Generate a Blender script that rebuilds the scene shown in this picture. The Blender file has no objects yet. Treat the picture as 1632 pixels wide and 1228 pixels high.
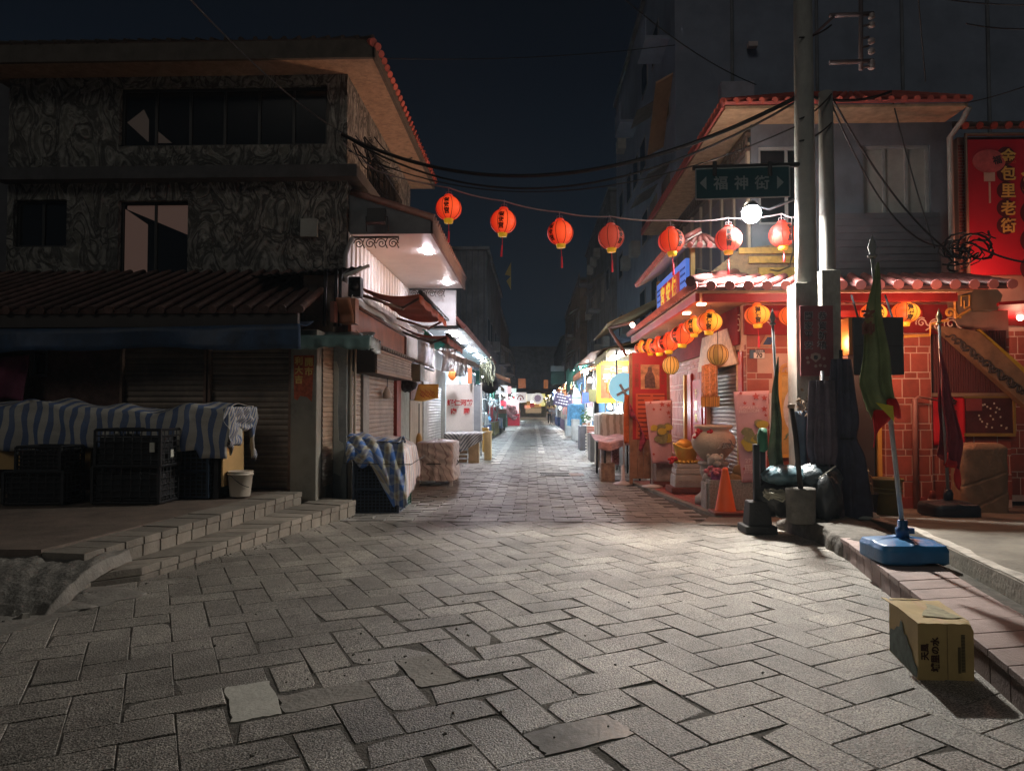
import bpy, math, random
from math import sin, cos, pi, radians as R
from mathutils import Vector, Matrix, Euler
random.seed(11)
sc = bpy.context.scene
COL = sc.collection
V = Vector

# ------------------------------------------------------------------ camera
F = 1133.0
YAW, PITCH = math.atan(33 / F), math.atan(34 / F)
CAM = V((0, 0, 1.6))
cd = bpy.data.cameras.new('camera')
cam = bpy.data.objects.new('camera', cd)
COL.objects.link(cam)
cam.location = CAM
cam.rotation_euler = (pi / 2 + PITCH, 0, YAW)
cd.sensor_width = 36
cd.lens = 36 * F / 1632
cd.clip_end = 600
cd.clip_start = .05
sc.camera = cam
_RM = cam.rotation_euler.to_matrix()


def ray(px, py):
    return _RM @ V(((px - 816) / F, (614 - py) / F, -1))


def at(px, py, Y):
    """the point at distance Y along the street that the photo shows at (px, py)"""
    d = ray(px, py)
    return CAM + d * (Y / d.y)


def gr(px, py, z=0):
    """the point of the level z that the photo shows at (px, py)"""
    d = ray(px, py)
    return CAM + d * ((z - CAM.z) / d.z)


def xa(px, Y): return at(px, 640, Y).x
def za(px, py, Y): return at(px, py, Y).z


# ------------------------------------------------------------------ materials
MATS = {}


def mat(name, col, rough=.7, metal=0, var=.18, scale=3., bump=.0, bscale=30., emis=None, es=0., dirt=0., spec=.5, trans=0, alpha=1):
    if name in MATS:
        return MATS[name]
    m = bpy.data.materials.new(name)
    m.use_nodes = True
    nt = m.node_tree
    n, l = nt.nodes, nt.links
    b = n['Principled BSDF']
    b.inputs['Roughness'].default_value = rough
    b.inputs['Metallic'].default_value = metal
    b.inputs['Specular IOR Level'].default_value = spec
    tc = n.new('ShaderNodeTexCoord')
    nz = n.new('ShaderNodeTexNoise')
    nz.inputs['Scale'].default_value = scale
    nz.inputs['Detail'].default_value = 6
    nz.inputs['Roughness'].default_value = .65
    l.new(tc.outputs['Object'], nz.inputs['Vector'])
    rmp = n.new('ShaderNodeMapRange')
    rmp.inputs[1].default_value = .3
    rmp.inputs[2].default_value = .7
    l.new(nz.outputs['Fac'], rmp.inputs[0])
    mx = n.new('ShaderNodeMix')
    mx.data_type = 'RGBA'
    c = V(col[:3])
    mx.inputs['A'].default_value = (*(c * (1 - var)), 1)
    mx.inputs['B'].default_value = (*[min(1, x) for x in (c * (1 + var))], 1)
    l.new(rmp.outputs[0], mx.inputs['Factor'])
    out = mx.outputs['Result']
    if dirt > 0:
        nz2 = n.new('ShaderNodeTexNoise')
        nz2.inputs['Scale'].default_value = scale * .6
        nz2.inputs['Detail'].default_value = 9
        nz2.inputs['Roughness'].default_value = .75
        mp = n.new('ShaderNodeMapping')
        mp.inputs['Location'].default_value = (7, 3, 1)
        mp.inputs['Scale'].default_value = (1, 1, .45)
        l.new(tc.outputs['Object'], mp.inputs['Vector'])
        l.new(mp.outputs[0], nz2.inputs['Vector'])
        r2 = n.new('ShaderNodeMapRange')
        r2.inputs[1].default_value = .48
        r2.inputs[2].default_value = .68
        r2.inputs[4].default_value = dirt
        l.new(nz2.outputs['Fac'], r2.inputs[0])
        m2 = n.new('ShaderNodeMix')
        m2.data_type = 'RGBA'
        l.new(r2.outputs[0], m2.inputs['Factor'])
        l.new(out, m2.inputs['A'])
        m2.inputs['B'].default_value = (.035, .03, .024, 1)
        out = m2.outputs['Result']
    l.new(out, b.inputs['Base Color'])
    if bump > 0:
        nb = n.new('ShaderNodeTexNoise')
        nb.inputs['Scale'].default_value = bscale
        nb.inputs['Detail'].default_value = 5
        l.new(tc.outputs['Object'], nb.inputs['Vector'])
        bp = n.new('ShaderNodeBump')
        bp.inputs['Strength'].default_value = bump
        bp.inputs['Distance'].default_value = .02
        l.new(nb.outputs['Fac'], bp.inputs['Height'])
        l.new(bp.outputs['Normal'], b.inputs['Normal'])
    if emis is not None:
        b.inputs['Emission Color'].default_value = (*emis, 1)
        b.inputs['Emission Strength'].default_value = es
    if trans:
        b.inputs['Transmission Weight'].default_value = trans
    if alpha < 1:
        b.inputs['Alpha'].default_value = alpha
    MATS[name] = m
    m['_out'] = 0
    return m


def tint(m, amt=.35):
    """multiply the colour by the mesh's per-face 'tint' value"""
    if m.get('_tinted'):
        return m
    m['_tinted'] = 1
    nt = m.node_tree
    b = nt.nodes['Principled BSDF']
    src = b.inputs['Base Color'].links[0].from_socket
    a = nt.nodes.new('ShaderNodeAttribute')
    a.attribute_name = 'tint'
    mr = nt.nodes.new('ShaderNodeMapRange')
    mr.inputs[3].default_value = 1 - amt
    mr.inputs[4].default_value = 1 + amt
    nt.links.new(a.outputs['Fac'], mr.inputs[0])
    mul = nt.nodes.new('ShaderNodeMix')
    mul.data_type = 'RGBA'
    mul.blend_type = 'MULTIPLY'
    mul.inputs['Factor'].default_value = 1
    nt.links.new(src, mul.inputs['A'])
    nt.links.new(mr.outputs[0], mul.inputs['B'])
    nt.links.new(mul.outputs['Result'], b.inputs['Base Color'])
    return m


def striped(name, cols, n=14, axis='U', rough=.55, cross=0, bump=.25, wob=.0, dirt=.0):
    """woven plastic tarp: stripes along one UV axis; cols = list of (width, colour)"""
    if name in MATS:
        return MATS[name]
    m = mat(name, (.5, .5, .5), rough=rough, bump=bump, bscale=22)
    nt = m.node_tree
    N, l = nt.nodes, nt.links
    b = N['Principled BSDF']
    uv = N.new('ShaderNodeUVMap')
    nz = N.new('ShaderNodeTexNoise')
    nz.inputs['Scale'].default_value = 3
    l.new(uv.outputs[0], nz.inputs['Vector'])

    def band(ax, k):
        sx = N.new('ShaderNodeSeparateXYZ')
        l.new(uv.outputs[0], sx.inputs[0])
        ad = N.new('ShaderNodeMath')
        ad.operation = 'MULTIPLY_ADD'
        ad.inputs[1].default_value = wob
        l.new(nz.outputs['Fac'], ad.inputs[0])
        l.new(sx.outputs['X' if ax == 'U' else 'Y'], ad.inputs[2])
        mu = N.new('ShaderNodeMath')
        mu.operation = 'MULTIPLY'
        mu.inputs[1].default_value = k
        l.new(ad.outputs[0], mu.inputs[0])
        fr = N.new('ShaderNodeMath')
        fr.operation = 'FRACT'
        l.new(mu.outputs[0], fr.inputs[0])
        cr = N.new('ShaderNodeValToRGB')
        cr.color_ramp.interpolation = 'CONSTANT'
        tot = sum(w for w, c in cols)
        x = 0
        e = cr.color_ramp.elements
        for i, (w, c) in enumerate(cols):
            if i < 2:
                e[i].position = x
                el = e[i]
            else:
                el = e.new(x)
            el.color = (*c, 1)
            x += w / tot
        l.new(fr.outputs[0], cr.inputs[0])
        return cr.outputs['Color']
    o = band(axis, n)
    if cross:
        o2 = band('V' if axis == 'U' else 'U', cross)
        mx = N.new('ShaderNodeMix')
        mx.data_type = 'RGBA'
        mx.inputs['Factor'].default_value = .38
        l.new(o, mx.inputs['A'])
        l.new(o2, mx.inputs['B'])
        o = mx.outputs['Result']
    if dirt:
        n2 = N.new('ShaderNodeTexNoise')
        n2.inputs['Scale'].default_value = 7
        n2.inputs['Detail'].default_value = 8
        l.new(uv.outputs[0], n2.inputs['Vector'])
        mr = N.new('ShaderNodeMapRange')
        mr.inputs[1].default_value = .4
        mr.inputs[2].default_value = .75
        mr.inputs[4].default_value = dirt
        l.new(n2.outputs['Fac'], mr.inputs[0])
        mx = N.new('ShaderNodeMix')
        mx.data_type = 'RGBA'
        mx.inputs['B'].default_value = (.09, .075, .06, 1)
        l.new(mr.outputs[0], mx.inputs['Factor'])
        l.new(o, mx.inputs['A'])
        o = mx.outputs['Result']
    l.new(o, b.inputs['Base Color'])
    return m


def emit(name, col, s, base=(.8, .8, .8)):
    return mat(name, base, rough=.4, emis=col, es=s, var=.02)


# ------------------------------------------------------------------ mesh builder
class MB:
    def __init__(self):
        self.v, self.f, self.s, self.t, self.uv = [], [], [], [], {}

    def add(self, vs, fs, smooth=False, t=None, uvs=None):
        b = len(self.v)
        self.v += [V(p) for p in vs]
        for k, f in enumerate(fs):
            self.f.append([b + i for i in f])
            self.s.append(smooth)
            self.t.append(.5 if t is None else (t[k] if isinstance(t, (list, tuple)) else t))
        if uvs:
            for i, q in enumerate(uvs):
                self.uv[b + i] = q
        return self

    def bx(self, x0, x1, y0, y1, z0, z1, t=None):
        vs = [(x0, y0, z0), (x1, y0, z0), (x1, y1, z0), (x0, y1, z0), (x0, y0, z1), (x1, y0, z1), (x1, y1, z1), (x0, y1, z1)]
        return self.add(vs, [(3, 2, 1, 0), (4, 5, 6, 7), (0, 1, 5, 4), (1, 2, 6, 5), (2, 3, 7, 6), (3, 0, 4, 7)], t=t)

    def ob(self, c, size, rz=0, rx=0, ry=0, taper=1, t=None):
        m = Euler((rx, ry, rz)).to_matrix()
        a, b, h = size[0] / 2, size[1] / 2, size[2] / 2
        vs = []
        for z in (-h, h):
            k = 1 if z < 0 else taper
            for x, y in ((-a, -b), (a, -b), (a, b), (-a, b)):
                vs.append(V(c) + m @ V((x * k, y * k, z)))
        return self.add(vs, [(3, 2, 1, 0), (4, 5, 6, 7), (0, 1, 5, 4), (1, 2, 6, 5), (2, 3, 7, 6), (3, 0, 4, 7)], t=t)

    def prism(self, pts, vec, t=None):
        n = len(pts)
        vec = V(vec)
        vs = [V(p) for p in pts] + [V(p) + vec for p in pts]
        fs = [tuple(range(n))[::-1], tuple(range(n, 2 * n))] + [(i, (i + 1) % n, n + (i + 1) % n, n + i) for i in range(n)]
        nrm = sum(((V(pts[i]) - V(pts[0])).cross(V(pts[(i + 1) % n]) - V(pts[0])) for i in range(1, n)), V())
        if nrm.dot(vec) < 0:
            fs = [f[::-1] for f in fs]
        return self.add(vs, fs, t=t)

    def tube(self, pts, r, n=8, caps=True, t=None):
        pts = [V(p) for p in pts]
        k = len(pts)
        rs = r if isinstance(r, (list, tuple)) else [r] * k
        vs, up = [], None
        for i, p in enumerate(pts):
            d = (pts[min(i + 1, k - 1)] - pts[max(i - 1, 0)])
            d = d.normalized() if d.length > 1e-9 else V((0, 0, 1))
            if up is None:
                a = V((0, 0, 1)) if abs(d.z) < .9 else V((1, 0, 0))
                up = d.cross(a).normalized()
            else:
                up = (up - d * up.dot(d)).normalized()
            w = d.cross(up)
            for j in range(n):
                a = 2 * pi * j / n
                vs.append(p + (up * cos(a) + w * sin(a)) * rs[i])
        fs = [(i * n + j, i * n + (j + 1) % n, (i + 1) * n + (j + 1) % n, (i + 1) * n + j) for i in range(k - 1) for j in range(n)]
        self.add(vs, fs, smooth=n > 5, t=t)
        if caps:
            b = len(self.v) - k * n
            self.f += [[b + j for j in range(n)][::-1], [b + (k - 1) * n + j for j in range(n)]]
            self.s += [False, False]
            self.t += [.5 if t is None else t] * 2
        return self

    def lathe(self, c, prof, n=16, m=None, wob=None, smooth=True, sx=1, sy=1, t=None):
        vs = []
        m = m or Matrix.Identity(3)
        for r, z in prof:
            for j in range(n):
                a = 2 * pi * j / n
                rr = r * (wob(a, z) if wob else 1)
                vs.append(V(c) + m @ V((rr * cos(a) * sx, rr * sin(a) * sy, z)))
        k = len(prof)
        fs = [(i * n + j, i * n + (j + 1) % n, (i + 1) * n + (j + 1) % n, (i + 1) * n + j) for i in range(k - 1) for j in range(n)]
        self.add(vs, fs, smooth=smooth, t=t)
        b = len(self.v) - k * n
        self.f += [[b + j for j in range(n)][::-1], [b + (k - 1) * n + j for j in range(n)]]
        self.s += [False, False]
        self.t += [.5 if t is None else t] * 2
        return self

    def ball(self, c, rx, ry=None, rz=None, n=12, k=8, fn=None, t=None):
        ry = rx if ry is None else ry
        rz = rx if rz is None else rz
        vs = []
        for i in range(k + 1):
            th = pi * i / k
            for j in range(n):
                a = 2 * pi * j / n
                q = 1 if fn is None else fn(a, th)
                vs.append(V(c) + V((rx * sin(th) * cos(a) * q, ry * sin(th) * sin(a) * q, -rz * cos(th) * q)))
        fs = [(i * n + j, i * n + (j + 1) % n, (i + 1) * n + (j + 1) % n, (i + 1) * n + j) for i in range(k) for j in range(n)]
        return self.add(vs, fs, smooth=True, t=t)

    def grid(self, fn, nu, nv, smooth=True, thick=0, t=None):
        vs, uv = [], []
        for i in range(nu + 1):
            for j in range(nv + 1):
                vs.append(V(fn(i / nu, j / nv)))
                uv.append((i / nu, j / nv))
        q = nv + 1
        fs = [(i * q + j, (i + 1) * q + j, (i + 1) * q + j + 1, i * q + j + 1) for i in range(nu) for j in range(nv)]
        return self.add(vs, fs, smooth=smooth, uvs=uv, t=t)

    def quad(self, a, b, c, d, t=None):
        return self.add([a, b, c, d], [(0, 1, 2, 3)], t=t, uvs=[(0, 0), (1, 0), (1, 1), (0, 1)])


ORG = {}


def org_of(o):
    return ORG[o.name]


def setp(o, label=None, cat=None, group=None, kind=None):
    if label: o['label'] = label
    if cat: o['category'] = cat
    if group: o['group'] = group
    if kind: o['kind'] = kind
    return o


def thing(name, label, cat, loc, group=None):
    o = bpy.data.objects.new(name, None)
    o.empty_display_size = .1
    COL.objects.link(o)
    o.location = loc
    ORG[o.name] = V(loc)
    return setp(o, label, cat, group)


def build(name, mb, m, parent=None, label=None, cat=None, group=None, kind=None, bevel=0, solid=0, sub=0, loc=None):
    if parent is not None:
        og = ORG[parent.name]
    elif loc is not None:
        og = V(loc)
    else:
        xs = [p.x for p in mb.v]; ys = [p.y for p in mb.v]; zs = [p.z for p in mb.v]
        og = V(((min(xs) + max(xs)) / 2, (min(ys) + max(ys)) / 2, min(zs)))
    me = bpy.data.meshes.new(name)
    me.from_pydata([tuple(p - og) for p in mb.v], [], mb.f)
    me.polygons.foreach_set('use_smooth', mb.s)
    a = me.attributes.new('tint', 'FLOAT', 'FACE')
    a.data.foreach_set('value', mb.t)
    if mb.uv:
        lay = me.uv_layers.new(name='UVMap')
        for lp in me.loops:
            q = mb.uv.get(lp.vertex_index)
            if q: lay.data[lp.index].uv = q
    me.materials.append(m)
    o = bpy.data.objects.new(name, me)
    COL.objects.link(o)
    if parent is not None:
        o.parent = parent
    else:
        o.location = og
    ORG[o.name] = og
    if solid:
        md = o.modifiers.new('solid', 'SOLIDIFY'); md.thickness = solid; md.offset = 0
    if bevel:
        md = o.modifiers.new('bevel', 'BEVEL'); md.width = bevel; md.segments = 2; md.limit_method = 'ANGLE'
    if sub:
        md = o.modifiers.new('sub', 'SUBSURF'); md.levels = md.render_levels = sub
    return setp(o, label, cat, group, kind)


def kids(o): return [c for c in COL.objects if c.parent == o]


def dup(root, loc, label=None, rz=None, scale=None):
    r = root.copy(); COL.objects.link(r)
    r.location = loc
    if rz is not None: r.rotation_euler = (0, 0, rz)
    if scale is not None: r.scale = (scale,) * 3 if isinstance(scale, (int, float)) else scale
    if label: r['label'] = label
    for ch in kids(root):
        c = ch.copy(); COL.objects.link(c); c.parent = r
        for g in kids(ch):
            d = g.copy(); COL.objects.link(d); d.parent = c
    return r


def text_mesh(s, size, extrude=.002, line=1.0, space=1.0, bold=0):
    cu = bpy.data.curves.new('lettering', 'FONT')
    cu.body = s; cu.size = size; cu.extrude = extrude; cu.align_x = 'CENTER'
    cu.space_line = line; cu.space_character = space; cu.offset = bold; cu.resolution_u = 2
    o = bpy.data.objects.new('tmp', cu); COL.objects.link(o)
    dg = bpy.context.evaluated_depsgraph_get()
    me = bpy.data.meshes.new_from_object(o.evaluated_get(dg))
    vs = [v.co.copy() for v in me.vertices]
    fs = [list(p.vertices) for p in me.polygons]
    bpy.data.objects.remove(o); bpy.data.curves.remove(cu); bpy.data.meshes.remove(me)
    xs = [v.x for v in vs]; ys = [v.y for v in vs]
    cx, cy = (min(xs) + max(xs)) / 2, (min(ys) + max(ys)) / 2
    return [V((v.x - cx, v.y - cy, v.z)) for v in vs], fs


def text(s, size, o, right, up, m, parent, name='lettering', line=1., space=1., bold=0, warp=None, extrude=.002, sx=1):
    vs, fs = text_mesh(s, size, extrude, line, space, bold)
    right, up = V(right).normalized(), V(up).normalized()
    nr = right.cross(up)
    mb = MB()
    if warp:
        mb.add([warp(v) for v in vs], fs)
    else:
        mb.add([V(o) + right * v.x * sx + up * v.y + nr * v.z for v in vs], fs)
    return build(name, mb, m, parent)


# ------------------------------------------------------------------ shared shapes
def shutter(mb, o, right, up, w, h, pitch=.085, depth=.014, lean=0):
    """rolling shutter: horizontal curved slats"""
    o, right, up = V(o), V(right).normalized(), V(up).normalized()
    nr = right.cross(up)
    n = max(2, int(h / pitch))
    pr = []
    for i in range(n):
        for a, d in ((0, 0), (.12, .9), (.35, 1.), (.62, .75), (.86, .15)):
            pr.append((h * (i + a) / n, d * depth))
    pr.append((h, 0))
    vs = []
    for z, d in pr:
        vs += [o + up * z + nr * d, o + right * w + up * z + nr * d]
    fs = [(2 * i, 2 * i + 1, 2 * i + 3, 2 * i + 2) for i in range(len(pr) - 1)]
    mb.add(vs, fs, t=[random.random() for i in range(len(fs))])


def brickwall(mb, o, right, up, w, h, holes=(), bw=.36, bh=.3, sh=.1, joint=.014, proud=.006):
    """big square blocks between thin bands of small bricks"""
    o, right, up = V(o), V(right).normalized(), V(up).normalized()
    nr = right.cross(up)

    def hit(a, b, c, d):
        return any(a < H[1] and b > H[0] and c < H[3] and d > H[2] for H in holes)

    def one(a, b, c, d):
        a, b = max(a, 0), min(b, w)
        c, d = max(c, 0), min(d, h)
        if b - a < .02 or d - c < .02 or hit(a, b, c, d):
            return
        k = joint / 2
        q = .004
        p = lambda x, y, z: o + right * x + up * y + nr * z
        z0, z1 = -.002, proud + random.uniform(-.001, .001)
        vs = [p(a + k, c + k, z0), p(b - k, c + k, z0), p(b - k, d - k, z0), p(a + k, d - k, z0),
              p(a + k + q, c + k + q, z1), p(b - k - q, c + k + q, z1), p(b - k - q, d - k - q, z1), p(a + k + q, d - k - q, z1)]
        mb.add(vs, [(4, 5, 6, 7), (0, 1, 5, 4), (1, 2, 6, 5), (2, 3, 7, 6), (3, 0, 4, 7)], t=random.random())
    y, row = 0, 0
    while y < h:
        if row % 2 == 0:
            x = -bw * (.5 if row % 4 else 0)
            while x < w:
                one(x, x + bw, y, y + bh); x += bw
            y += bh
        else:
            x = -bw * .3
            while x < w:
                one(x, x + bw * .72, y, y + sh); x += bw * .72
            y += sh
        row += 1


def tileroof(sheet, tubes, discs, e0, e1, r0, r1, pitch=.2, rad=.055, disc=True):
    """clay tile roof: sheet e0-e1 (eave) up to r0-r1 (ridge), half round tiles running down, round ends at the eave"""
    e0, e1, r0, r1 = map(V, (e0, e1, r0, r1))
    n = max(1, int((e1 - e0).length / pitch))
    nr = (e1 - e0).cross(r0 - e0).normalized()
    if nr.z < 0: nr = -nr
    sheet.prism([e0, e1, r1, r0], nr * -.05)
    for i in range(n + 1):
        a = e0.lerp(e1, i / n); b = r0.lerp(r1, i / n)
        dn = (a - b).normalized()
        L = (a - b).length
        k = max(2, int(L / .3))
        pts, rs = [], []
        for j in range(k):
            p0 = a.lerp(b, j / k); p1 = a.lerp(b, (j + .98) / k)
            pts += [p0 + nr * rad * .25, p1 + nr * rad * .25]
            rs += [rad, rad * .85]
        tubes.tube(pts, rs, n=8, t=random.random())
        if disc:
            d = a + nr * rad * .25 + dn * .01
            discs.tube([d, d + dn * .03], [rad * 1.1, rad * 1.02], n=12, t=random.random())


def crate(name, label, c, size, m, rz=0, group=None, n=(7, 5, 6), cat='crate', top=True):
    """open-work plastic crate: lattice sides made of bars"""
    t = thing(name, label, cat, c, group)
    sx, sy, sz = size
    mb = MB()
    ro = Matrix.Rotation(rz, 3, 'Z')

    def bar(p, q, w=.012):
        a, b = V(c) + ro @ V(p), V(c) + ro @ V(q)
        mb.tube([a, b], w, n=4)
    a, b = sx / 2, sy / 2
    for fx, cnt in (((1, 0), n[0]), ((0, 1), n[1])):
        for sgn in (-1, 1):
            for i in range(cnt + 1):
                u = -1 + 2 * i / cnt
                if fx[0]:
                    bar((a * u, b * sgn, 0), (a * u, b * sgn, sz), .008)
                else:
                    bar((a * sgn, b * u, 0), (a * sgn, b * u, sz), .008)
            for k in range(n[2] + 1):
                z = sz * k / n[2]
                w = .018 if k in (0, n[2]) else .008
                if fx[0]:
                    bar((-a, b * sgn, z), (a, b * sgn, z), w)
                else:
                    bar((a * sgn, -b, z), (a * sgn, b, z), w)
    for px in (-a, a):
        for py in (-b, b):
            mb.ob(V(c) + ro @ V((px, py, sz / 2)), (.035, .035, sz * .995), rz)
    build('lattice', mb, m, t)
    il = MB()
    il.ob(V(c) + V((0, 0, .04)), (sx * .97, sy * .97, .02), rz)
    il.ob(V(c) + V((0, 0, sz * .42)), (sx * .9, sy * .9, sz * .74), rz)
    build('lining', il, mat('crate_inside', (.012, .013, .016), .8), t)
    return t


def boxbag(mb, c, sx, sy, sz, amp=.04, nu=26, nv=12, seed=0, flare=0.0, sq=.45, top=1.0):
    """a cloth-covered box with wrinkles: rounded box skin (sides + top), uv = (around, up)"""
    rnd = random.Random(seed)
    ph = [rnd.uniform(0, 6) for i in range(8)]

    def fn(u, v):
        a = 2 * pi * u
        ca, sa = cos(a), sin(a)
        k = (abs(ca) ** (2 / sq) + abs(sa) ** (2 / sq)) ** (-sq / 2) if sq < 1.5 else 1
        side = min(1, v / .72)
        tp = max(0, (v - .72) / .28)
        w = 1 + amp * (sin(5 * a + ph[0] + 3 * side) + .6 * sin(11 * a + ph[1] - 4 * side) + .5 * sin(17 * a + ph[2])) * (1 - .6 * side) + flare * (1 - side) ** 2
        sh = (1 - tp) ** .9 if tp > 0 else 1
        z = sz * (side * .93 + (.07 * (1 - (1 - tp) ** 2) if tp > 0 else 0)) + amp * .35 * sin(6 * a + ph[3]) * tp
        return V(c) + V((sx / 2 * ca * k * w * sh, sy / 2 * sa * k * w * sh, z))
    mb.grid(fn, nu, nv)


def sag(a, b, s, n=14):
    a, b = V(a), V(b)
    return [a.lerp(b, i / n) - V((0, 0, s * 4 * (i / n) * (1 - i / n))) for i in range(n + 1)]
# ------------------------------------------------------------------ world and view
w = bpy.data.worlds.new('World')
sc.world = w
w.use_nodes = True
nt = w.node_tree
bg = nt.nodes['Background']
tc = nt.nodes.new('ShaderNodeTexCoord')
sep = nt.nodes.new('ShaderNodeSeparateXYZ')
nt.links.new(tc.outputs['Generated'], sep.inputs[0])
cr = nt.nodes.new('ShaderNodeValToRGB')
nt.links.new(sep.outputs['Z'], cr.inputs[0])
e = cr.color_ramp.elements
e[0].position = 0; e[0].color = (.012, .017, .023, 1)
e[1].position = .62; e[1].color = (.0022, .003, .0046, 1)
for p_, c_ in ((.10, (.0066, .0115, .018)), (.22, (.0052, .0092, .0148)), (.42, (.0032, .005, .0084))):
    x = e.new(p_); x.color = (*c_, 1)
nt.links.new(cr.outputs[0], bg.inputs['Color'])
bg.inputs['Strength'].default_value = 1.0
sl = bpy.data.lights.new('rear_fill', 'SUN')  # weak fill from behind the camera, added to lift the front faces
sl.energy = .17; sl.angle = R(20); sl.color = (1, .93, .82)
so = bpy.data.objects.new('rear_fill', sl); COL.objects.link(so)
so.rotation_euler = (R(55), 0, R(-18))
so.location = (0, -5, 20)
sc.view_settings.view_transform = 'Standard'
sc.view_settings.look = 'None'
sc.view_settings.exposure = 0
sc.view_settings.gamma = 1
sc.cycles.use_denoising = True
sc.cycles.max_bounces = 6
sc.cycles.sample_clamp_indirect = 4
sc.cycles.caustics_reflective = False
sc.cycles.caustics_refractive = False


def lamp(name, kind, loc, power, col, size=.2, aim=None, sy=None, spread=None, angle=None, blend=.5):
    d = bpy.data.lights.new(name, kind)
    d.energy = power; d.color = col
    if kind == 'AREA':
        d.size = size
        if sy: d.shape = 'RECTANGLE'; d.size_y = sy
        if spread: d.spread = R(spread)
    else:
        d.shadow_soft_size = size
    if angle: d.spot_size = R(angle); d.spot_blend = blend
    o = bpy.data.objects.new(name, d); COL.objects.link(o)
    o.location = loc
    if aim is not None:
        o.rotation_euler = V(aim).to_track_quat('-Z', 'Y').to_euler()
    return o


# ------------------------------------------------------------------ ground materials
def paver_mat(name, col, sp=.35, rough=.5, amt=.3):
    m = mat(name, col, rough=rough, var=.14, scale=1.2, bump=.6, bscale=100, spec=.4)
    nt = m.node_tree; N, l = nt.nodes, nt.links
    b = N['Principled BSDF']
    src = b.inputs['Base Color'].links[0].from_socket
    tcn = N.new('ShaderNodeTexCoord')
    vo = N.new('ShaderNodeTexNoise'); vo.inputs['Scale'].default_value = 110; vo.inputs['Detail'].default_value = 2
    l.new(tcn.outputs['Object'], vo.inputs['Vector'])
    mr = N.new('ShaderNodeMapRange'); mr.inputs[1].default_value = .38; mr.inputs[2].default_value = .66
    mr.inputs[3].default_value = 1 - sp; mr.inputs[4].default_value = 1 + sp * 2.3
    l.new(vo.outputs['Fac'], mr.inputs[0])
    mul = N.new('ShaderNodeMix'); mul.data_type = 'RGBA'; mul.blend_type = 'MULTIPLY'; mul.inputs['Factor'].default_value = 1
    l.new(src, mul.inputs['A']); l.new(mr.outputs[0], mul.inputs['B'])
    # large worn areas
    n3 = N.new('ShaderNodeTexNoise'); n3.inputs['Scale'].default_value = .8; n3.inputs['Detail'].default_value = 9; n3.inputs['Roughness'].default_value = .7
    l.new(tcn.outputs['Object'], n3.inputs['Vector'])
    m3 = N.new('ShaderNodeMapRange'); m3.inputs[1].default_value = .35; m3.inputs[2].default_value = .65
    m3.inputs[3].default_value = .5; m3.inputs[4].default_value = 1.22
    l.new(n3.outputs['Fac'], m3.inputs[0])
    mu2 = N.new('ShaderNodeMix'); mu2.data_type = 'RGBA'; mu2.blend_type = 'MULTIPLY'; mu2.inputs['Factor'].default_value = 1
    l.new(mul.outputs['Result'], mu2.inputs['A']); l.new(m3.outputs[0], mu2.inputs['B'])
    l.new(mu2.outputs['Result'], b.inputs['Base Color'])
    rr = N.new('ShaderNodeMapRange'); rr.inputs[3].default_value = rough + .16; rr.inputs[4].default_value = rough - .1
    l.new(n3.outputs['Fac'], rr.inputs[0]); l.new(rr.outputs[0], b.inputs['Roughness'])
    return tint(m, amt)


M_PAVE = paver_mat('paver_grey', (.205, .19, .166), .62, .43, .3)
M_COURSE = paver_mat('paver_course', (.25, .24, .222), .25, .36, .32)
M_RED = paver_mat('paver_red', (.38, .10, .08), .2, .5, .2)
M_DIRT = mat('joint_dirt', (.08, .072, .06), .95, var=.5, scale=9, bump=.6, bscale=60)
M_CONC = mat('concrete', (.22, .205, .18), .85, var=.3, scale=2.5, bump=.5, bscale=35, dirt=.5)
M_CONCD = mat('concrete_dark', (.12, .11, .095), .88, var=.4, scale=4, bump=.7, bscale=28, dirt=.7)
M_STEP = tint(mat('step_block', (.23, .205, .17), .8, var=.2, scale=4, bump=.4, bscale=50, dirt=.35), .22)
M_KERB = tint(mat('kerb_tile', (.31, .235, .215), .7, var=.15, scale=4, bump=.3, bscale=60, dirt=.4), .2)
M_SLAB = mat('slab_concrete', (.17, .155, .125), .85, var=.35, scale=1.6, bump=.5, bscale=22, dirt=.55)

# ------------------------------------------------------------------ ground
g = MB()
g.add([(-160, -60, -.06), (160, -60, -.06), (160, 230, -.06), (-160, 230, -.06)], [(0, 1, 2, 3)])
build('ground', g, mat('asphalt', (.04, .04, .042), .9, bump=.3), kind='structure')


def paver(mb, ps, z=0, hz=.003, ch=.0045, tone=None, tilt=.0011, drop=.03):
    """one paver from its four corners (counter-clockwise), chamfered top"""
    c = sum((V((*p, 0)) for p in ps), V()) / len(ps)
    tx, ty = random.gauss(0, tilt), random.gauss(0, tilt)
    dz = random.gauss(0, hz * .4)
    top, low, bot = [], [], []
    for p in ps:
        q = V((*p, 0)); d = (c - q); d = d / max(d.length, 1e-6)
        zz = z + dz + (q.x - c.x) * tx * 6 + (q.y - c.y) * ty * 6
        top.append(q + d * ch * 1.4 + V((0, 0, zz)))
        low.append(q + V((0, 0, zz - ch)))
        bot.append(q + V((0, 0, z - drop)))
    n = len(ps)
    fs = [tuple(range(n))]
    fs += [(n + i, n + (i + 1) % n, (i + 1) % n, i) for i in range(n)]
    fs += [(2 * n + i, 2 * n + (i + 1) % n, n + (i + 1) % n, n + i) for i in range(n)]
    mb.add(top + low + bot, fs, t=random.uniform(.2, .8) if tone is None else tone)


road = MB()
U = .252
ang = math.atan2(.47, .88)
ex, ey = V((cos(ang), sin(ang))), V((-sin(ang), cos(ang)))
og2 = V((.37, 4.337))
rnd = random.Random(5)
LEFT_E = [(-12, 6.3), (-3.98, 6.25), (-2.7, 10.66)]


def left_limit(y):
    return -3.8 + (y - 6.25) * .246 if y > 6.25 else -14


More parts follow.
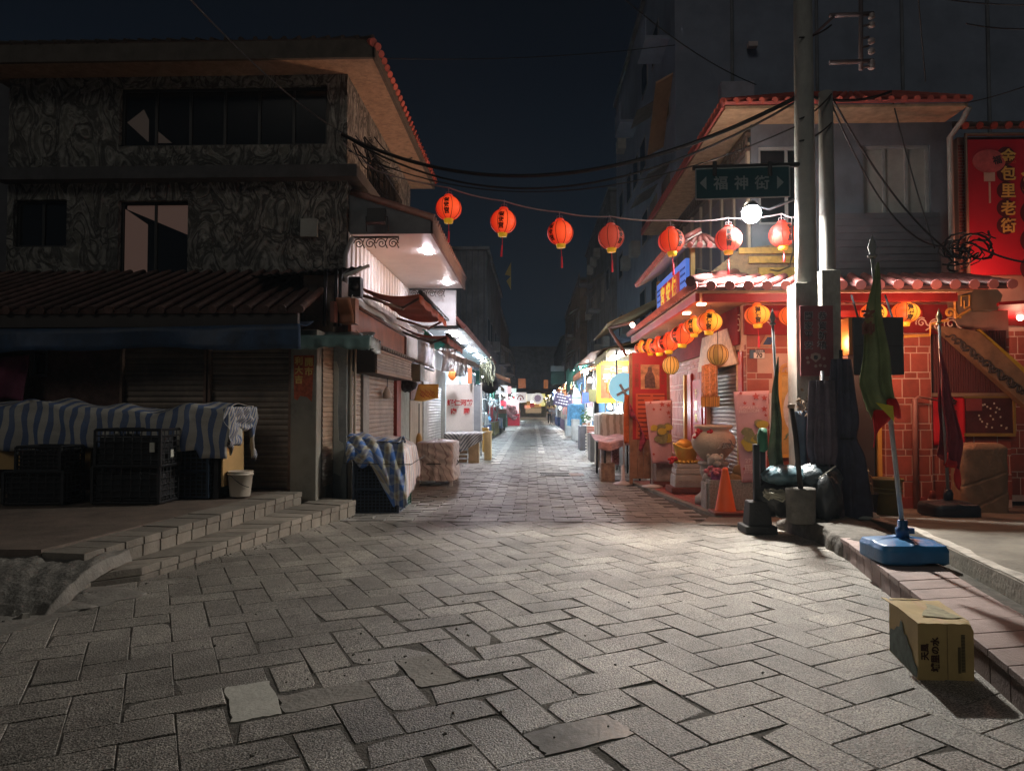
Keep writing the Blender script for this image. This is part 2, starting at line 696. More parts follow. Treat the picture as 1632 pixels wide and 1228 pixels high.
def kerb_front(y):
    ks = [(1.0, 1.75), (2.9, 2.33), (4.32, 2.65), (5.83, 2.94), (7.55, 3.27), (8.6, 3.36), (9.6, 3.2)]
    if y <= ks[0][0]: return ks[0][1]
    for (a, xa_), (b, xb_) in zip(ks, ks[1:]):
        if y <= b: return xa_ + (xb_ - xa_) * (y - a) / (b - a)
    return ks[-1][1]


def kerb_inner(y):
    ks = [(1.0, 2.45), (3.0, 2.9), (4.8, 3.3), (7.7, 3.85), (9.6, 4.1)]
    if y <= ks[0][0]: return ks[0][1]
    for (a, xa_), (b, xb_) in zip(ks, ks[1:]):
        if y <= b: return xa_ + (xb_ - xa_) * (y - a) / (b - a)
    return ks[-1][1]


PATCH = [(gr(352, 1125).xy, mat('patch_light', (.42, .41, .36), .7, var=.15, scale=6, bump=.25)), (gr(900, 1165).xy, mat('patch_smooth', (.17, .165, .15), .34, var=.3, scale=9, bump=.15, dirt=.2)),
         (gr(730, 1060).xy, M_CONC), (gr(560, 1090).xy, M_CONC)]
for i in range(-50, 50):
    for j in range(-50, 50):
        k = (i - j) % 4
        if k == 0: cs = [(0, 0), (2, 0), (2, 1), (0, 1)]
        elif k == 3: cs = [(0, 0), (1, 0), (1, 2), (0, 2)]
        else: continue
        pts = [og2 + ex * (i + a) * U + ey * (j + b) * U for a, b in cs]
        c = sum(pts, V((0, 0))) / 4
        if not (.6 < c.y < 10.05 and -13 < c.x < 4.2): continue
        if c.x < left_limit(c.y) - .1 or c.x > kerb_front(c.y) + .25: continue
        if c.y > 9.75 and c.x > 2.3: continue
        hit = [m for p_, m in PATCH if (p_ - c).length < .2]
        if hit:
            pm_ = MB(); pp = []
            for a, b in zip(pts, pts[1:] + pts[:1]):
                for kk in range(8):
                    q_ = c + (a.lerp(b, kk / 8) - c) * .985 + V((rnd.gauss(0, .006), rnd.gauss(0, .006))); pp.append((q_.x, q_.y, .001))
            pm_.prism(pp, (0, 0, -.02)); build('road_patch', pm_, hit[0], kind='structure'); PATCH = [q_ for q_ in PATCH if q_[1] is not hit[0] or (q_[0] - c).length >= .2]
            continue
        gap = .0045
        dmg = max(0, 1 - ((c.x + .55) / 1.5) ** 2 - ((c.y - 4.3) / 1.9) ** 2)
        q = []
        for p in pts:
            d = (c - p).normalized()
            amt = gap * 1.15 + abs(rnd.gauss(0, .0012))
            if rnd.random() < .02 + dmg * .5: amt += rnd.uniform(.015, .05)
            q.append(p + d * amt + V((rnd.gauss(0, .0015), rnd.gauss(0, .0015))))
        if rnd.random() < .03 + dmg * .55:      # broken corner
            kk = rnd.randrange(4)
            a, b, cc = q[kk - 1], q[kk], q[(kk + 1) % 4]
            r1, r2 = rnd.uniform(.1, .35), rnd.uniform(.1, .4)
            ins = [b.lerp(a, r1), b.lerp(b.lerp(a, r1).lerp(b.lerp(cc, r2), .5), .6), b.lerp(cc, r2)]
            q = q[:kk] + ins + q[kk + 1:]
        for p in q: p.y = min(p.y, 9.99)
        paver(road, [(p.x, p.y) for p in q], z=-.004 * dmg * rnd.random(), tone=rnd.uniform(.2, .8) - .1 * dmg)
build('road', road, M_PAVE, kind='structure')

bed = MB()
bed.add([(-14, -3, -.006), (6, -3, -.006), (6, 10, -.006), (-14, 10, -.006)], [(0, 1, 2, 3)])
bed.add([(-6, 10, -.012), (5, 10, -.012), (5, 130, -.012), (-6, 130, -.012)], [(0, 1, 2, 3)])
build('road_bed', bed, M_DIRT, kind='structure')

# street beyond the junction: courses of blocks laid across
crs = MB()
y = 10.02
row = 0
while y < 80:
    d = .2 if y < 40 else .4
    xx = -3.3 + (.2 if row % 2 else 0)
    while xx < 3.1:
        wd = .4 if y < 40 else .8
        rx = 1.95 + max(0, (15.5 - y)) * .13
        if y < 15.5 and xx + wd > rx: break
        k = rnd.uniform(.15, .85)
        if rnd.random() < .06: k = rnd.uniform(.85, 1.2)
        paver(crs, [(xx + .004, y + .004), (xx + wd - .004, y + .004), (xx + wd - .004, y + d - .004), (xx + .004, y + d - .004)], z=0, tone=k, tilt=.004, hz=.004, ch=.004)
        xx += wd
    y += d; row += 1
build('street', crs, M_COURSE, kind='structure')

rp = MB()
for y0 in range(0, 30):
    ya = 10.4 + y0 * .16; yb = ya + .16
    if ya > 15.2: break
    xs = 1.97 + max(0, (15.5 - ya)) * .13
    xx = xs + .1
    while xx < 3.5:
        paver(rp, [(xx + .003, ya + .003), (min(xx + .157, 3.5), ya + .003), (min(xx + .157, 3.5), yb - .003), (xx + .003, yb - .003)], z=.035, hz=.002, ch=.003, tilt=.002)
        xx += .16
build('temple_pavement', rp, M_RED, kind='structure')
ke = MB()
for k in range(16):
    ya = 10.4 + k * .3
    f = lambda yy: 1.97 + max(0, (15.5 - yy)) * .13
    ke.prism([(f(ya), ya + .004, -.02), (f(ya) + .1, ya + .004, -.02), (f(ya + .3) + .1, ya + .296, -.02), (f(ya + .3), ya + .296, -.02)], (0, 0, .058), t=rnd.random())
build('pavement_edge', ke, M_STEP, kind='structure')
pb = MB()
pb.prism([(2.25, 9.78, -.02), (3.3, 9.6, -.02), (3.6, 10.4, -.02), (2.55, 10.42, -.02)], (0, 0, .03))
build('pebble_path', pb, tint(mat('pebble', (.23, .2, .17), .8, var=.6, scale=60, bump=.9, bscale=90), .0), kind='structure')

# pale rows of guide blocks
mk = MB()
for k in range(44):
    yy = 20 + k * .9
    mk.bx(-1.17, -.93, yy, yy + .42, .004, .009)
for k in range(22):
    yy = 36 + k * .9
    mk.bx(1.48, 1.74, yy, yy + .5, .004, .009)
for k in range(60):
    yy = 24 + k * .7
    if k % 3: mk.bx(.2, .42, yy, yy + .5, .004, .008)
build('road_marking', mk, mat('marking_pale', (.62, .6, .55), .6, var=.25, scale=4), kind='structure')
gt = MB()
for k in range(16):
    gt.bx(.2 + k * .04, .222 + k * .04, 16.6, 17.15, -.01, .012)
gt.bx(.17, .86, 16.56, 16.62, -.01, .014); gt.bx(.17, .86, 17.13, 17.19, -.01, .014)
t = thing('drain_grate', 'metal drain grate set flat in the middle of the street paving', 'drain', (.5, 16.9, 0))
build('bars', gt, mat('grate_iron', (.09, .085, .08), .5, .6), t)
gf = MB(); gf.bx(.86, 1.2, 16.58, 17.17, -.01, .01)
build('side_plate', gf, mat('grate_plate', (.3, .2, .16), .6), t)

# ---- left platform and steps
def stepline(mb, f0, f1, b0, b1, zt0, zt1, zb0, zb1, n, lip=.02, course=True):
    """a row of blocks between front edge f0-f1 and back edge b0-b1"""
    f0, f1, b0, b1 = map(V, (f0, f1, b0, b1))
    for i in range(n):
        a, b = i / n + .002, (i + 1) / n - .002
        fa, fb = f0.lerp(f1, a), f0.lerp(f1, b)
        ba, bb = b0.lerp(b1, a), b0.lerp(b1, b)
        za_, zb_ = zt0 + (zt1 - zt0) * a, zt0 + (zt1 - zt0) * b
        j = rnd.gauss(0, .003)
        mb.prism([(fa.x, fa.y, za_ - .07), (fb.x, fb.y, zb_ - .07), (bb.x, bb.y, zb_ - .07), (ba.x, ba.y, za_ - .07)], (0, 0, .07 + j), t=rnd.random())
        o = (ba - fa).normalized() * .012
        ga = zb0 + (zb1 - zb0) * a
        mb.prism([(fa.x + o.x, fa.y + o.y, ga), (fb.x + o.x, fb.y + o.y, ga), (bb.x, bb.y, ga), (ba.x, ba.y, ga)], (0, 0, za_ - .074 - ga), t=rnd.random() * .8)


s1a, s1b = gr(225, 925, 0), gr(568, 820, 0)
s2a, s2b = gr(133, 886, .3), gr(482, 784, .36)
st = MB()
back1a, back1b = s2a.copy(), V((-3.1, s1b.y + .35, 0))
stepline(st, s1a.xy, s1b.xy, s2a.xy + V((-.05, .05)), V((-3.25, s1b.y + .3)), .12, .22, -.03, -.03, 17)
build('lower_step', st, M_STEP, kind='structure', bevel=.006)
st = MB()
dirn = (s2b.xy - s2a.xy).normalized(); nrm_ = V((-dirn.y, dirn.x)) * .42
stepline(st, s2a.xy, s2b.xy, s2a.xy + nrm_, s2b.xy + nrm_, .32, .37, -.03, -.03, 16)
build('upper_step', st, M_STEP, kind='structure', bevel=.006)
pl = MB()
q0, q1 = s2a.xy + nrm_, s2b.xy + nrm_
pl.prism([(q0.x, q0.y, -.03), (q1.x, q1.y, -.03), (q1.x, 11.2, -.03), (-16, 11.2, -.03), (-16, q0.y, -.03)], (0, 0, .375))
build('platform', pl, mat('platform_tile', (.155, .12, .095), .75, var=.3, scale=3, bump=.3, dirt=.5), kind='structure')
# broken concrete at the near end of the platform
def lump(mb, c, rx, ry, rz, seed):
    r = random.Random(seed); ph = [r.uniform(0, 6) for _ in range(6)]
    mb.ball(c, rx, ry, rz, 16, 10, lambda a, th: 1 + .1 * sin(3 * a + ph[0]) + .08 * sin(5 * a + ph[1] + 2 * th) + .06 * sin(9 * a + ph[2] + 4 * th))
cb = MB()
x = s2a.x + .1
def bfn(u, v):
    # worn, broken concrete edge: rounded profile with lumps and bites
    prof = [(5.34, -.02), (5.46, .07), (5.6, .14), (5.8, .21), (6.1, .275), (6.5, .28)]
    q = v * 5; i = min(4, int(q)); f = q - i
    X_ = x + .12 - 9 * u ** 1.5
    k = sin(X_ * 5.1) * .5 + sin(X_ * 11.3 + 1) * .3 + sin(X_ * 23 + v * 9) * .2
    m_ = sin(X_ * 37 + v * 21) * .4 + sin(X_ * 61 - v * 33) * .3 + sin(X_ * 17 + v * 47) * .3
    e_ = max(0, 1 - u * 40)
    return V((X_, prof[i][0] + (prof[i + 1][0] - prof[i][0]) * f + .035 * k * (1 - v) + .014 * m_ + .2 * e_ * (1 - v), (prof[i][1] + (prof[i + 1][1] - prof[i][1]) * f) * (1 + .07 * k * (v > 0)) * (1 - .35 * e_) + .012 * m_))
cb.grid(bfn, 260, 40)
build('platform_kerb', cb, M_CONC, kind='structure')
cb = MB()
ap = [gr(-300, 1110), gr(0, 1014), gr(130, 972), gr(196, 934), V((x + .35, 6.1, 0)), V((x - .2, 5.8, 0)), V((-9, 5.7, 0))]
for k in range(len(ap) - 1):
    cb.prism([(-6.5, 5.72, -.02), (ap[k].x, ap[k].y, -.02), (ap[k + 1].x, ap[k + 1].y, -.02)], (0, 0, .0275 + .0003 * k))
for i in range(7):
    p = gr(20 + 20 * i - (i % 3) * 60, 930 + 11 * (i % 4), 0)
    lump(cb, (p.x, p.y, .0), .42, .3, .045, 50 + i)
build('concrete_apron', cb, M_CONC, kind='structure')
rb_ = MB()
for i in range(260):
    if i < 90: cx, cy = rnd.gauss(-.55, .75), rnd.gauss(4.3, .9)
    elif i < 190:
        k = rnd.random(); q = s1a.lerp(s1b, k) if 's1a' in globals() else V((0, 5, 0)); cx, cy = q.x + rnd.gauss(.05, .05), q.y + rnd.gauss(-.03, .05)
    else: cx, cy = x - rnd.random() * 1.5, rnd.uniform(5.2, 5.75)
    if cy < 1: continue
    q = rnd.choice((.003, .004, .006, .009)) if i < 190 else rnd.uniform(.012, .04)
    rb_.ob((cx, cy, q * .4 + .002), (q * 2, q * 1.5, q), rnd.uniform(0, 3), rnd.uniform(-.4, .4), rnd.uniform(-.4, .4), rnd.uniform(.4, .9), t=rnd.random())
build('rubble', rb_, tint(mat('rubble_grey', (.15, .14, .12), .9, var=.4, scale=30), .5), kind='stuff')

# ---- right kerb, gutter strip and slab
kb = MB()
yy = 1.0
while yy < 7.55:
    y2 = yy + .27
    a, b, c, d = (kerb_front(yy), yy + .003), (kerb_inner(yy), yy + .003 + .12), (kerb_inner(y2), y2 - .003 + .12), (kerb_front(y2), y2 - .003)
    z = .2 + rnd.gauss(0, .002)
    kb.prism([(*a, z - .045), (*b, z - .045), (*c, z - .045), (*d, z - .045)], (0, 0, .045), t=rnd.random())
    i_ = .012
    kb.prism([(a[0] + i_, a[1], -.03), (*b, -.03), (*c, -.03), (d[0] + i_, d[1], -.03)], (0, 0, z - .018), t=rnd.random() * .5)
    yy = y2
build('kerb', kb, M_KERB, kind='structure', bevel=.005)
kc = MB()
def kfn(u, v):
    y_ = 7.56 + u * 2.0
    prof = [(0, -.03), (.01, .12), (.06, .19), (.3, .215), (.8, .225), (1, .2), (1.02, -.03)]
    k = v * 6; i = min(5, int(k)); f = k - i
    s = prof[i][0] + (prof[i + 1][0] - prof[i][0]) * f
    z_ = prof[i][1] + (prof[i + 1][1] - prof[i][1]) * f
    xa_, xb_ = kerb_front(y_), kerb_inner(y_)
    end = min(1, (1 - u) * 6)
    return V((xa_ + (xb_ - xa_) * s + .012 * sin(y_ * 19 + v * 7), y_, z_ * (.55 + .45 * end) + .008 * sin(y_ * 31 + s * 17)))
kc.grid(kfn, 36, 24)
build('kerb_end', kc, M_CONCD, kind='structure')


def slab_z(y_): return .33 - (y_ - 5) * .012 if y_ < 7.5 else max(.015, .30 - (y_ - 7.5) * .075)


sm = MB()
def sfn(u, v):
    y_ = 1 + u * 10.6
    xi = kerb_inner(y_) + (.16 if y_ < 7.6 else .16 + (y_ - 7.6) * .05)
    x_ = xi + (16 - xi) * v ** 1.6
    return V((x_, y_ + (.12 if v < .9 else 0), slab_z(y_) + (.006 * sin(x_ * 9) * sin(y_ * 7) if v > 0 else 0)))
sm.grid(sfn, 48, 30)
# its edge towards the kerb
for i in range(48):
    a, b = sfn(i / 48, 0), sfn((i + 1) / 48, 0)
    sm.add([a, b, (b.x - .01, b.y, -.03), (a.x - .01, a.y, -.03)], [(0, 1, 2, 3)])
build('concrete_yard', sm, M_SLAB, kind='structure')
ws = MB()
def wfn(u, v):
    y_ = 4.4 + u * 5.0
    p = sfn((y_ - 1) / 10.6, 0)
    k = .02 * sin(y_ * 5) + .015 * sin(y_ * 13)
    return V((p.x + .02 + k * .4 + v * (.11 + k * .5), y_ + .12, slab_z(y_) + .008))
ws.grid(wfn, 40, 2)
build('painted_strip', ws, mat('old_white_paint', (.42, .39, .34), .8, var=.4, scale=7, bump=.4, dirt=.5), kind='structure')
# dark gutter between kerb and yard
gu = MB()
for i in range(30):
    ya, yb = 1 + i * .3, 1 + (i + 1) * .3
    f = lambda q: sfn((q - 1) / 10.6, 0).x
    gu.add([(kerb_inner(ya) - .02, ya + .12, .17), (f(ya), ya + .12, .17), (f(yb), yb + .12, .17), (kerb_inner(yb) - .02, yb + .12, .17)], [(0, 1, 2, 3)])
build('gutter', gu, M_DIRT, kind='structure')
def ax(px, py, X):
    d = ray(px, py)
    return CAM + d * (X / d.x)


def holed(mb, o, right, up, w, h, th, holes):
    """a wall w x h, th thick behind its face, with rectangular openings"""
    o, right, up = V(o), V(right).normalized(), V(up).normalized()
    nr = right.cross(up)
    xs = sorted({0, w, *[a for H in holes for a in H[:2] if 0 < a < w]})
    zs = sorted({0, h, *[a for H in holes for a in H[2:] if 0 < a < h]})
    for a, b in zip(xs, xs[1:]):
        for c, d in zip(zs, zs[1:]):
            mx, mz = (a + b) / 2, (c + d) / 2
            if any(H[0] < mx < H[1] and H[2] < mz < H[3] for H in holes): continue
            mb.prism([o + right * a + up * c, o + right * b + up * c, o + right * b + up * d, o + right * a + up * d], nr * -th)


def window(name, parent, o, right, up, w, h, n, fm, gm, depth=.1, fr=.05, extra=None):
    o, right, up = V(o), V(right).normalized(), V(up).normalized()
    nr = right.cross(up)
    mb = MB()

    def bar(a, b, c, d, out=.0):
        mb.prism([o + right * a + up * c - nr * (depth - out), o + right * b + up * c - nr * (depth - out), o + right * b + up * d - nr * (depth - out), o + right * a + up * d - nr * (depth - out)], nr * -.05)
    bar(0, fr, 0, h); bar(w - fr, w, 0, h); bar(fr, w - fr, 0, fr); bar(fr, w - fr, h - fr, h)
    for i in range(1, n):
        bar(w * i / n - fr * .5, w * i / n + fr * .5, fr, h - fr, -.004)
    f = build(name, mb, fm, parent)
    gl = MB()
    k = depth + .03
    gl.quad(o + right * fr + up * fr - nr * k, o + right * (w - fr) + up * fr - nr * k, o + right * (w - fr) + up * (h - fr) - nr * k, o + right * fr + up * (h - fr) - nr * k)
    build('pane', gl, gm, f)
    return f


# ---------------------------------------------------------------- materials
def stucco():
    m = mat('swirl_stucco', (.3, .29, .26), .85, var=.55, scale=4.5, bump=.0)
    nt = m.node_tree; N, l = nt.nodes, nt.links
    b = N['Principled BSDF']
    src = b.inputs['Base Color'].links[0].from_socket
    tcn = N.new('ShaderNodeTexCoord')
    nz = N.new('ShaderNodeTexNoise'); nz.inputs['Scale'].default_value = 1.5; nz.inputs['Detail'].default_value = 5; nz.inputs['Distortion'].default_value = 2.2
    mp = N.new('ShaderNodeMapping'); mp.inputs['Scale'].default_value = (1.5, 1.5, .9)
    l.new(tcn.outputs['Object'], mp.inputs['Vector']); l.new(mp.outputs[0], nz.inputs['Vector'])
    cr = N.new('ShaderNodeValToRGB')
    e = cr.color_ramp.elements
    e[0].position = .36; e[0].color = (.45, .45, .42, 1)
    e[1].position = .68; e[1].color = (.4, .4, .38, 1)
    for p, c in ((.42, .9), (.455, .6), (.485, .24), (.52, .2), (.565, .62), (.62, .9)):
        q = e.new(p); q.color = (c, c, c, 1)
    l.new(nz.outputs['Fac'], cr.inputs[0])
    mul = N.new('ShaderNodeMix'); mul.data_type = 'RGBA'; mul.blend_type = 'MULTIPLY'; mul.inputs['Factor'].default_value = 1
    l.new(src, mul.inputs['A']); l.new(cr.outputs[0], mul.inputs['B'])
    l.new(mul.outputs['Result'], b.inputs['Base Color'])
    bp = N.new('ShaderNodeBump'); bp.inputs['Strength'].default_value = .9; bp.inputs['Distance'].default_value = .05
    l.new(cr.outputs[0], bp.inputs['Height']); l.new(bp.outputs[0], b.inputs['Normal'])
    return m


M_STUC = stucco()
M_WOODR = mat('reddish_wood', (.26, .16, .1), .7, var=.35, scale=5, bump=.3, bscale=20, dirt=.3)
M_DARK = mat('dark_metal', (.03, .03, .033), .5, .5, bump=.2)
M_FRAME = mat('window_frame_dark', (.025, .025, .025), .5, .3)
M_GLASS = mat('dark_glass', (.012, .014, .016), .12, spec=.6, var=.05)
M_TILE = tint(mat('roof_tile_dark', (.11, .06, .05), .7, var=.4, scale=6, bump=.3, dirt=.5), .3)
M_TILER = tint(mat('roof_tile_red', (.42, .085, .06), .5, var=.25, scale=6, bump=.2), .25)
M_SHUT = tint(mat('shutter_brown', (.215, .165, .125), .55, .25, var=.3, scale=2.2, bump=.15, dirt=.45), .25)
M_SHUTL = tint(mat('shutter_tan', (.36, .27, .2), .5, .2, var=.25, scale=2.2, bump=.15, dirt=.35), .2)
M_WHITE = mat('white_panel', (.62, .62, .6), .5, var=.1, scale=2, bump=.1, dirt=.25)
M_GREYP = mat('grey_panel', (.3, .31, .31), .6, var=.2, scale=2, dirt=.4)
M_COLM = mat('grey_pillar', (.25, .235, .2), .8, var=.2, scale=2.5, bump=.25, dirt=.5)
M_BLACK = mat('black_plastic', (.014, .014, .016), .5, bump=.15)
M_LED = emit('led_white', (.97, .9, 1.), 600)
M_GOLDL = mat('gold_letter', (.75, .5, .1), .45, emis=(.9, .6, .1), es=.0)
M_INK = mat('ink_black', (.015, .012, .012), .6)

# ---------------------------------------------------------------- the corner building on the left
YF, XR, YB = 13.0, -3.45, 19.8
XL = at(12, 300, YF).x
lb = thing('corner_building', 'three-storey building with grey swirled stucco and dark tiled eaves behind the stepped platform', 'building', ((XL + XR) / 2, YF, 0))
zt = za(300, 120, YF)
wins = []
z_of = lambda py: za(300, py, YF)
x_of = lambda px: at(px, 300, YF).x
W1 = (x_of(188), x_of(520), z_of(232), z_of(138))
W2 = (x_of(22), x_of(107), z_of(392), z_of(316))
W3 = (x_of(189), x_of(300), z_of(446), z_of(319))
mb = MB()
z0 = 3.6
holed(mb, (XL, YF, z0), (1, 0, 0), (0, 0, 1), XR - XL, zt - z0, .2, [(a - XL, b - XL, c - z0, d - z0) for a, b, c, d in (W1, W2, W3)])
SW = (14.6, 18.1, 6.35, 7.35)
holed(mb, (XR, YF + .2, z0), (0, 1, 0), (0, 0, 1), YB - YF - .2, zt - z0, .2, [(SW[0] - YF - .2, SW[1] - YF - .2, SW[2] - z0, SW[3] - z0)])
mb.bx(XL, XR - .2, YB - .2, YB, z0, zt)
build('wall', mb, M_STUC, lb)
for (a, b, c, d), n in ((W1, 6), (W2, 2)):
    window('window', lb, (a, YF, c), (1, 0, 0), (0, 0, 1), b - a, d - c, n, M_FRAME, M_GLASS)
f = window('window', lb, (W3[0], YF, W3[2]), (1, 0, 0), (0, 0, 1), W3[1] - W3[0], W3[3] - W3[2], 2, M_FRAME, M_GLASS)
f['label'] = 'tall window with pinkish reflection shapes painted on its pane'
rm = MB()   # glowing shapes on the pane, standing in for a pinkish reflection
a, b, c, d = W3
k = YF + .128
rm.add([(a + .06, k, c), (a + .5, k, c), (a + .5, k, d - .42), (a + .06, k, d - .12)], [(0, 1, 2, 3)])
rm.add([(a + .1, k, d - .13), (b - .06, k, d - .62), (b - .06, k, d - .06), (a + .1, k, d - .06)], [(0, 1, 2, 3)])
build('pane_reflection', rm, emit('reflection_glow', (.62, .36, .28), .075, (.05, .04, .04)), f)
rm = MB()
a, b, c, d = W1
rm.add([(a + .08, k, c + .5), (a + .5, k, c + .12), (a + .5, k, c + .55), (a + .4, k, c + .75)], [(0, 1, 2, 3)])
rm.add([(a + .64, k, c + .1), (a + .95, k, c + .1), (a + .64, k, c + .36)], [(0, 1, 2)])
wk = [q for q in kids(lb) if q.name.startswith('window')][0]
build('pane_reflection', rm, emit('reflection_glow_dim', (.5, .34, .26), .028, (.05, .04, .04)), wk)  # dimmer reflection painted on the long window's pane
window('window', lb, (XR, SW[0], SW[2]), (0, 1, 0), (0, 0, 1), SW[1] - SW[0], SW[3] - SW[2], 6, M_FRAME, M_GLASS)
rl = MB()
for i in range(22):
    yy = 15.0 + i * .15
    rl.tube([(XR + .06, yy, 6.3), (XR + .06, yy, 6.95)], .012, 5)
rl.tube([(XR + .06, 15, 6.95), (XR + .06, 18.2, 6.95)], .018, 5)
build('railing', rl, M_DARK, lb)
mb = MB()
zb = z_of(291); zc = z_of(272)
mb.bx(XL - .05, XR + .25, YF - .28, YF - .003, zb, zc)
mb.bx(XR + .003, XR + .25, YF, YB, zb, zc)
build('floor_band', mb, mat('band_concrete', (.07, .07, .072), .85, var=.3, dirt=.5), lb)
mb = MB()   # soffit and fascia of the top roof
EX, EY = XR + .62, YF - .6
mb.bx(XL - .3, EX, EY, YB + .2, zt - .02, zt + .04)
build('soffit', mb, mat('soffit_wood', (.3, .2, .135), .7, var=.35, scale=8, bump=.4, bscale=14), lb)
mb = MB()
mb.bx(XL - .32, EX + .02, EY - .05, EY + .02, zt - .03, zt + .3)
mb.bx(EX - .01, EX + .05, EY - .05, YB + .22, zt - .03, zt + .14)
build('fascia', mb, mat('fascia_dark', (.09, .075, .06), .8, var=.3, scale=5, dirt=.4), lb)
s_, tb, ds = MB(), MB(), MB()
tileroof(s_, tb, ds, (XL - .3, EY - .06, zt + .31), (EX, EY - .06, zt + .31), (XL + 1, YF + .5, zt + .8), (EX - 1.1, YF + .5, zt + .8), .26, .045, False)
build('front_tiles', tb, mat('tile_dark_front', (.045, .035, .03), .8, var=.4), lb); tb = MB()  # front slope tiles far darker than the street-side ones
tileroof(s_, tb, ds, (EX + .06, EY, zt + .17), (EX + .06, YB + .2, zt + .17), (EX - 1.04, YF + .5, zt + .8), (EX - 1.04, YB - 1.2, zt + .8), .26, .06)
hp = [(EX + .02 - 1.1 * q, EY - .08 + 1.18 * q, zt + .22 + .6 * q) for q in (0, .05, .1, .2, .5, 1)]
tb.tube(hp, .075, 8)
rf = build('roof', s_, mat('roof_base_dark', (.07, .045, .038), .8), lb)
build('tile_row', tb, M_TILER, rf); build('tile_end', ds, M_TILER, rf)

# street-side canopy with white soffit
CX, CY0, CY1, CZ = -1.9, 13.15, 19.45, 4.86
mb = MB(); mb.bx(XR + .01, CX, CY0, CY1, CZ, CZ + .05)
cp = build('canopy', mb, mat('soffit_white', (.62, .6, .58), .32, var=.08, scale=3, bump=.12, bscale=8), lb)
mb = MB()
mb.prism([(XR + .01, CY0 - .04, CZ - .03), (CX + .03, CY0 - .04, CZ - .03), (CX + .03, CY0 - .04, CZ + .25), (XR + .01, CY0 - .04, CZ + .72)], (0, .035, 0))
build('end_panel', mb, mat('gable_dark', (.10, .115, .125), .6, var=.2), cp)
s_, tb, ds = MB(), MB(), MB()
tileroof(s_, tb, ds, (CX + .06, CY0 - .05, CZ + .24), (CX + .06, CY1, CZ + .24), (XR + .05, CY0 - .05, CZ + .75), (XR + .05, CY1, CZ + .75), .24, .07)
s_.bx(CX, CX + .05, CY0 - .04, CY1, CZ - .04, CZ + .2)
build('canopy_tiles', tb, mat('canopy_tile', (.16, .085, .07), .55, var=.4, scale=6), cp)
build('canopy_edge', s_, mat('canopy_edge', (.16, .11, .1), .6), cp)
for (px, py) in ((681, 400), (712, 450)):
    d = ray(px, py); p = CAM + d * ((CZ - 1.6) / d.z)
    mb = MB(); mb.ob((p.x, p.y, CZ - .012), (.13, .42, .02)); build('ceiling_light', mb, emit('led_canopy', (.97, .9, 1), 300), cp)


def scroll(mb, o, right, w, n):
    """wrought-iron scroll strip hanging under a bar"""
    o, right = V(o), V(right)
    mb.tube([o, o + right * w], .022, 6)
    for i in range(n):
        c = o + right * (w * (i + .5) / n) - V((0, 0, .12))
        pts = [c + right * cos(a) * (.10 - .008 * a) * (1 if i % 2 else -1) + V((0, 0, sin(a) * (.10 - .008 * a))) for a in [k * .5 for k in range(22)]]
        mb.tube(pts, .011, 5)
        c2 = c + right * (w / n / 2)
        mb.tube([c2 + V((0, 0, .1)), c2 - right * .04, c2 - V((0, 0, .09))], .011, 5)


for Y_, x0, x1 in ((13.3, XR + .05, XR + .92), (19.3, XR + .1, XR + 1.05)):
    mb = MB(); scroll(mb, (x0, Y_, CZ - .05), (1, 0, 0), x1 - x0, 4)
    build('scroll_bracket', mb, mat('wrought_iron', (.05, .042, .035), .6, .3), cp)
# corrugated side wall under the canopy
mb = MB()
mb.grid(lambda u, v: V((XR + .005 + (.03 if (u * 40) % 2 < 1 else 0), 13.0 + u * 6.5, 3.3 + v * 1.55)), 240, 1, smooth=False)
build('ribbed_panel', mb, mat('ribbed_sheet', (.5, .49, .47), .5, var=.12, scale=2, dirt=.3), lb)
pp = MB()
pp.tube([(XR + .1, 13.1, 4.75), (XR + .03, 13.05, 4.6), (XR + .01, 12.93, 4.4), (XR + .0, 12.93, 3.6)], .045, 8)
build('downpipe', pp, M_GREYP, lb)
vb = MB(); vb.bx(x_of(482), x_of(508), YF - .1, YF - .005, z_of(380), z_of(352))
build('vent_plate', vb, mat('vent_pale', (.3, .31, .28), .6), lb)

# ground floor that steps forward, with its lean-to roof
YG = 10.7
zr = lambda py: za(300, py, YG)
xr = lambda px: at(px, 650, YG).x
mb = MB()
holed(mb, (-14, YG, .3), (1, 0, 0), (0, 0, 1), -3.62 + 14, 2.9, .2, [(xr(196) + 14, xr(326) + 14, .07, 2.22), (xr(336) + 14, xr(461) + 14, .07, 2.22), (xr(45) + 14, xr(74) + 14, zr(600) - .3, zr(556) - .3)])
build('front_wall', mb, mat('old_brick', (.10, .055, .045), .85, var=.4, scale=8, bump=.5, dirt=.4), lb)
for a, b in ((196, 326), (336, 461)):
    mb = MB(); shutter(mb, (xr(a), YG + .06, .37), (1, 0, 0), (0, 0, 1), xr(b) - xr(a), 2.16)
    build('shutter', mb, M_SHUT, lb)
    mb = MB()
    for q in (a - 3, b):
        mb = MB(); mb.bx(xr(q), xr(q + 4), YG - .05, YG + .02, .36, 2.5)
        build('shutter_guide', mb, mat('rail_rust', (.21, .13, .095), .55, .3, var=.3, scale=5, dirt=.3), lb)
window('window', lb, (xr(45), YG, zr(600)), (1, 0, 0), (0, 0, 1), xr(74) - xr(45), zr(556) - zr(600), 1, mat('steel_bright', (.5, .5, .5), .3, .8), M_GLASS, .02)
s_, tb, ds = MB(), MB(), MB()
tileroof(s_, tb, ds, (-14, 10.12, 3.0), (-3.35, 10.12, 3.0), (-14, 13, 4.1), (-3.5, 13, 4.1), .25, .06)
lr = build('lean_to_roof', s_, M_TILE, lb); build('tile_row', tb, M_TILE, lr); build('tile_end', ds, M_TILE, lr)
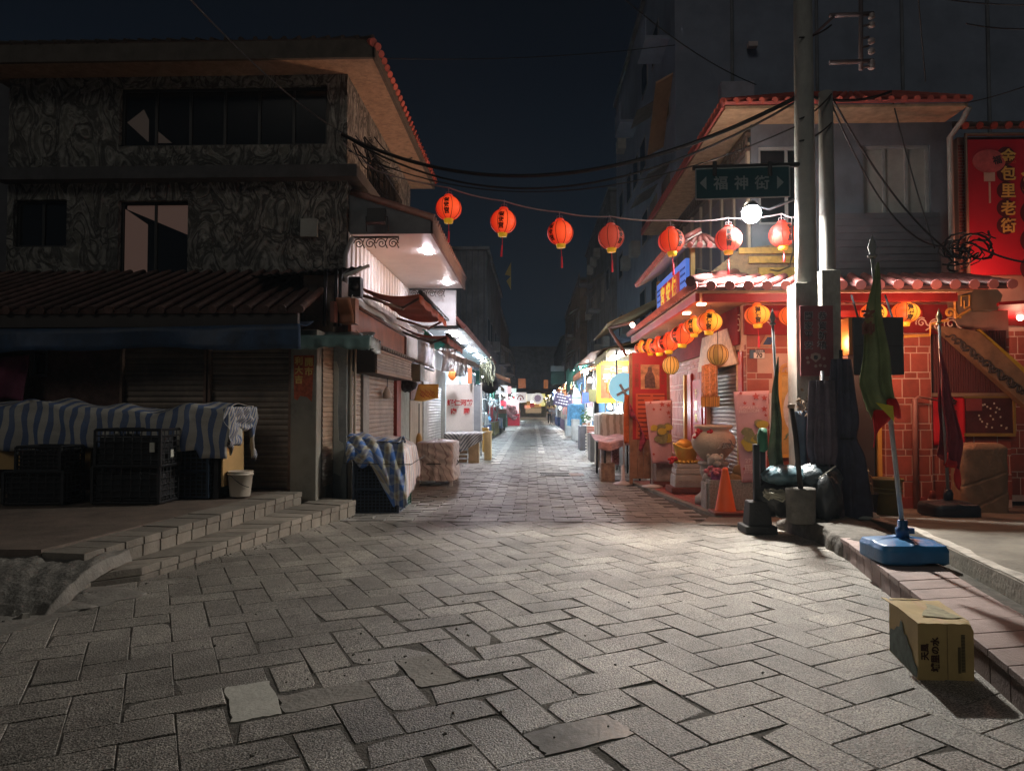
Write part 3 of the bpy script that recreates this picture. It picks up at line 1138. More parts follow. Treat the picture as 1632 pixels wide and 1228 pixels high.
mb = MB(); mb.bx(-14, -3.4, 10.16, 10.26, 2.76, 2.95); build('eave_beam', mb, mat('beam_dark', (.06, .05, .045), .8), lb)
# corner pillar
XC0, XC1, YC = at(463, 650, 10.45).x, -3.2, 10.45
mb = MB(); mb.bx(XC0, XC1, YC, YG - .005, .15, 2.75); build('pillar', mb, M_COLM, lb, bevel=.012)
mb = MB()
mb.bx(XC0 - .3, XC1, YG + .25, 11.3, .05, .38); build('plinth', mb, M_CONC, lb)
mb = MB(); shutter(mb, (XC1 + .0, YG + .03, .38), (0, 1, 0), (0, 0, 1), .58, 2.2, .075)
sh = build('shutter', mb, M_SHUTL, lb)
mb = MB(); mb.bx(-3.6, XC1 - .015, YG, 11.32, .1, 2.75)
mb.bx(-3.6, -2.965, 11.33, 24, .02, 2.75)
mb.bx(-3.7, -3.2, 11.33, 19.6, 2.75, 3.72)
build('side_wall', mb, mat('grimy_wall', (.2, .17, .14), .85, var=.35, scale=3, bump=.3, dirt=.5), lb)
mb = MB(); mb.bx(-3.185, -2.97, 11.27, 11.325, .1, 2.6); build('side_panel', mb, mat('blue_grey_paint', (.26, .30, .31), .7, var=.2, scale=4, bump=.2, dirt=.3), lb)
mb = MB()
pk = [(-3.17, .55), (-3.06, .5), (-3.0, .9), (-3.02, 1.02), (-3.09, 1.06), (-3.11, 1.5), (-3.1, 2.2), (-3.13, 2.32), (-3.18, 2.33)]
mb.prism([(x_, 11.268, z_) for x_, z_ in pk], (0, -.006, 0)); build('peeling_paint', mb, mat('pale_paint', (.46, .5, .47), .7, var=.12, dirt=.15), lb)
mb = MB()
for q, r_ in ((-2.93, .03), (-2.86, .022)):
    mb.tube([(q, 11.36, .12), (q, 11.36, 2.55)], r_, 8)
build('standpipe', mb, mat('pipe_cream', (.38, .33, .26), .5, dirt=.3), lb)
# street side shop fronts on the wall x=-2.965
XS = -2.96
ys = lambda px: ax(px, 650, XS).y
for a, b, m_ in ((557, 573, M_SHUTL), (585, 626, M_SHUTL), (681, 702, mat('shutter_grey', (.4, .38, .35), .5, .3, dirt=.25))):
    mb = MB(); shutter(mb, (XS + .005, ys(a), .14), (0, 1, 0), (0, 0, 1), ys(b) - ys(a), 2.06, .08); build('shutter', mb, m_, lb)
mb = MB()
for a, b in ((574.5, 584), (672, 680.5)):
    mb = MB(); mb.bx(XS, XS + .05, ys(a), ys(b), .06, 2.3)
    build('door_post', mb, mat('post_grey', (.36, .36, .33), .6, var=.25, scale=6, dirt=.3), lb)
mb = MB(); mb.bx(XS, XS + .07, ys(627.5), ys(634), .06, 2.25); build('red_post', mb, mat('red_paint_worn', (.36, .07, .05), .6, var=.35, scale=7, dirt=.2), lb)
mb = MB(); mb.bx(XS, XS + .03, ys(635), ys(650.5), .06, 2.2); build('wall_panel', mb, mat('pale_green_wall', (.42, .47, .42), .75, var=.2, scale=4, dirt=.35), lb)
mb = MB(); mb.bx(XS, XS + .03, ys(652), ys(671.5), .1, 1.75); dr = build('door', mb, mat('door_cream', (.45, .37, .26), .6, var=.15, dirt=.25), lb)
mb = MB(); mb.bx(XS, XS + .04, ys(652), ys(671.5), 1.78, 2.2); build('door_panel', mb, mat('transom_brown', (.22, .11, .08), .7), lb)

# poster on the pillar
ps = thing('door_poster', 'faded red new year poster with gold characters on the grey corner pillar', 'poster', (at(483, 600, YC).x, YC, 2.0))
a, b = at(468, 566, YC - .01), at(500, 640, YC - .01)
mb = MB()
mb.prism([(a.x, YC - .004, a.z), (a.x + .01, YC - .004, b.z + .05), (a.x + .06, YC - .004, b.z + .02), (a.x + .1, YC - .004, b.z + .09), (b.x - .1, YC - .004, b.z + .07), (b.x - .03, YC - .004, b.z), (b.x, YC - .004, a.z)], (0, -.003, 0))
build('paper', mb, mat('poster_red', (.36, .075, .03), .7, var=.5, scale=14, dirt=.4), ps)
cx_, cz_ = (a.x + b.x) / 2, a.z
GL = mat('gold_ink', (.58, .38, .1), .5)
text('開\n市', .13, (cx_ + .075, YC - .009, cz_ - .17), (1, 0, 0), (0, 0, 1), GL, ps, bold=.004, line=1.1)
text('利\n大\n吉', .125, (cx_ - .075, YC - .009, cz_ - .22), (1, 0, 0), (0, 0, 1), GL, ps, bold=.004, line=1.1)

# neighbour further left, lost in the dark
nb = thing('neighbour_building', 'unlit neighbour wall beyond the far left edge of the stucco building', 'building', (XL - 4, 14.5, 0))
mb = MB(); mb.bx(XL - 10, XL - .05, 14.2, 18, 0, 8.5); build('wall', mb, mat('dark_wall', (.09, .09, .1), .9), nb)

# ---------------------------------------------------------------- tarps and sheets over the front
def hang(name, label, cat, p0, p1, top_back, drop, m, wave=.03, nu=40, nv=8, seed=0, group=None, sagz=0):
    """cloth that runs out from the wall (top_back) to an edge p0-p1 and hangs down by drop"""
    r = random.Random(seed); ph = [r.uniform(0, 6) for _ in range(5)]
    p0, p1, tb_ = V(p0), V(p1), V(top_back)
    mb = MB()

    def fn(u, v):
        e_ = p0.lerp(p1, u) - V((0, 0, sagz * 4 * u * (1 - u)))
        wv = wave * (sin(u * 23 + ph[0]) + .6 * sin(u * 41 + ph[1]))
        if v < .5:
            k = 1 - v * 2
            return e_ + tb_ * k + V((0, 0, wv * .5 * k - .05 * sin(pi * k)))
        k = (v - .5) * 2
        dr_ = drop * (1 + .12 * sin(u * 9 + ph[2]) + .06 * sin(u * 29 + ph[3]))
        nrm = (p1 - p0).normalized().cross(V((0, 0, 1)))
        return e_ - V((0, 0, dr_ * k)) + nrm * wv * k
    mb.grid(fn, nu, nv)
    return build(name, mb, m, None, label, cat, group, solid=.006)


hang('blue_tarp', 'long dark blue tarpaulin valance over the left shutters under the eave', 'tarp', (-12, 10.02, 2.76), (-3.3, 9.98, 2.78), (0, .6, .12), .34, mat('tarp_blue', (.022, .05, .105), .55, var=.5, scale=3, bump=.6, bscale=7, dirt=.5), .06, 160, seed=1, sagz=.05)
hang('teal_tarp', 'grey-green plastic tarp sheltering the corner pillar', 'tarp', (at(468, 536, 10.2).x, 10.2, 2.64), (at(592, 534, 10.5).x, 10.5, 2.66), (-.1, .7, .12), .19, mat('tarp_teal', (.075, .125, .12), .35, var=.25, scale=3, bump=.3, bscale=9), .015, 24, seed=2)
hang('clear_plastic', 'crumpled clear plastic sheet tied to the end of the grey-green tarp', 'plastic sheet', (at(586, 533, 10.52).x, 10.52, 2.68), (at(607, 538, 11.4).x, 11.4, 2.66), (-.2, .1, .06), .22, mat('plastic_clear', (.4, .46, .47), .2, var=.3, scale=12, alpha=.75), .03, 14, seed=3)

rb = thing('awning_roller', 'orange-brown curved awning housing at the building corner over the tarp', 'awning box', at(548, 495, 10.85))
mb = MB()
c = at(548, 495, 10.85)
pr = []
for i in range(9):
    a_ = -pi / 2 + pi * .55 * i / 8
    pr.append((c.x - .02 + .0, c.y, c.z))
a0 = at(537, 474, 10.85); a1 = at(560, 512, 10.85)
W_ = a1.x - a0.x
mb.grid(lambda u, v: V((a0.x - .02 + W_ * (.02 + u * .98), 10.85 + .22 * (1 - cos(min(1, v * 1.6) * pi / 2)) - .16 * sin(min(1, v * 1.6) * pi / 2) * 0 - .0, a0.z - (a0.z - a1.z) * v)), 4, 10)
mb.bx(a0.x, a0.x + W_, 11.08, 11.3, a1.z, a0.z + .02)
build('cover', mb, mat('orange_sheet', (.40, .17, .09), .4, var=.25, scale=4, dirt=.3), rb, solid=.01)
mb = MB(); mb.bx(a0.x - .12, a0.x - .05, 10.9, 11.1, a1.z, a0.z - .05); build('end_cap', mb, mat('rust_red', (.2, .07, .05), .6), rb)

# flat sheet and poles above the corner
fs_ = thing('sheet_roof', 'dark sheet of corrugated roofing with a pale edge bar jutting out above the corner', 'roof sheet', at(540, 432, 11.3))
p0, p1, p2, p3 = at(400, 440, 11.0), at(588, 424, 11.0), at(570, 436, 12.8), at(420, 446, 12.8)
mb = MB(); mb.grid(lambda u, v: p0.lerp(p1, u).lerp(p3.lerp(p2, u), v) + V((0, 0, .015 * sin(u * 90))), 60, 2); build('sheet', mb, M_DARK, fs_, solid=.01)
mb = MB(); mb.tube([at(548, 440, 10.98), at(589, 423, 10.98)], .03, 6); build('edge_bar', mb, M_WHITE, fs_)
mb = MB()
for px in (517, 534, 541):
    mb.tube([at(px, 520, 11.1), at(px + 2, 428, 11.1)], .028, 6)
build('post', mb, M_DARK, fs_)
sk = thing('box_speaker', 'small black box speaker fixed beside the poles above the corner', 'speaker', at(522, 470, 11.05))
mb = MB(); p = at(567, 458, 11.4); mb.ob((p.x, p.y, p.z), (.2, .2, .32)); build('case', mb, M_BLACK, sk, bevel=.01)
mb = MB(); mb.lathe((p.x, p.y - .105, p.z), [(.0, 0), (.07, 0), (.075, .01), (.0, .012)], 14, Matrix.Rotation(pi / 2, 3, 'X')); build('cone', mb, M_DARK, sk)
fl = thing('flood_box', 'dark unlit floodlight on a bracket above the white canopy', 'floodlight', at(600, 345, 12.9))
p = at(600, 345, 12.85)
mb = MB(); mb.ob(p, (.34, .12, .3), 0, R(-20)); build('housing', mb, M_BLACK, fl, bevel=.01)
mb = MB(); mb.tube([p + V((-.2, .1, -.25)), p + V((-.2, .02, 0)), p + V((.2, .02, 0)), p + V((.2, .1, -.25))], .014, 6); build('bracket', mb, M_DARK, fl)

# ---------------------------------------------------------------- orange awnings along the street
def awning(name, label, y0, y1, xw, xo, zw, zo, m, seed, arm=True, val=.16):
    t = thing(name, label, 'awning', (xw, (y0 + y1) / 2, zw))
    r = random.Random(seed); ph = r.uniform(0, 6)
    mb = MB()

    def fn(u, v):
        y_ = y0 + (y1 - y0) * u
        if v < .85:
            k = v / .85
            return V((xw + (xo - xw) * k, y_, zw + (zo - zw) * k - .12 * sin(pi * k) * (.6 + .4 * sin(u * 6 + ph)) + .015 * sin(u * 30 + k * 4)))
        k = (v - .85) / .15
        return V((xo + .02 * sin(u * 25), y_, zo - val * k * (1 + .1 * sin(u * 31))))
    mb.grid(fn, 26, 14)
    build('fabric', mb, m, t, solid=.006)
    mb = MB(); mb.tube([(xo + .02, y0 - .03, zo + .02), (xo + .02, y1 + .03, zo + .02)], .04, 8); build('front_bar', mb, M_DARK, t)
    if arm:
        for q in (y0 + .25, y1 - .3):
            mb = MB()
            el = V(((xw + xo) / 2 + .1, q + .55, (zw + zo) / 2 - .22))
            mb.tube([(xw, q, zw - .12), el], .03, 6); mb.tube([el, (xo, q, zo - .02)], .026, 6); mb.ball(el, .045, n=8, k=5)
            build('arm', mb, mat('awning_arm', (.18, .12, .1), .5, .4), t)
    return t


M_OR = mat('awning_orange', (.42, .10, .05), .7, var=.25, scale=2, bump=.25, bscale=9, dirt=.25)
M_OR2 = mat('awning_rust', (.36, .09, .055), .7, var=.3, scale=2, bump=.25, bscale=9, dirt=.35)
awning('folding_awning', 'open orange folding-arm awning nearest the white canopy', 12.45, 16.4, -3.1, -2.0, 3.74, 3.6, M_OR, 3)
awning('folding_awning', 'rust-red awning hanging lower behind the first orange one', 15.6, 19.2, -3.0, -1.9, 3.42, 3.18, M_OR2, 4)
tt = MB()
qa, qb, qc, qd = at(672, 525, 16.0), at(729, 556, 18.6), at(700, 551, 18.4), at(682, 538, 16.8)
tt.grid(lambda u, v: qa.lerp(qb, u).lerp(qd.lerp(qc, u), v) + V((.04 * sin(v * 9 + u * 5), 0, -.12 * sin(pi * u) * (.4 + v) + .03 * sin(v * 14))), 20, 10)
build('teal_cloth', tt, mat('cloth_teal', (.03, .34, .27), .6, var=.2, scale=4, bump=.2), None, 'bright teal cloth slung under the rust-red awning', 'cloth', solid=.006)
# white folded tarp edge and the orange signboard under it
wf = MB(); p, q = at(559, 469, 11.3), at(641, 525, 15.6)
wf.grid(lambda u, v: p.lerp(q, u) + V((.02 + .03 * sin(u * 17), 0, .0 - .1 * v * (1 + .2 * sin(u * 11)))), 20, 3)
build('folded_tarp', wf, mat('tarp_white', (.55, .62, .64), .5, var=.1), None, 'long white folded tarp edge slanting above the orange board', 'tarp', solid=.03)
ob_ = thing('orange_board', 'bare orange signboard panel running along the shop front', 'signboard', at(600, 520, 13))
p, q = at(560, 487, 11.35), at(645, 541, 15.7)
mb = MB(); mb.prism([p, (q.x, q.y, q.z + .05), (q.x, q.y, q.z - .55), (p.x, p.y, p.z - .52)], (-.05, 0, 0)); build('panel', mb, mat('board_orange', (.40, .145, .075), .55, var=.25, scale=2.5, bump=.15, dirt=.35), ob_)
mb = MB(); mb.tube([(q.x + .01, q.y, q.z + .06), (q.x + .01, q.y, q.z - .57)], .035, 6); mb.tube([p + V((.01, 0, .04)), (q.x + .01, q.y, q.z + .09)], .03, 6); build('frame', mb, mat('frame_brown', (.15, .08, .06), .6), ob_)
ct = thing('corrugated_awning', 'narrow corrugated metal awning with scalloped edge over the tan shutter', 'awning', at(640, 565, 14))
p, q = at(604, 551, 12.0), at(692, 586, 18.4)
mb = MB(); mb.grid(lambda u, v: p.lerp(q, u) + V((-.5 * v, 0, .2 * v + .032 * sin(u * 2 * pi * 30))), 240, 3); build('sheet', mb, mat('sheet_grey', (.42, .4, .37), .45, .4, var=.2, dirt=.3), ct, solid=.008)
mb = MB(); mb.tube([p + V((-.02, 0, -.07)), q + V((-.02, 0, -.07))], .035, 6); build('edge_beam', mb, M_DARK, ct)
# shutter housing box
hb = thing('shutter_housing', 'tan slatted shutter housing with black end above the rolled-down shutter', 'shutter box', at(620, 580, 13))
p = at(560, 555, 11.6); q = at(598, 594, 11.6)
mb = MB(); mb.bx(p.x, q.x, 11.6, 15.0, q.z, p.z); build('case', mb, mat('case_dark', (.06, .05, .045), .6), hb)
mb = MB(); shutter(mb, (q.x + .012, 11.64, q.z + .05), (0, 1, 0), (0, 0, 1), 3.3, p.z - q.z - .09, .045, .012); build('slat_front', mb, M_SHUTL, hb)
mb = MB(); mb.bx(p.x + .02, q.x - .02, 11.588, 11.598, q.z + .02, p.z - .02); build('end_plate', mb, mat('end_black', (.028, .026, .025), .6), hb)
mb = MB()
for a_, b_ in ((q.z, q.z + .05), (p.z - .04, p.z)):
    mb.bx(q.x + .002, q.x + .03, 11.6, 15.0, a_, b_)
build('rim', mb, mat('rim_tan', (.34, .22, .14), .6, dirt=.2), hb)
ab = thing('meter_box', 'olive grey metal box on the wall beside the yellow banner', 'box', at(662, 594, 15.4))
mb = MB(); p = at(653, 580, 15.3); q = at(670, 607, 15.3); mb.bx(p.x, q.x, 15.3, 15.8, q.z, p.z); build('case', mb, mat('olive_box', (.17, .155, .11), .5, dirt=.2), ab, bevel=.01)
mb = MB(); mb.bx(p.x + .02, q.x - .02, 15.288, 15.298, q.z + .03, p.z - .03); build('cover', mb, mat('olive_cover', (.2, .18, .13), .5), ab)
# hanging lamp shade, banner, broom
hl = thing('hanging_bulb', 'unlit white bulb shade dangling on a cord before the tan shutter', 'lamp', at(616, 620, 13.8))
p = at(617, 625, 13.8)
mb = MB(); mb.lathe(p, [(.09, -.12), (.085, -.02), (.04, .08), (.025, .1)], 14); build('shade', mb, mat('shade_white', (.6, .6, .57), .5), hl)
mb = MB(); mb.tube([p + V((0, 0, .1)), p + V((.01, 0, .5))], .008, 5); build('cord', mb, M_BLACK, hl)
yb = thing('yellow_banner', 'yellow cloth banner with red brush marks hanging over the shop fronts', 'banner', at(690, 625, 16.2))
p0, p1 = at(667, 612, 16.0), at(699, 612, 16.4)
mb = MB(); mb.grid(lambda u, v: p0.lerp(p1, u) + V((-.1 * v * (1 - u), -.03 * sin(u * 7), -.36 * v - .03 * sin(u * 5) * v)), 14, 6); build('cloth', mb, mat('banner_yellow', (.62, .36, .06), .7, var=.2, scale=4), yb, solid=.004)
mb = MB()
for k in range(9):
    u = .15 + .08 * k
    o = p0.lerp(p1, u) + V((-.02, -.05, -.13 - .02 * (k % 3)))
    mb.tube([o, o + V((.03, 0, -.06)), o + V((-.01, 0, -.1)), o + V((.03, 0, -.14))], .007, 4)
build('brush_marks', mb, mat('red_ink', (.5, .06, .03), .6), yb)
bl = MB()
for k in range(14):
    p = at(645 + 1.5 * (k % 9), 603 + 3 * (k % 5), 15.9); lump(bl, p, .13, .12, .12, 70 + k)
build('bundled_bag', bl, mat('bag_black', (.02, .02, .025), .35, bump=.4, bscale=14), None, 'black plastic bag stuffed under the olive metal box', 'bag')
br = thing('broom', 'straw broom hanging head down against the cream door', 'broom', at(662, 700, 18))
p = at(663, 690, 17.9); p.x = XS + .09
mb = MB(); mb.tube([p, p + V((0, 0, .75))], .014, 6); build('handle', mb, M_BLACK, br)
mb = MB(); mb.lathe(p + V((0, 0, -.42)), [(.085, 0), (.1, .1), (.07, .32), (.025, .42)], 12, wob=lambda a, z: 1 + .12 * sin(a * 6 + z * 20)); build('bristles', mb, mat('straw', (.5, .3, .1), .9, var=.3, scale=30, bump=.6, bscale=60), br)
for i, (px, py, w_, h_, c_, l_) in enumerate(((678, 560, 26, 46, (.72, .7, .68), 'greyish hanging plastic strip curtain above the yellow banner'), (715, 570, 22, 44, (.8, .7, .66), 'pinkish rolled clear plastic sheet hanging from the shop eave'), (735, 585, 18, 30, (.5, .42, .38), 'brown folded plastic sheet hanging behind the pinkish roll'))):
    p = at(px, py, 16.6 + i * 1.2)
    k = (16.6 + i * 1.2) / F
    mb = MB(); mb.grid(lambda u, v: V((p.x + (u - .5) * w_ * k + .02 * sin(v * 4), p.y + .012 * sin(u * 16 + v * 3), p.z + h_ * k * (.5 - v) )), 18, 6)
    build('plastic_curtain', mb, mat('plastic_c%d' % i, c_, .35, var=.25, scale=14, bump=.6, bscale=26, alpha=.55), None, l_, 'plastic sheet', solid=.01)

# ---------------------------------------------------------------- noodle shop sign wall and striped table
nw = thing('menu_wall', 'white shop panel with red handwritten noodle menu above the striped table', 'shop sign', at(733, 650, 21.8))
p, q = at(711, 612, 21.8), at(754, 684, 21.8)
mb = MB(); mb.bx(p.x, q.x, 21.8, 21.86, q.z - .3, p.z); build('panel', mb, mat('panel_cream', (.68, .66, .6), .5, var=.08, dirt=.15), nw)
text('蝦仁河粉\n肉　圓', .2, ((p.x + q.x) / 2 + .02, 21.79, za(733, 648, 21.8)), (1, 0, 0), (0, 0, 1), mat('red_letter', (.5, .03, .03), .6), nw, bold=.006, line=1.3)
gp = MB(); p2 = at(767, 680, 21.7); gp.bx(q.x + .02, p2.x, 21.7, 21.74, q.z - .4, p.z - .05); build('glass_panel', gp, mat('frosted_grey', (.3, .34, .36), .25, var=.15, scale=3), nw)
gp = MB()
for x_ in (q.x + .01, p2.x): gp.bx(x_ - .02, x_ + .02, 21.66, 21.69, .1, p.z + .05)
build('frame', gp, mat('frame_white', (.6, .6, .56), .5), nw)
sl_ = thing('street_lantern_small', 'small orange lantern beside a red paper strip over the noodle menu', 'lantern', at(720, 596, 21.2))
p = at(721, 597, 21.2)
mb = MB(); mb.ball(p, .13, .13, .17, 12, 8); build('body', mb, emit('orange_glow_dim', (1, .25, .05), .6, (.6, .2, .05)), sl_)
mb = MB(); mb.bx(p.x + .42, p.x + .55, 21.6, 21.62, p.z - .25, p.z + .25); build('paper_strip', mb, mat('paper_orange', (.6, .2, .08), .6), sl_)

tb_ = thing('stall_table', 'wooden stall table with pale crate legs under the grey striped cloth', 'table', gr(745, 735))
t0, t1 = gr(712, 737), gr(764, 737)
YT = 20.2
X0, X1 = at(713, 690, YT).x, at(764, 690, YT).x
mb = MB(); mb.bx(X0, X1, YT, YT + 1.4, .8, .84); build('tabletop', mb, mat('table_wood', (.3, .22, .14), .7), tb_)
for (x_, w__) in ((X0 + .05, .12), (X1 - .32, .3)):
    mb = MB(); mb.bx(x_, x_ + w__, YT + .06, YT + .3, .0, .795); build('leg', mb, mat('crate_wood', (.42, .29, .16), .75, var=.25, scale=6, dirt=.3), tb_)
mb = MB()
for k in range(3):
    mb.bx(X0 + .2, X1 - .36, YT + .1, YT + .34, .02 + .12 * k, .1 + .12 * k)
build('shelf_boards', mb, mat('crate_wood2', (.33, .23, .14), .75, dirt=.3), tb_)
M_STG = striped('cloth_grey_stripe', [(1, (.5, .5, .5)), (1, (.12, .13, .15))], 9, 'U', wob=.02)
mb = MB()
def clothfn(u, v):
    x_ = X0 - .1 + (X1 - X0 + .2) * u
    if v < .45:
        k = v / .45
        dr_ = .42 * (1 - abs(u - .42) * 1.4) + .12
        return V((x_, YT - .03 - .02 * sin(u * 20), .85 - dr_ * (1 - k)))
    return V((x_ , YT - .03 + (v - .45) / .55 * 1.45, .855 + .01 * sin(u * 17 + v * 9)))
mb.grid(clothfn, 30, 16)
mb2 = MB()
mb2.v = mb.v; mb2.f = mb.f; mb2.s = mb.s; mb2.t = mb.t
mb2.uv = {i: ((q_[0] + q_[1] * (1 if q_[0] < .42 else -1) * .9), q_[1]) for i, q_ in mb.uv.items()}
build('striped_cloth', mb2, M_STG, None, 'grey and white striped cloth with pointed corner draped over the wooden stall table', 'tablecloth', solid=.006)
for k in range(3):
    pb_ = MB(); a_ = gr(774 - 4 * k + 3, 733 - 13 * k); pb_.bx(a_.x - .1, a_.x + .1, a_.y, a_.y + .5, 0, .8); pb_.bx(a_.x - .12, a_.x + .12, a_.y - .02, a_.y + .52, .8, .86)
    build('stall_crate', pb_, mat('crate_yellow%d' % k, ((.5, .36, .17), (.55, .33, .07), (.6, .36, .05))[k], .65, var=.2, dirt=.2), None, ('tall pale wooden crate beside the striped cloth table', 'yellow crate standing behind the pale wooden crate', 'orange-yellow crate farthest along the row behind the striped table')[k], 'crate')

# ---------------------------------------------------------------- covered stall on the platform
cs = thing('covered_stall', 'long closed stall with cardboard side on the stepped platform', 'stall', (-6.2, 9.9, .36))
SX1, SY0, SY1 = -4.2, 9.45, 10.3
mb = MB(); mb.bx(SX1 - .02, SX1, SY0 + .1, SY1 - .05, .52, 1.3); build('side_panel', mb, mat('cardboard', (.5, .32, .13), .8, var=.12, scale=3, bump=.1), cs); mb = MB(); mb.bx(-7.6, -6.0, SY0 + .05, SY0 + .09, .75, 1.35)
build('front_panel', mb, mat('cardboard', (.5, .32, .13)), cs)
mb = MB(); mb.bx(-9.6, SX1 - .03, SY0 + .1, SY1, 1.28, 1.45)
build('tabletop', mb, mat('stall_wood', (.2, .14, .09), .8), cs)
for x_ in (-9.3, -7.7, -5.9, SX1 - .1):
    for y_ in (SY0 + .14, SY1 - .08):
        mb = MB(); mb.bx(x_ - .03, x_ + .03, y_ - .03, y_ + .03, .36, 1.28); build('leg', mb, M_DARK, cs)
M_STB = striped('tarp_blue_stripe', [(1, (.52, .5, .45)), (.85, (.10, .155, .30))], 34, 'U', wob=.01, dirt=.35)
mb = MB()
def tarpfn(u, v):
    x_ = -9.9 + (SX1 + .12 + 9.9) * u
    ed = max(0, (u - .93) / .07)
    zt_ = 1.58 + .05 * sin(u * 14) + .03 * sin(u * 37) + (.06 if u < .5 else 0) - .02 * ed
    if v < .5:
        k = v / .5
        lo = 1.0 + .03 * sin(u * 21) + .12 * max(0, (.35 - u)) + .05 * (1 - u) - (.12 if u > .93 else 0)
        return V((x_ + .02 * sin(k * 7 + u * 60), SY0 - .02 + .035 * sin(u * 75) * (1 - k) - .02 * sin(u * 31) + .06 * k ** 3, lo + (zt_ - lo) * k))
    k = (v - .5) / .5
    return V((x_, SY0 + .04 + (SY1 + .05 - SY0) * k, zt_ + .05 * sin(pi * k) + .02 * sin(u * 50 + k * 8) - .25 * max(0, k - .9) * 10))
mb.grid(tarpfn, 150, 18)
def endfn(u, v):
    y_ = SY0 - .02 + (SY1 + .1 - SY0) * u
    lo = 1.28 - (.32 if u < .35 else 0) * (1 - abs(u - .15) * 2) - (.45 if u > .86 else 0) + .03 * sin(u * 30)
    return V((SX1 + .1 + .05 * sin(u * 22 + v * 6) + .03 * sin(v * 17) * (1 - v), y_, lo + (1.6 - lo) * v))
mb.grid(endfn, 44, 14)
build('striped_tarp', mb, M_STB, None, 'blue and white striped tarp pulled over the long platform stall', 'tarp', solid=.005)
M_CRB = mat('crate_black', (.022, .023, .026), .45, bump=.1)
M_CRN = mat('crate_navy', (.02, .035, .06), .45, bump=.1)
GC = 'black plastic crates on the stepped platform'
X_ = at(200, 700, 9.3).x
for k, (dx, dz, dr, l_) in enumerate(((0, 0, .03, 'black lattice crate at the bottom of the stack before the striped stall'), (.03, .47, -.02, 'black lattice crate with pale stickers, top of the stack'))):
    t = crate('plastic_crate', l_, (at(218, 700, 9.2).x + dx, 9.2, .375 + dz), (.85, .5, .46), M_CRB, dr, GC)
    mb = MB(); o = V(t.location)
    if k == 1:
        mb.bx(o.x + .3, o.x + .36, o.y - .29, o.y - .27, o.z + .18, o.z + .3); mb.bx(o.x + .445, o.x + .455, o.y - .05, o.y + .02, o.z + .1, o.z + .2)
        build('sticker', mb, mat('sticker', (.55, .55, .48), .6), t)
for k in range(2):
    crate('plastic_crate', ('navy crate standing under the open end of the striped tarp', 'navy crate on top of the lower one under the tarp end')[k], (at(312, 740, 9.75).x, 9.75, .375 + .36 * k), (.55, .45, .35), M_CRN, 0, GC)
crate('plastic_crate', 'dark crate far left below the stall with a broken rim', (at(80, 740, 9.2).x, 9.1, .375), (.72, .5, .4), M_CRB, .1, GC)
crate('plastic_crate', 'smaller dark crate resting on the far left one', (at(84, 740, 9.2).x, 9.15, .785), (.6, .42, .3), M_CRB, -.05, GC)
crate('plastic_crate', 'green-black crate behind the white bucket', (at(362, 740, 10).x, 10.05, .375), (.45, .4, .2), mat('crate_green', (.02, .05, .045), .45), 0, GC)
bk = thing('bucket', 'white plastic bucket with wire handle at the end of the striped stall', 'bucket', (at(383, 760, 9.75).x, 9.75, .37))
p = V(bk.location)
mb = MB(); mb.lathe(p, [(.13, 0), (.135, .01), (.165, .29), (.175, .292), (.175, .315), (.165, .315), (.165, .33), (.175, .332), (.175, .345), (.155, .345), (.128, .03), (.0, .028)], 28); build('body', mb, mat('bucket_white', (.55, .5, .42), .5, var=.1, dirt=.25), bk)
mb = MB(); mb.tube([p + V((.17 * cos(a), .17 * sin(a) - .0 , .3 - .16 * sin((a + .6) / 3.14 * pi) if 0 else .3 - .17 * max(0, sin(a * 1. + 1.9)))) + V((.01 * cos(a), .01 * sin(a), 0)) for a in [-2.6 + i * .16 for i in range(14)]], .006, 5); build('handle', mb, M_DARK, bk)
cl = MB(); p0 = at(0, 555, 10.4)
cl.grid(lambda u, v: V((p0.x - .9 + 1.3 * u, 10.4 + .06 * sin(u * 14 + v * 3), 2.38 - .75 * v * (1 + .15 * sin(u * 6)) - .05 * sin(pi * u))), 24, 10)
build('hanging_cloth', cl, mat('cloth_magenta', (.16, .03, .07), .8, var=.5, scale=2), None, 'dull magenta cloth hanging at the far left under the eave', 'cloth', solid=.01)

# ---------------------------------------------------------------- crates under a blue tarp by the street
A = gr(558, 818); Bp = gr(640, 600)
bx0, bx1 = -2.72, -2.02
M_CRT = mat('crate_mesh_navy', (.03, .045, .075), .4)
M_CRG = mat('crate_mesh_green', (.03, .11, .09), .4)
GB = 'crates stacked under the street-side blue tarp'
k = 0
for z_ in (.0, .36, .72):
    crate('stacked_crate', ('navy mesh crate at the bottom front of the tarp-covered pile', 'navy mesh crate in the middle of the tarp-covered pile', 'navy mesh crate at the top under the blue tarp')[k], ((bx0 + bx1) / 2, 10.98, z_), (.68, .52, .35), M_CRT, 0, GB, n=(12, 9, 7))
    k += 1
for z_, l_ in ((.0, 'green mesh crate low at the street side of the covered pile'), (.36, 'green mesh crate above the low one inside the covered pile')):
    crate('stacked_crate', l_, ((bx0 + bx1) / 2, 11.58, z_), (.66, .52, .35), M_CRG, 0, GB, n=(12, 9, 7))
tp = thing('blue_striped_tarp', 'blue checked tarp with fine-striped lining thrown over the street-side crates', 'tarp', ((bx0 + bx1) / 2, 11.3, .3))
M_FINE = striped('tarp_fine_stripe', [(1.2, (.72, .7, .68)), (.35, (.25, .25, .42)), (.9, (.7, .68, .66)), (.3, (.5, .16, .16))], 9, 'U', wob=.03, dirt=.2)
M_BIG = striped('tarp_big_stripe', [(1, (.06, .16, .46)), (.35, (.5, .5, .4)), (.5, (.32, .26, .18)), (.4, (.5, .52, .5))], 5, 'U', cross=4, wob=.02, dirt=.15)
mb = MB()
YY0, YY1 = 10.66, 11.95
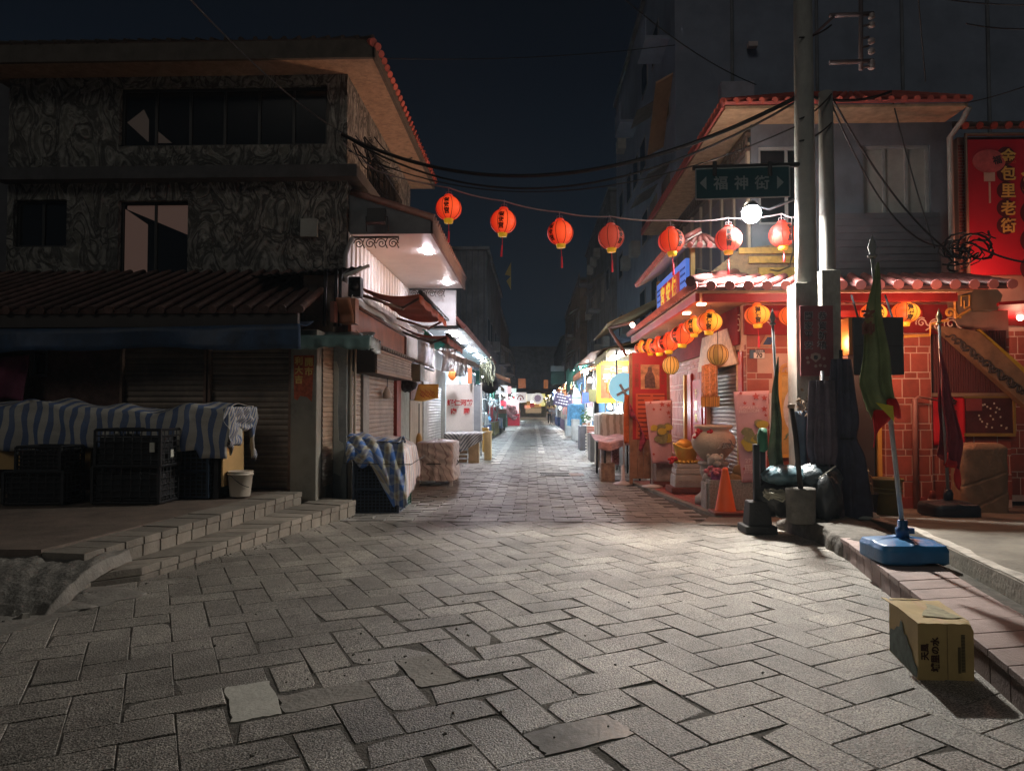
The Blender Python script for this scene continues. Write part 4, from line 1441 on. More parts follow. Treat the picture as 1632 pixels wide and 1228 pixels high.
def sidefn(u, v):     # lining on the street side and the top
    y_ = YY0 + (YY1 - YY0) * u
    lo = .18 + .25 * u + .04 * sin(u * 9)
    if v < .62:
        k = v / .62
        bulge = .02 * sin(pi * k) + .012 * sin(u * 13 + k * 5) + .006 * sin(u * 40)
        return V((bx1 + .06 + bulge + .05 * (1 - k), y_, lo + (.98 - lo) * k - .03 * sin(u * 7)))
    k = (v - .62) / .38
    return V((bx1 + .06 - (bx1 - bx0 + .12) * k, y_ + .02 * sin(k * 9), .98 + .17 * sin(pi * min(1, k * .75 + .12)) - .06 + .02 * sin(u * 17 + k * 8)))
mb.grid(sidefn, 34, 30)
mb.uv = {i: (q_[0] + .06 * q_[1], q_[1]) for i, q_ in mb.uv.items()}
build('lining', mb, M_FINE, tp, solid=.006)
mb = MB()
def frontfn(u, v):    # checked face at the front, a long tongue hanging on the right
    x_ = bx0 - .07 + (bx1 - bx0 + .15) * u
    tong = max(0, min(1, (u - .42) / .12))
    lo = .74 + .06 * sin(u * 15) if u < .42 else .74 - .62 * tong
    z_ = lo + (1.1 + .05 * sin(u * 5 + 1) - lo) * v
    xo = .18 * tong * (1 - v) * (1 - u) * 2
    return V((x_ + xo + .08 * (1 - v) * tong, YY0 - .05 - .05 * sin(pi * v) + .02 * sin(u * 24 + v * 7) + .06 * v * v, z_ + .02 * sin(u * 21 + v * 11)))
mb.grid(frontfn, 44, 20)
mb.grid(lambda u, v: V((bx0 - .08 + (bx1 - bx0 + .1) * u, YY0 + .5 * v, 1.1 + .05 * sin(u * 5 + 1) + .05 * sin(pi * v) + .02 * sin(u * 17 + 6 * v))), 30, 8)
mb.uv = {i: (q_[0] * .8 - q_[1] * .25, q_[1]) for i, q_ in mb.uv.items()}
build('checked_face', mb, M_BIG, tp, solid=.006)
mb = MB(); mb.tube([(bx1 + .2, YY0, .74), (bx1 + .2, YY1, .78)], .006, 5); mb.tube([(bx0 - .1, YY0 - .12, .76), (bx1 + .2, YY0 - .05, .74)], .006, 5); build('cord', mb, M_BLACK, tp)

# wrapped goods next along
c = gr(692, 775); c = V(((gr(664, 776).x + gr(722, 770).x) / 2, 14.9, .12))
wb = thing('wrapped_goods', 'pile of goods wrapped in a brown-white striped sheet and tied round the middle', 'bundle', (c.x, c.y, 0))
mb = MB(); boxbag(mb, c, .8, 1.2, .8, .022, 110, 30, 4, .06, .2)
for i in range(len(mb.v)):
    p = mb.v[i]; z_ = p.z - .12
    g_ = math.exp(-((z_ - .32) / .09) ** 2)
    p.x = c.x + (p.x - c.x) * (1 - .045 * g_) + .008 * sin(z_ * 45 + p.y * 13); p.y = c.y + (p.y - c.y) * (1 - .035 * g_) + .01 * sin(z_ * 38 + p.x * 17)
mb.uv = {i: (q_[0] + .12 * q_[1], q_[1]) for i, q_ in mb.uv.items()}
build('sheet', mb, striped('sheet_brown', [(1.4, (.72, .71, .7)), (.35, (.42, .38, .38)), (1.2, (.74, .73, .71)), (.25, (.45, .42, .44))], 12, 'U', wob=.16, dirt=.22, bump=.35), wb)
mb = MB(); mb.tube([c + V((.43 * cos(a) * 1.0, .62 * sin(a), .31 + .03 * sin(a * 3))) for a in [i * .2 for i in range(33)]], .012, 5); build('tie', mb, mat('rope_dark', (.1, .11, .1), .8), wb)
for sx in (-.34, .34):
    for sy in (-.5, .5):
        mb = MB(); mb.bx(c.x + sx - .03, c.x + sx + .03, c.y + sy - .03, c.y + sy + .03, 0, .16); build('leg', mb, M_WHITE, wb)
# ================================================================ the red brick temple-style shop on the right
M_BRICK = tint(mat('brick_red', (.32, .075, .05), .62, var=.18, scale=5, bump=.25, bscale=45, dirt=.2), .16)
M_MORT = mat('mortar_pale', (.56, .39, .32), .9, var=.12)
M_RWOOD = mat('red_lacquer', (.42, .03, .025), .35, var=.2, scale=4, bump=.1)
M_DRED = mat('dark_red_board', (.22, .02, .024), .85, var=.25, scale=4, spec=.15)
M_YEL = mat('yellow_trim', (.62, .36, .07), .5, var=.12)
M_CREAM = mat('cream_line', (.62, .5, .42), .6)
M_PLANK = mat('soffit_plank', (.46, .27, .15), .5, var=.25, scale=6, bump=.1)
M_STONE = mat('grey_stone', (.33, .31, .28), .75, var=.25, scale=7, bump=.5, bscale=30, dirt=.25)
M_GOLD = mat('gold_leaf', (.75, .5, .1), .28, .75, var=.15)
M_TUBE = emit('tube_warm', (1, .36, .22), 22)

WX, WY = 3.4, 11.4
EXr, EYr, EZ = 2.33, 10.35, at(1104, 462, 10.35).z
ER = at(1612, 460, EYr).x
tm = thing('temple_shop', 'red brick temple-style shop with tiled eaves below the blue name board', 'building', (5, WY, 0))
wx = lambda px: at(px, 700, WY).x
wz = lambda py: za(1300, py, WY)
DY0, DY1 = ax(1127, 690, WX).y, ax(1179, 690, WX).y       # doorway in the street wall (far, near)
mb = MB()
holed(mb, (WX, 18, 0), (0, -1, 0), (0, 0, 1), 18 - WY, 3.25, .2, [(18 - DY0, 18 - DY1, .02, 2.55)])
DX0, DX1 = wx(1345), wx(1397)
NX0, NX1, NZ0, NZ1 = wx(1487), wx(1604), wz(622), wz(545)
holed(mb, (WX + .2, WY, 0), (1, 0, 0), (0, 0, 1), 7.5 - WX - .2, 3.25, .2, [(DX0 - WX - .2, DX1 - WX - .2, .1, 2.25)])
build('wall', mb, M_MORT, tm)
mb = MB()
brickwall(mb, (WX, 18, .1), (0, -1, 0), (0, 0, 1), 18 - WY, 2.5, [(18 - DY0 - .1, 18 - DY1 + .1, -.2, 2.6)])
brickwall(mb, (WX, WY, .14), (1, 0, 0), (0, 0, 1), wx(1404) - WX, 2.7, [(DX0 - WX - .06, DX1 - WX + .08, -.2, 2.2), (wx(1240) - WX, wx(1300) - WX, .9, 2.3)])
PX0, PX1 = wx(1404), wx(1478)
brickwall(mb, (PX1, WY, .14), (1, 0, 0), (0, 0, 1), wx(1612) - PX1, 2.55, [])
build('brick_face', mb, M_BRICK, tm)
mb = MB(); mb.bx(PX0, PX1, WY - .14, WY - .007, .02, 2.75); pr_ = build('pilaster', mb, M_MORT, tm)
mb = MB()
brickwall(mb, (PX0, WY - .14, .14), (1, 0, 0), (0, 0, 1), PX1 - PX0, 2.6, bw=.27)
brickwall(mb, (PX0, WY - .01, .14), (0, -1, 0), (0, 0, 1), .13, 2.6)
build('brick_face', mb, M_BRICK, pr_)
mb = MB()
mb.bx(WX - .03, 7.3, WY - .19, WY - .145, -.02, .2)
build('base_course', mb, mat('base_red', (.26, .05, .04), .6, var=.2, dirt=.3), tm)

# door in the street wall: brown rolling shutter, red jambs, couplets
mb = MB(); shutter(mb, (WX + .08, DY0, .05), (0, -1, 0), (0, 0, 1), DY0 - DY1, 2.5, .07)
build('shutter', mb, tint(mat('shutter_dark_brown', (.16, .085, .055), .45, .2, var=.25, scale=2, dirt=.3), .25), tm)
for a, b in ((DY1 - .24, DY1 - .03), (DY0 + .06, DY0 + .2)):
    mb = MB(); mb.bx(WX - .03, WX + .02, a, b, .05, 2.5); build('red_pillar', mb, M_RWOOD, tm)
mb = MB(); mb.bx(WX - .025, WX + .02, DY1 - .02, DY1 + .08, .1, 2.35); build('gold_jamb', mb, mat('carved_gold', (.45, .27, .08), .5, .3, var=.4, scale=18, bump=.6, bscale=30), tm)
cy0, cy1 = ax(1126, 690, WX).y, ax(1105, 690, WX).y
mb = MB(); mb.bx(WX - .035, WX - .004, cy0 + .25, cy1, .85, 2.15); cpl = build('couplet_board', mb, mat('couplet_red', (.40, .02, .03), .45, var=.25, scale=6), tm)
text('千\n里\n來\n春', .2, (WX - .045, (cy0 + .25 + cy1) / 2, 1.5), (0, -1, 0), (0, 0, 1), M_GOLD, cpl, line=1.25, name='lettering', bold=.004)
for px_, m_, w__ in ((1103, M_RWOOD, .34), (1094.5, M_GOLD, .12)):
    yy = ax(px_, 690, WX).y
    mb = MB(); mb.bx(WX - .06, WX - .004, yy - w__ / 2, yy + w__ / 2, .45, 2.3); build('couplet_strip', mb, m_, tm)
# white-scroll sign panels over the door
mb = MB()
mb.prism([(WX - .02, DY0 + .5, 2.3), (WX - .02, DY1 - .1, 2.3), (WX - .02, DY1 + .5, 2.95), (WX - .02, DY0 + .1, 2.95)], (-.04, 0, 0))
build('lintel_panel', mb, mat('cream_paper', (.62, .5, .34), .6, var=.3, scale=9), tm)
cl_ = MB(); yc_ = ax(1137, 600, WX - .4).y
cl_.grid(lambda u, v: V((WX - .12 + .03 * sin(u * 18), DY0 - .1 - 1.25 * u, 2.4 - .62 * v)), 24, 6)
dc = build('door_cloth', cl_, mat('embroidered_orange', (.60, .24, .07), .7, var=.6, scale=22, bump=.4), tm, solid=.01)
fr_ = MB()
for k in range(26):
    y_ = DY0 - .1 - 1.25 * k / 25
    fr_.tube([(WX - .12, y_, 1.79), (WX - .12, y_, 1.6)], .02, 5, t=random.random())
build('fringe', fr_, tint(mat('fringe_mix', (.5, .25, .05), .7), .5), dc)

# front frieze: dark red board, scrolls, bright red beam
mb = MB()
mb.bx(WX - .05, wx(1516), WY - .1, WY - .02, 2.74, 3.2)
build('frieze', mb, M_DRED, tm)
mb = MB(); mb.bx(WX - .05, WX - .012, WY + .3, 17.9, 2.62, 3.24); build('frieze', mb, M_DRED, tm)
mb = MB(); mb.bx(2.5, ER - .7, EYr + .1, EYr + .18, EZ - .16, EZ - .04); build('eave_beam', mb, M_RWOOD, tm)
mb = MB(); mb.bx(EXr + .06, EXr + .12, EYr + .12, 17.3, EZ - .15, EZ - .03); build('eave_beam', mb, M_RWOOD, tm)
mb = MB(); mb.bx(WX, ER - .8, WY - .2, WY - .11, 3.0, 3.1); build('frieze_beam', mb, M_RWOOD, tm)


def curl(mb, o, right, up, s, r_=.012, flip=1, turns=7.5):
    o, right, up = V(o), V(right), V(up)
    pts = []
    for i in range(26):
        a = i / 25 * turns
        q = s * (1 - a / (turns * 1.12))
        pts.append(o + right * flip * (q * cos(a)) + up * (q * sin(a)))
    tail = [o + right * flip * s * 1.0 + up * (-s * .5 * k) + right * flip * s * .35 * k * k for k in (1.6, .8)]
    mb.tube(tail + pts, r_, 5)


def scrolls(name, parent, m, o, right, up, w, h, n, seed, r_=.01):
    r = random.Random(seed); mb = MB(); o = V(o)
    for i in range(n):
        s = min(w / n * .42, h * .36) * r.uniform(.7, 1)
        c = o + V(right) * (w * (i + .5) / n) + V(up) * (h * r.uniform(.35, .65))
        curl(mb, c, right, up, s, r_, 1 if i % 2 else -1, r.uniform(6, 9))
        mb.tube([c + V(right) * s * cos(k) * 1.25 + V(up) * s * sin(k) * 1.25 for k in [1 + j * .35 for j in range(8)]], r_ * .8, 5)
    return build(name, mb, m, parent)


yq = WY - .115
scrolls('scrollwork', tm, M_CREAM, (WX + .02, yq, 2.76), (1, 0, 0), (0, 0, 1), wx(1236) - WX, .4, 3, 1)
scrolls('scrollwork', tm, M_CREAM, (wx(1420), yq - .2, za(1450, 532, WY - .3)), (1, 0, 0), (0, 0, 1), wx(1512) - wx(1420), .28, 4, 2)
scrolls('scrollwork', tm, M_YEL, (wx(1240), WY - .06, 2.0), (1, 0, 0), (0, 0, 1), .5, .34, 2, 3)
scrolls('scrollwork', tm, M_CREAM, (WX - .04, 12.6, 2.62), (0, -1, 0), (0, 0, 1), 1.1, .5, 3, 4)
# slanted tile ornament and number plate
def fq(px, py, Y=WY - .03): return at(px, py, Y)
mb = MB(); mb.prism([fq(1210, 552), fq(1232, 552), fq(1238, 532), fq(1222, 532)], (0, .03, 0)); o1 = build('slant_tile', mb, mat('tile_frame', (.45, .22, .12), .5), tm)
mb = MB(); mb.prism([fq(1216, 549, WY - .036), fq(1229, 549, WY - .036), fq(1233, 537, WY - .036), fq(1223, 537, WY - .036)], (0, .005, 0)); build('blue_glaze', mb, mat('blue_glaze', (.02, .04, .12), .25), o1)
hp_ = thing('house_number', 'blue and white house number plate on the brick wall beside the doorway', 'number plate', fq(1207, 564))
a, b = fq(1195, 557), fq(1219, 571)
mb = MB(); mb.bx(a.x, b.x, WY - .03, WY - .012, b.z, a.z); build('plate', mb, mat('plate_blue', (.03, .06, .10), .4), hp_)
mb = MB(); mb.bx(a.x + .06, b.x - .005, WY - .036, WY - .031, b.z + .005, a.z - .045); build('white_field', mb, mat('plate_white', (.75, .72, .7), .4), hp_)
text('70', .1, ((a.x + .055 + b.x) / 2, WY - .04, (b.z + a.z - .04) / 2), (1, 0, 0), (0, 0, 1), M_INK, hp_, bold=.003)
text('金包里街', .032, ((a.x + .06 + b.x) / 2, WY - .034, a.z - .022), (1, 0, 0), (0, 0, 1), mat('plate_white', (.75, .72, .7)), hp_)

# mural bay, dark doorway, notice boards
mb = MB()
a, b = wx(1240), wx(1300)
for x0, x1, z0, z1 in ((a, a + .05, .85, 2.1), (b - .05, b, .85, 2.1), (a, b, .8, .85), (a, b, 2.1, 2.15)):
    mb.bx(x0, x1, WY - .05, WY - .008, z0, z1)
mu = build('mural_frame', mb, M_YEL, tm)
mb = MB(); mb.bx(a + .052, b - .052, WY - .02, WY - .01, .852, 2.098); build('painted_panel', mb, mat('mural_yellow', (.55, .37, .12), .6, var=.3, scale=5), mu)
mb = MB(); mb.grid(lambda u, v: V((a + .3 + .22 * cos(u * 2 * pi) * v, WY - .022, 1.55 + .38 * sin(u * 2 * pi) * v)), 20, 3, smooth=False); build('painted_moon', mb, mat('mural_pale', (.55, .56, .6), .6, var=.3, scale=6), mu)
scrolls('painted_wave', mu, mat('mural_ink', (.12, .2, .12), .6), (a + .1, WY - .024, .9), (1, 0, 0), (0, 0, 1), .45, .35, 3, 8, .008)
mb = MB(); mb.bx(DX0, DX1, WY + .06, WY + .1, .1, 2.25); dd = build('door', mb, mat('door_dark', (.045, .04, .042), .5), tm)
mb = MB()
for q in (DX0 - .06, DX1): mb.bx(q, q + .06, WY - .05, WY + .06, .1, 2.25)
mb.bx(DX0 - .06, DX1 + .06, WY - .05, WY + .06, 2.25, 2.31)
build('door_frame', mb, M_YEL, dd)
mb = MB(); p = fq(1338, 655, WY - .05); q = fq(1364, 738, WY - .05); mb.bx(p.x, q.x, WY - .06, WY - .05, q.z, p.z); build('door_notice', mb, mat('notice_pale', (.4, .42, .28), .7, var=.3, scale=14), tm)
# slatted window and carved slope on the right
nz0, nz1 = wz(626), wz(528)
mb = MB(); mb.bx(NX0 - .02, NX1, WY - .03, WY - .01, nz0, nz1); sw_ = build('slatted_window', mb, mat('slat_back', (.03, .014, .016), .8), tm)
mb = MB()
n = 30
for k in range(n):
    x_ = NX0 + (NX1 - NX0) * (k + .5) / n
    mb.bx(x_ - .011, x_ + .011, WY - .06, WY - .032, nz0, nz1)
build('slats', mb, mat('slat_red', (.13, .04, .04), .6), sw_)
mb = MB(); mb.bx(NX0 - .06, NX1 + .04, WY - .075, WY - .012, nz0 - .06, nz0 - .002); build('sill', mb, mat('sill_tan', (.3, .2, .13), .6, dirt=.2), sw_)
YD = WY - .22
mb = MB()
sl4 = [fq(1482, 516, YD), fq(1560, 528, YD), fq(1640, 600, YD), fq(1640, 652, YD), fq(1500, 526, YD)]
mb.prism(sl4, (0, .14, 0))
dg = build('sloped_beam', mb, mat('beam_tan', (.30, .18, .10), .65, var=.3, scale=5, dirt=.25), tm)
mb = MB(); mb.prism([fq(1562, 524, YD - .01), fq(1566, 530, YD - .01), fq(1645, 606, YD - .01), fq(1645, 596, YD - .01)], (0, .1, 0)); build('yellow_edge', mb, mat('yellow_edge', (.5, .34, .03), .5), dg)
mb = MB(); r = random.Random(3)
for k in range(16):
    u = (k + .5) / 16
    c = fq(1515 + 118 * u, 536 + 78 * u + 14 * u, YD - .015)
    curl(mb, c, (.8, 0, -.6), (.6, 0, .8), .05 + .03 * r.random(), .014, 1 if k % 2 else -1, 7)
build('carved_dragon', mb, mat('carving_dark', (.07, .055, .05), .7), dg)
mb = MB()
K = lambda px, py: fq(px, py, WY - .3)
mb.prism([K(1522, 505), K(1545, 494), K(1590, 494), K(1598, 470), K(1590, 461), K(1522, 461)], (0, .2, 0)); kb_ = build('corner_bracket', mb, mat('bracket_grey', (.23, .18, .13), .6, var=.2), tm)
K2 = lambda px, py: fq(px, py, WY - .312)
mb = MB()
mb.tube([K2(1522, 461), K2(1522, 507)], .022, 4); mb.tube([K2(1522, 507), K2(1547, 493)], .022, 4)
mb.tube([K2(1532, 488), K2(1532, 472), K2(1545, 470), K2(1545, 488), K2(1537, 491)], .016, 4); mb.tube([K2(1537, 491), K2(1537, 479)], .012, 4)
mb.tube([K2(1440, 536), K2(1482, 534), K2(1483, 516), K2(1512, 510)], .022, 4)
curl(mb, K2(1514, 499), (1, 0, 0), (0, 0, 1), .085, .02, 1, 7)
build('yellow_key', mb, mat('yellow_line', (.68, .40, .08), .45), kb_)
bd = thing('notice_board', 'dark notice board with pale specks under the slatted window', 'notice board', fq(1575, 662))
a, b = fq(1538, 634, WY - .05), fq(1614, 690, WY - .05)
mb = MB(); mb.bx(a.x, b.x, WY - .06, WY - .03, b.z, a.z); build('panel', mb, mat('board_maroon', (.08, .025, .025), .35, var=.6, scale=2), bd)
mb = MB()
for x0, x1, z0, z1 in ((a.x - .03, b.x + .03, b.z - .05, b.z), (a.x - .03, b.x + .03, a.z, a.z + .03), (b.x, b.x + .04, b.z, a.z)): mb.bx(x0, x1, WY - .075, WY - .028, z0, z1)
build('frame', mb, mat('frame_mustard', (.3, .2, .05), .5), bd)
mb = MB(); r = random.Random(9)
for k in range(20):
    x_, z_ = r.uniform(a.x + .2, b.x - .05), r.uniform(b.z + .05, a.z - .05)
    mb.bx(x_ - .012, x_ + .012, WY - .064, WY - .061, z_ - .014, z_ + .014)
build('pin', mb, mat('pin_pale', (.6, .52, .4), .5), bd)
mb = MB(); mb.bx(a.x, a.x + .25, WY - .066, WY - .0605, a.z - .2, a.z - .01); build('note', mb, mat('note_red', (.25, .05, .05), .6), bd)
rp_ = thing('red_poster', 'plain bright red cloth poster with one column of black characters on brick', 'poster', fq(1512, 670))
a, b = fq(1486, 629, WY - .04), fq(1538, 710, WY - .04)
mb = MB(); mb.grid(lambda u, v: V((a.x + (b.x - a.x) * u, WY - .05 + .012 * sin(u * 9 + v * 3), a.z + (b.z - a.z) * v + .008 * sin(u * 11))), 14, 10); build('cloth', mb, mat('poster_bright', (.62, .008, .02), .6, var=.08), rp_, solid=.004)
text('金\n情\n風\n華', .155, ((a.x + b.x) / 2 + .04, WY - .07, (a.z + b.z) / 2), (1, 0, 0), (0, 0, 1), M_INK, rp_, line=1.22, bold=.004)
sp_ = thing('standpipe_post', 'reddish pipe standing in front of the brick pilaster', 'pipe', (at(1459, 700, WY - .3).x, WY - .3, 0))
mb = MB(); p = V(sp_.location); mb.tube([p, p + V((0, 0, 1.72)), p + V((.06, 0, 1.76)), p + V((.45, .05, 1.68))], [.045, .045, .02, .008], 8); build('pipe', mb, mat('pipe_red', (.25, .11, .09), .5, dirt=.2), sp_)

# eaves: soffit, tiles
mb = MB()
mb.prism([(EXr + .06, EYr + .06, EZ - .03), (ER - .5, EYr + .06, EZ - .03), (ER - .5, WY + .3, EZ - .03), (EXr + .06, WY + .3, EZ - .03)], (0, 0, .03))
mb.prism([(EXr + .06, WY + .302, EZ - .03), (WX + .1, WY + .302, EZ - .03), (WX + .1, 17.4, EZ - .03), (EXr + .06, 17.4, EZ - .03)], (0, 0, .03))
build('soffit', mb, M_PLANK, tm)
s_, tb, ds = MB(), MB(), MB()
tileroof(s_, tb, ds, (EXr, EYr, EZ + .05), (ER, EYr, EZ + .05), (EXr + 1.1, 12.1, EZ + .5), (ER + .2, 12.1, EZ + .5), .262, .068)
tileroof(s_, tb, ds, (EXr, EYr, EZ + .05), (EXr, 17.3, EZ + .05), (3.5, EYr + 1.6, EZ + .5), (3.5, 17.3, EZ + .5), .2, .05)
tb.tube([(EXr - .05, EYr - .05, EZ + .12), (EXr + 1.15, EYr + 1.75, EZ + .58)], .08, 8)
er_ = build('eave_roof', s_, mat('tile_pink_base', (.12, .05, .05), .6), tm)
build('tile_row', tb, tint(mat('tile_maroon', (.20, .065, .06), .45, var=.25, scale=6), .2), er_)
build('tile_end', ds, tint(mat('tile_end_pink', (.50, .17, .16), .4, var=.12), .12), er_)
for (c, sz) in (((2.72, 11.5, EZ - .045), (.12, .12, .03)), ((2.72, 12.6, EZ - .045), (.12, .12, .03)), ((4.7, EYr + .26, EZ - .06), (3.0, .03, .03))):
    mb = MB(); mb.ob(c, sz); build('tube_light', mb, M_TUBE, tm)

# upper storey with wooden eaves
UX, UY, UZ0 = 3.75, 12.2, EZ + .42
UC = at(1152, 166, 11.5); UEZ = UC.z
UR = at(1545, 126, 11.5).x
mb = MB()
holed(mb, (UX + .003, UY, UZ0), (1, 0, 0), (0, 0, 1), 7.15 - UX, UEZ - UZ0 - .05, .15, [(.12, 1.1, 1.0, 2.35), (at(1375, 260, UY).x - UX, at(1482, 260, UY).x - UX, 1.0, 2.35)])
up = build('upper_wall', mb, mat('upper_wall_dark', (.13, .15, .18), .7, var=.25, scale=2, dirt=.3), tm)
mb = MB(); mb.bx(UX, UX + .15, UY + .16, 20, UZ0, UEZ - .05); mb.bx(7.0, 7.15, UY + .16, 16, .0, UEZ - .05); build('upper_wall', mb, mat('upper_side', (.25, .22, .2), .7, var=.2, scale=2, dirt=.3), tm)
window('window', tm, (UX + .123, UY, UZ0 + 1.0), (1, 0, 0), (0, 0, 1), .98, 1.35, 2, M_GREYP, M_GLASS, .04)
fw = window('window', tm, (at(1375, 260, UY).x, UY, UZ0 + 1.0), (1, 0, 0), (0, 0, 1), at(1482, 260, UY).x - at(1375, 260, UY).x, 1.35, 3, M_GREYP, mat('curtain_pale', (.3, .3, .28), .8), .04)
mb = MB()
for k in range(9):     # timber and panel bays of the street side
    y_ = 12.25 + k * .86
    mb.bx(UX - .05, UX - .003, y_, y_ + .1, UZ0, UEZ - .35)
build('timber_post', mb, mat('timber_cream', (.46, .37, .28), .6, var=.15, dirt=.2), tm)
mb = MB()
for k in range(9):
    y_ = 12.25 + k * .86 + .14
    if k % 3 == 1: continue
    mb = MB(); mb.bx(UX - .03, UX - .004, y_, y_ + .66, UZ0 + .25, UZ0 + 2.0)
    build('window_panel', mb, mat('panel_mauve', (.22, .2, .22), .4, var=.15, scale=2), tm)
mb = MB()
for k in range(46):
    y_ = 12.2 + k * .17
    mb.bx(UX - .1, UX - .055, y_, y_ + .1, UEZ - .42, UEZ - .28)
mb.bx(UX - .09, UX - .003, 12.2, 20, UEZ - .5, UEZ - .44); mb.bx(UX - .09, UX - .003, 12.2, 20, UEZ - .26, UEZ - .2)
build('lattice_band', mb, mat('lattice_dark', (.1, .075, .06), .6), tm)
mb = MB()
mb.prism([(UC.x + .05, UC.y + .05, UEZ - .06), (UR, UC.y + .05, UEZ - .06), (UR, UY + .1, UEZ - .06), (UX + .1, UY + .1, UEZ - .06), (UX + .1, 20.1, UEZ - .06), (UC.x + .05, 20.1, UEZ - .06)], (0, 0, .05))
build('upper_soffit', mb, mat('soffit_timber', (.42, .30, .19), .6, var=.3, scale=7, bump=.3), tm)
s_, tb, ds = MB(), MB(), MB()
tileroof(s_, tb, ds, (UC.x, UC.y, UEZ + .04), (UR, UC.y, UEZ + .04), (UC.x + 2.2, 13.9, UEZ + 1.2), (UR, 13.9, UEZ + 1.2), .2, .05, False)
tileroof(s_, tb, ds, (UC.x, UC.y, UEZ + .04), (UC.x, 20.1, UEZ + .04), (UC.x + 2.2, 13.9, UEZ + 1.2), (UC.x + 2.2, 20.1, UEZ + 1.2), .2, .05, False)
s_.bx(UC.x - .02, UC.x + .02, UC.y, 20.1, UEZ - .06, UEZ + .09)
ur_ = build('upper_roof', s_, mat('roof_edge_red', (.40, .10, .09), .55), tm); build('tile_row', tb, M_TILER, ur_)
mb = MB(); x_ = at(1517, 250, 11.9).x
mb.tube([(x_ + .12, 11.6, UEZ - .05), (x_ + .1, 11.75, UEZ - .2), (x_, 11.95, UEZ - .42), (x_, 11.95, 3.6)], .045, 8); build('downpipe', mb, mat('pipe_grey_r', (.36, .33, .3), .5), tm)
# black panel and boards coloured as lit gold on the roof of the eave
mb = MB(); a, b = at(1312, 340, 12.0), at(1500, 446, 12.0); mb.bx(a.x, b.x, 12.0, 12.08, b.z, a.z); mb2 = [mb.bx(a.x, b.x, 11.985, 11.998, b.z + .08 + k * .12, b.z + .1 + k * .12) for k in range(int((a.z - b.z) / .12))]; build('black_cladding', mb, mat('cladding', (.11, .11, .125), .6, var=.2), tm)
wb_ = thing('plank_fence', 'weathered wooden hoarding with three boards coloured as if lit golden on the eave roof', 'hoarding', at(1195, 440, 11.95))
M_GPL = mat('plank_gold_lit', (.52, .33, .07), .35, .3, var=.35, scale=9, bump=.25, bscale=16)  # golden lamplight is put into the colour of these wooden boards
a, b, c, d = at(1117, 446, 11.95), at(1271, 446, 11.95), at(1271, 386, 11.95), at(1180, 396, 11.95)
mb = MB(); mb.prism([a, b, c, d], (0, .05, 0)); build('board', mb, mat('plank_brown', (.22, .14, .06), .6, var=.5, scale=12, bump=.4), wb_)
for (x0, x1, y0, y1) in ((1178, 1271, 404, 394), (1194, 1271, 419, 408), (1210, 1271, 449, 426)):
    mb = MB(); p, q = at(x0, y0, 11.9), at(x1, y1, 11.9); mb.bx(p.x, q.x, 11.9, 11.945, p.z, q.z); build('gold_lit_board', mb, M_GPL, wb_)
fl2 = thing('roof_floodlight', 'small unlit square floodlight tilted on the eave tiles', 'floodlight', at(1120, 446, 11.0))
p = at(1120, 440, 11.0); mb = MB(); mb.ob(p, (.24, .06, .2), 0, R(-15), R(8)); build('housing', mb, M_DARK, fl2, bevel=.01)
mb = MB(); mb.ob(p + V((0, -.034, .008)), (.2, .01, .16), 0, R(-15), R(8)); build('lens', mb, mat('lens_dark', (.03, .045, .05), .45), fl2)

# blue name board
nbx = 2.55
ya, yb_ = 11.85, 14.6
ns = thing('name_board', 'blue lit name board with gold characters on red above the eave', 'sign', (nbx, 13.2, EZ))
mb = MB(); mb.bx(nbx, nbx + .1, ya, yb_, EZ + .12, EZ + .78); build('blue_border', mb, mat('board_blue', (.1, .2, .6), .4, emis=(.12, .28, 1), es=.55), ns)
mb = MB(); mb.bx(nbx - .012, nbx - .001, ya + .5, yb_ - .45, EZ + .2, EZ + .66); build('red_field', mb, mat('board_red', (.5, .02, .03), .4, emis=(.8, .0, .03), es=.3), ns)
for k, ch in enumerate('保安宮'):
    text(ch, .42, (nbx - .03, ya + .85 + k * .56, EZ + .43), (0, -1, 0), (0, 0, 1), mat('gold_lit', (.8, .6, .1), .4, emis=(1, .6, .05), es=.7), ns, bold=.012)
mb = MB()
for k in range(26):
    for z_ in (.3, .42, .54, .64):
        for y_ in (ya + .1 + (k % 4) * .1, yb_ - .4 + (k % 4) * .1):
            if k < 4: mb.ob((nbx - .004, y_, EZ + z_), (.008, .04, .04))
build('border_dots', mb, mat('dots_blue', (.02, .05, .3), .4), ns)
s_, tb, ds = MB(), MB(), MB()
tileroof(s_, tb, ds, (nbx - .3, ya - .35, EZ + .92), (nbx - .3, yb_ + .7, EZ + .92), (nbx + .2, ya - .2, EZ + 1.2), (nbx + .2, yb_ + .7, EZ + 1.2), .15, .045)
tileroof(s_, tb, ds, (nbx - .3, ya - .35, EZ + .92), (nbx + .45, ya - .35, EZ + .92), (nbx + .1, ya - .05, EZ + 1.14), (nbx + .3, ya - .05, EZ + 1.14), .15, .045)
br_ = build('roof', s_, mat('soffit_lilac', (.42, .36, .34), .6), ns); build('tile_row', tb, tint(mat('tile_maroon', (.2, .065, .06)), .2), br_); build('tile_end', ds, tint(mat('tile_end_pink', (.5, .17, .16)), .12), br_)
mb = MB()
for y_ in (ya - .1, yb_ + .3): mb.bx(nbx + .05, nbx + .12, y_ - .05, y_ + .05, EZ + .1, EZ + .92)
build('post', mb, mat('post_ochre', (.4, .26, .07), .6), ns)

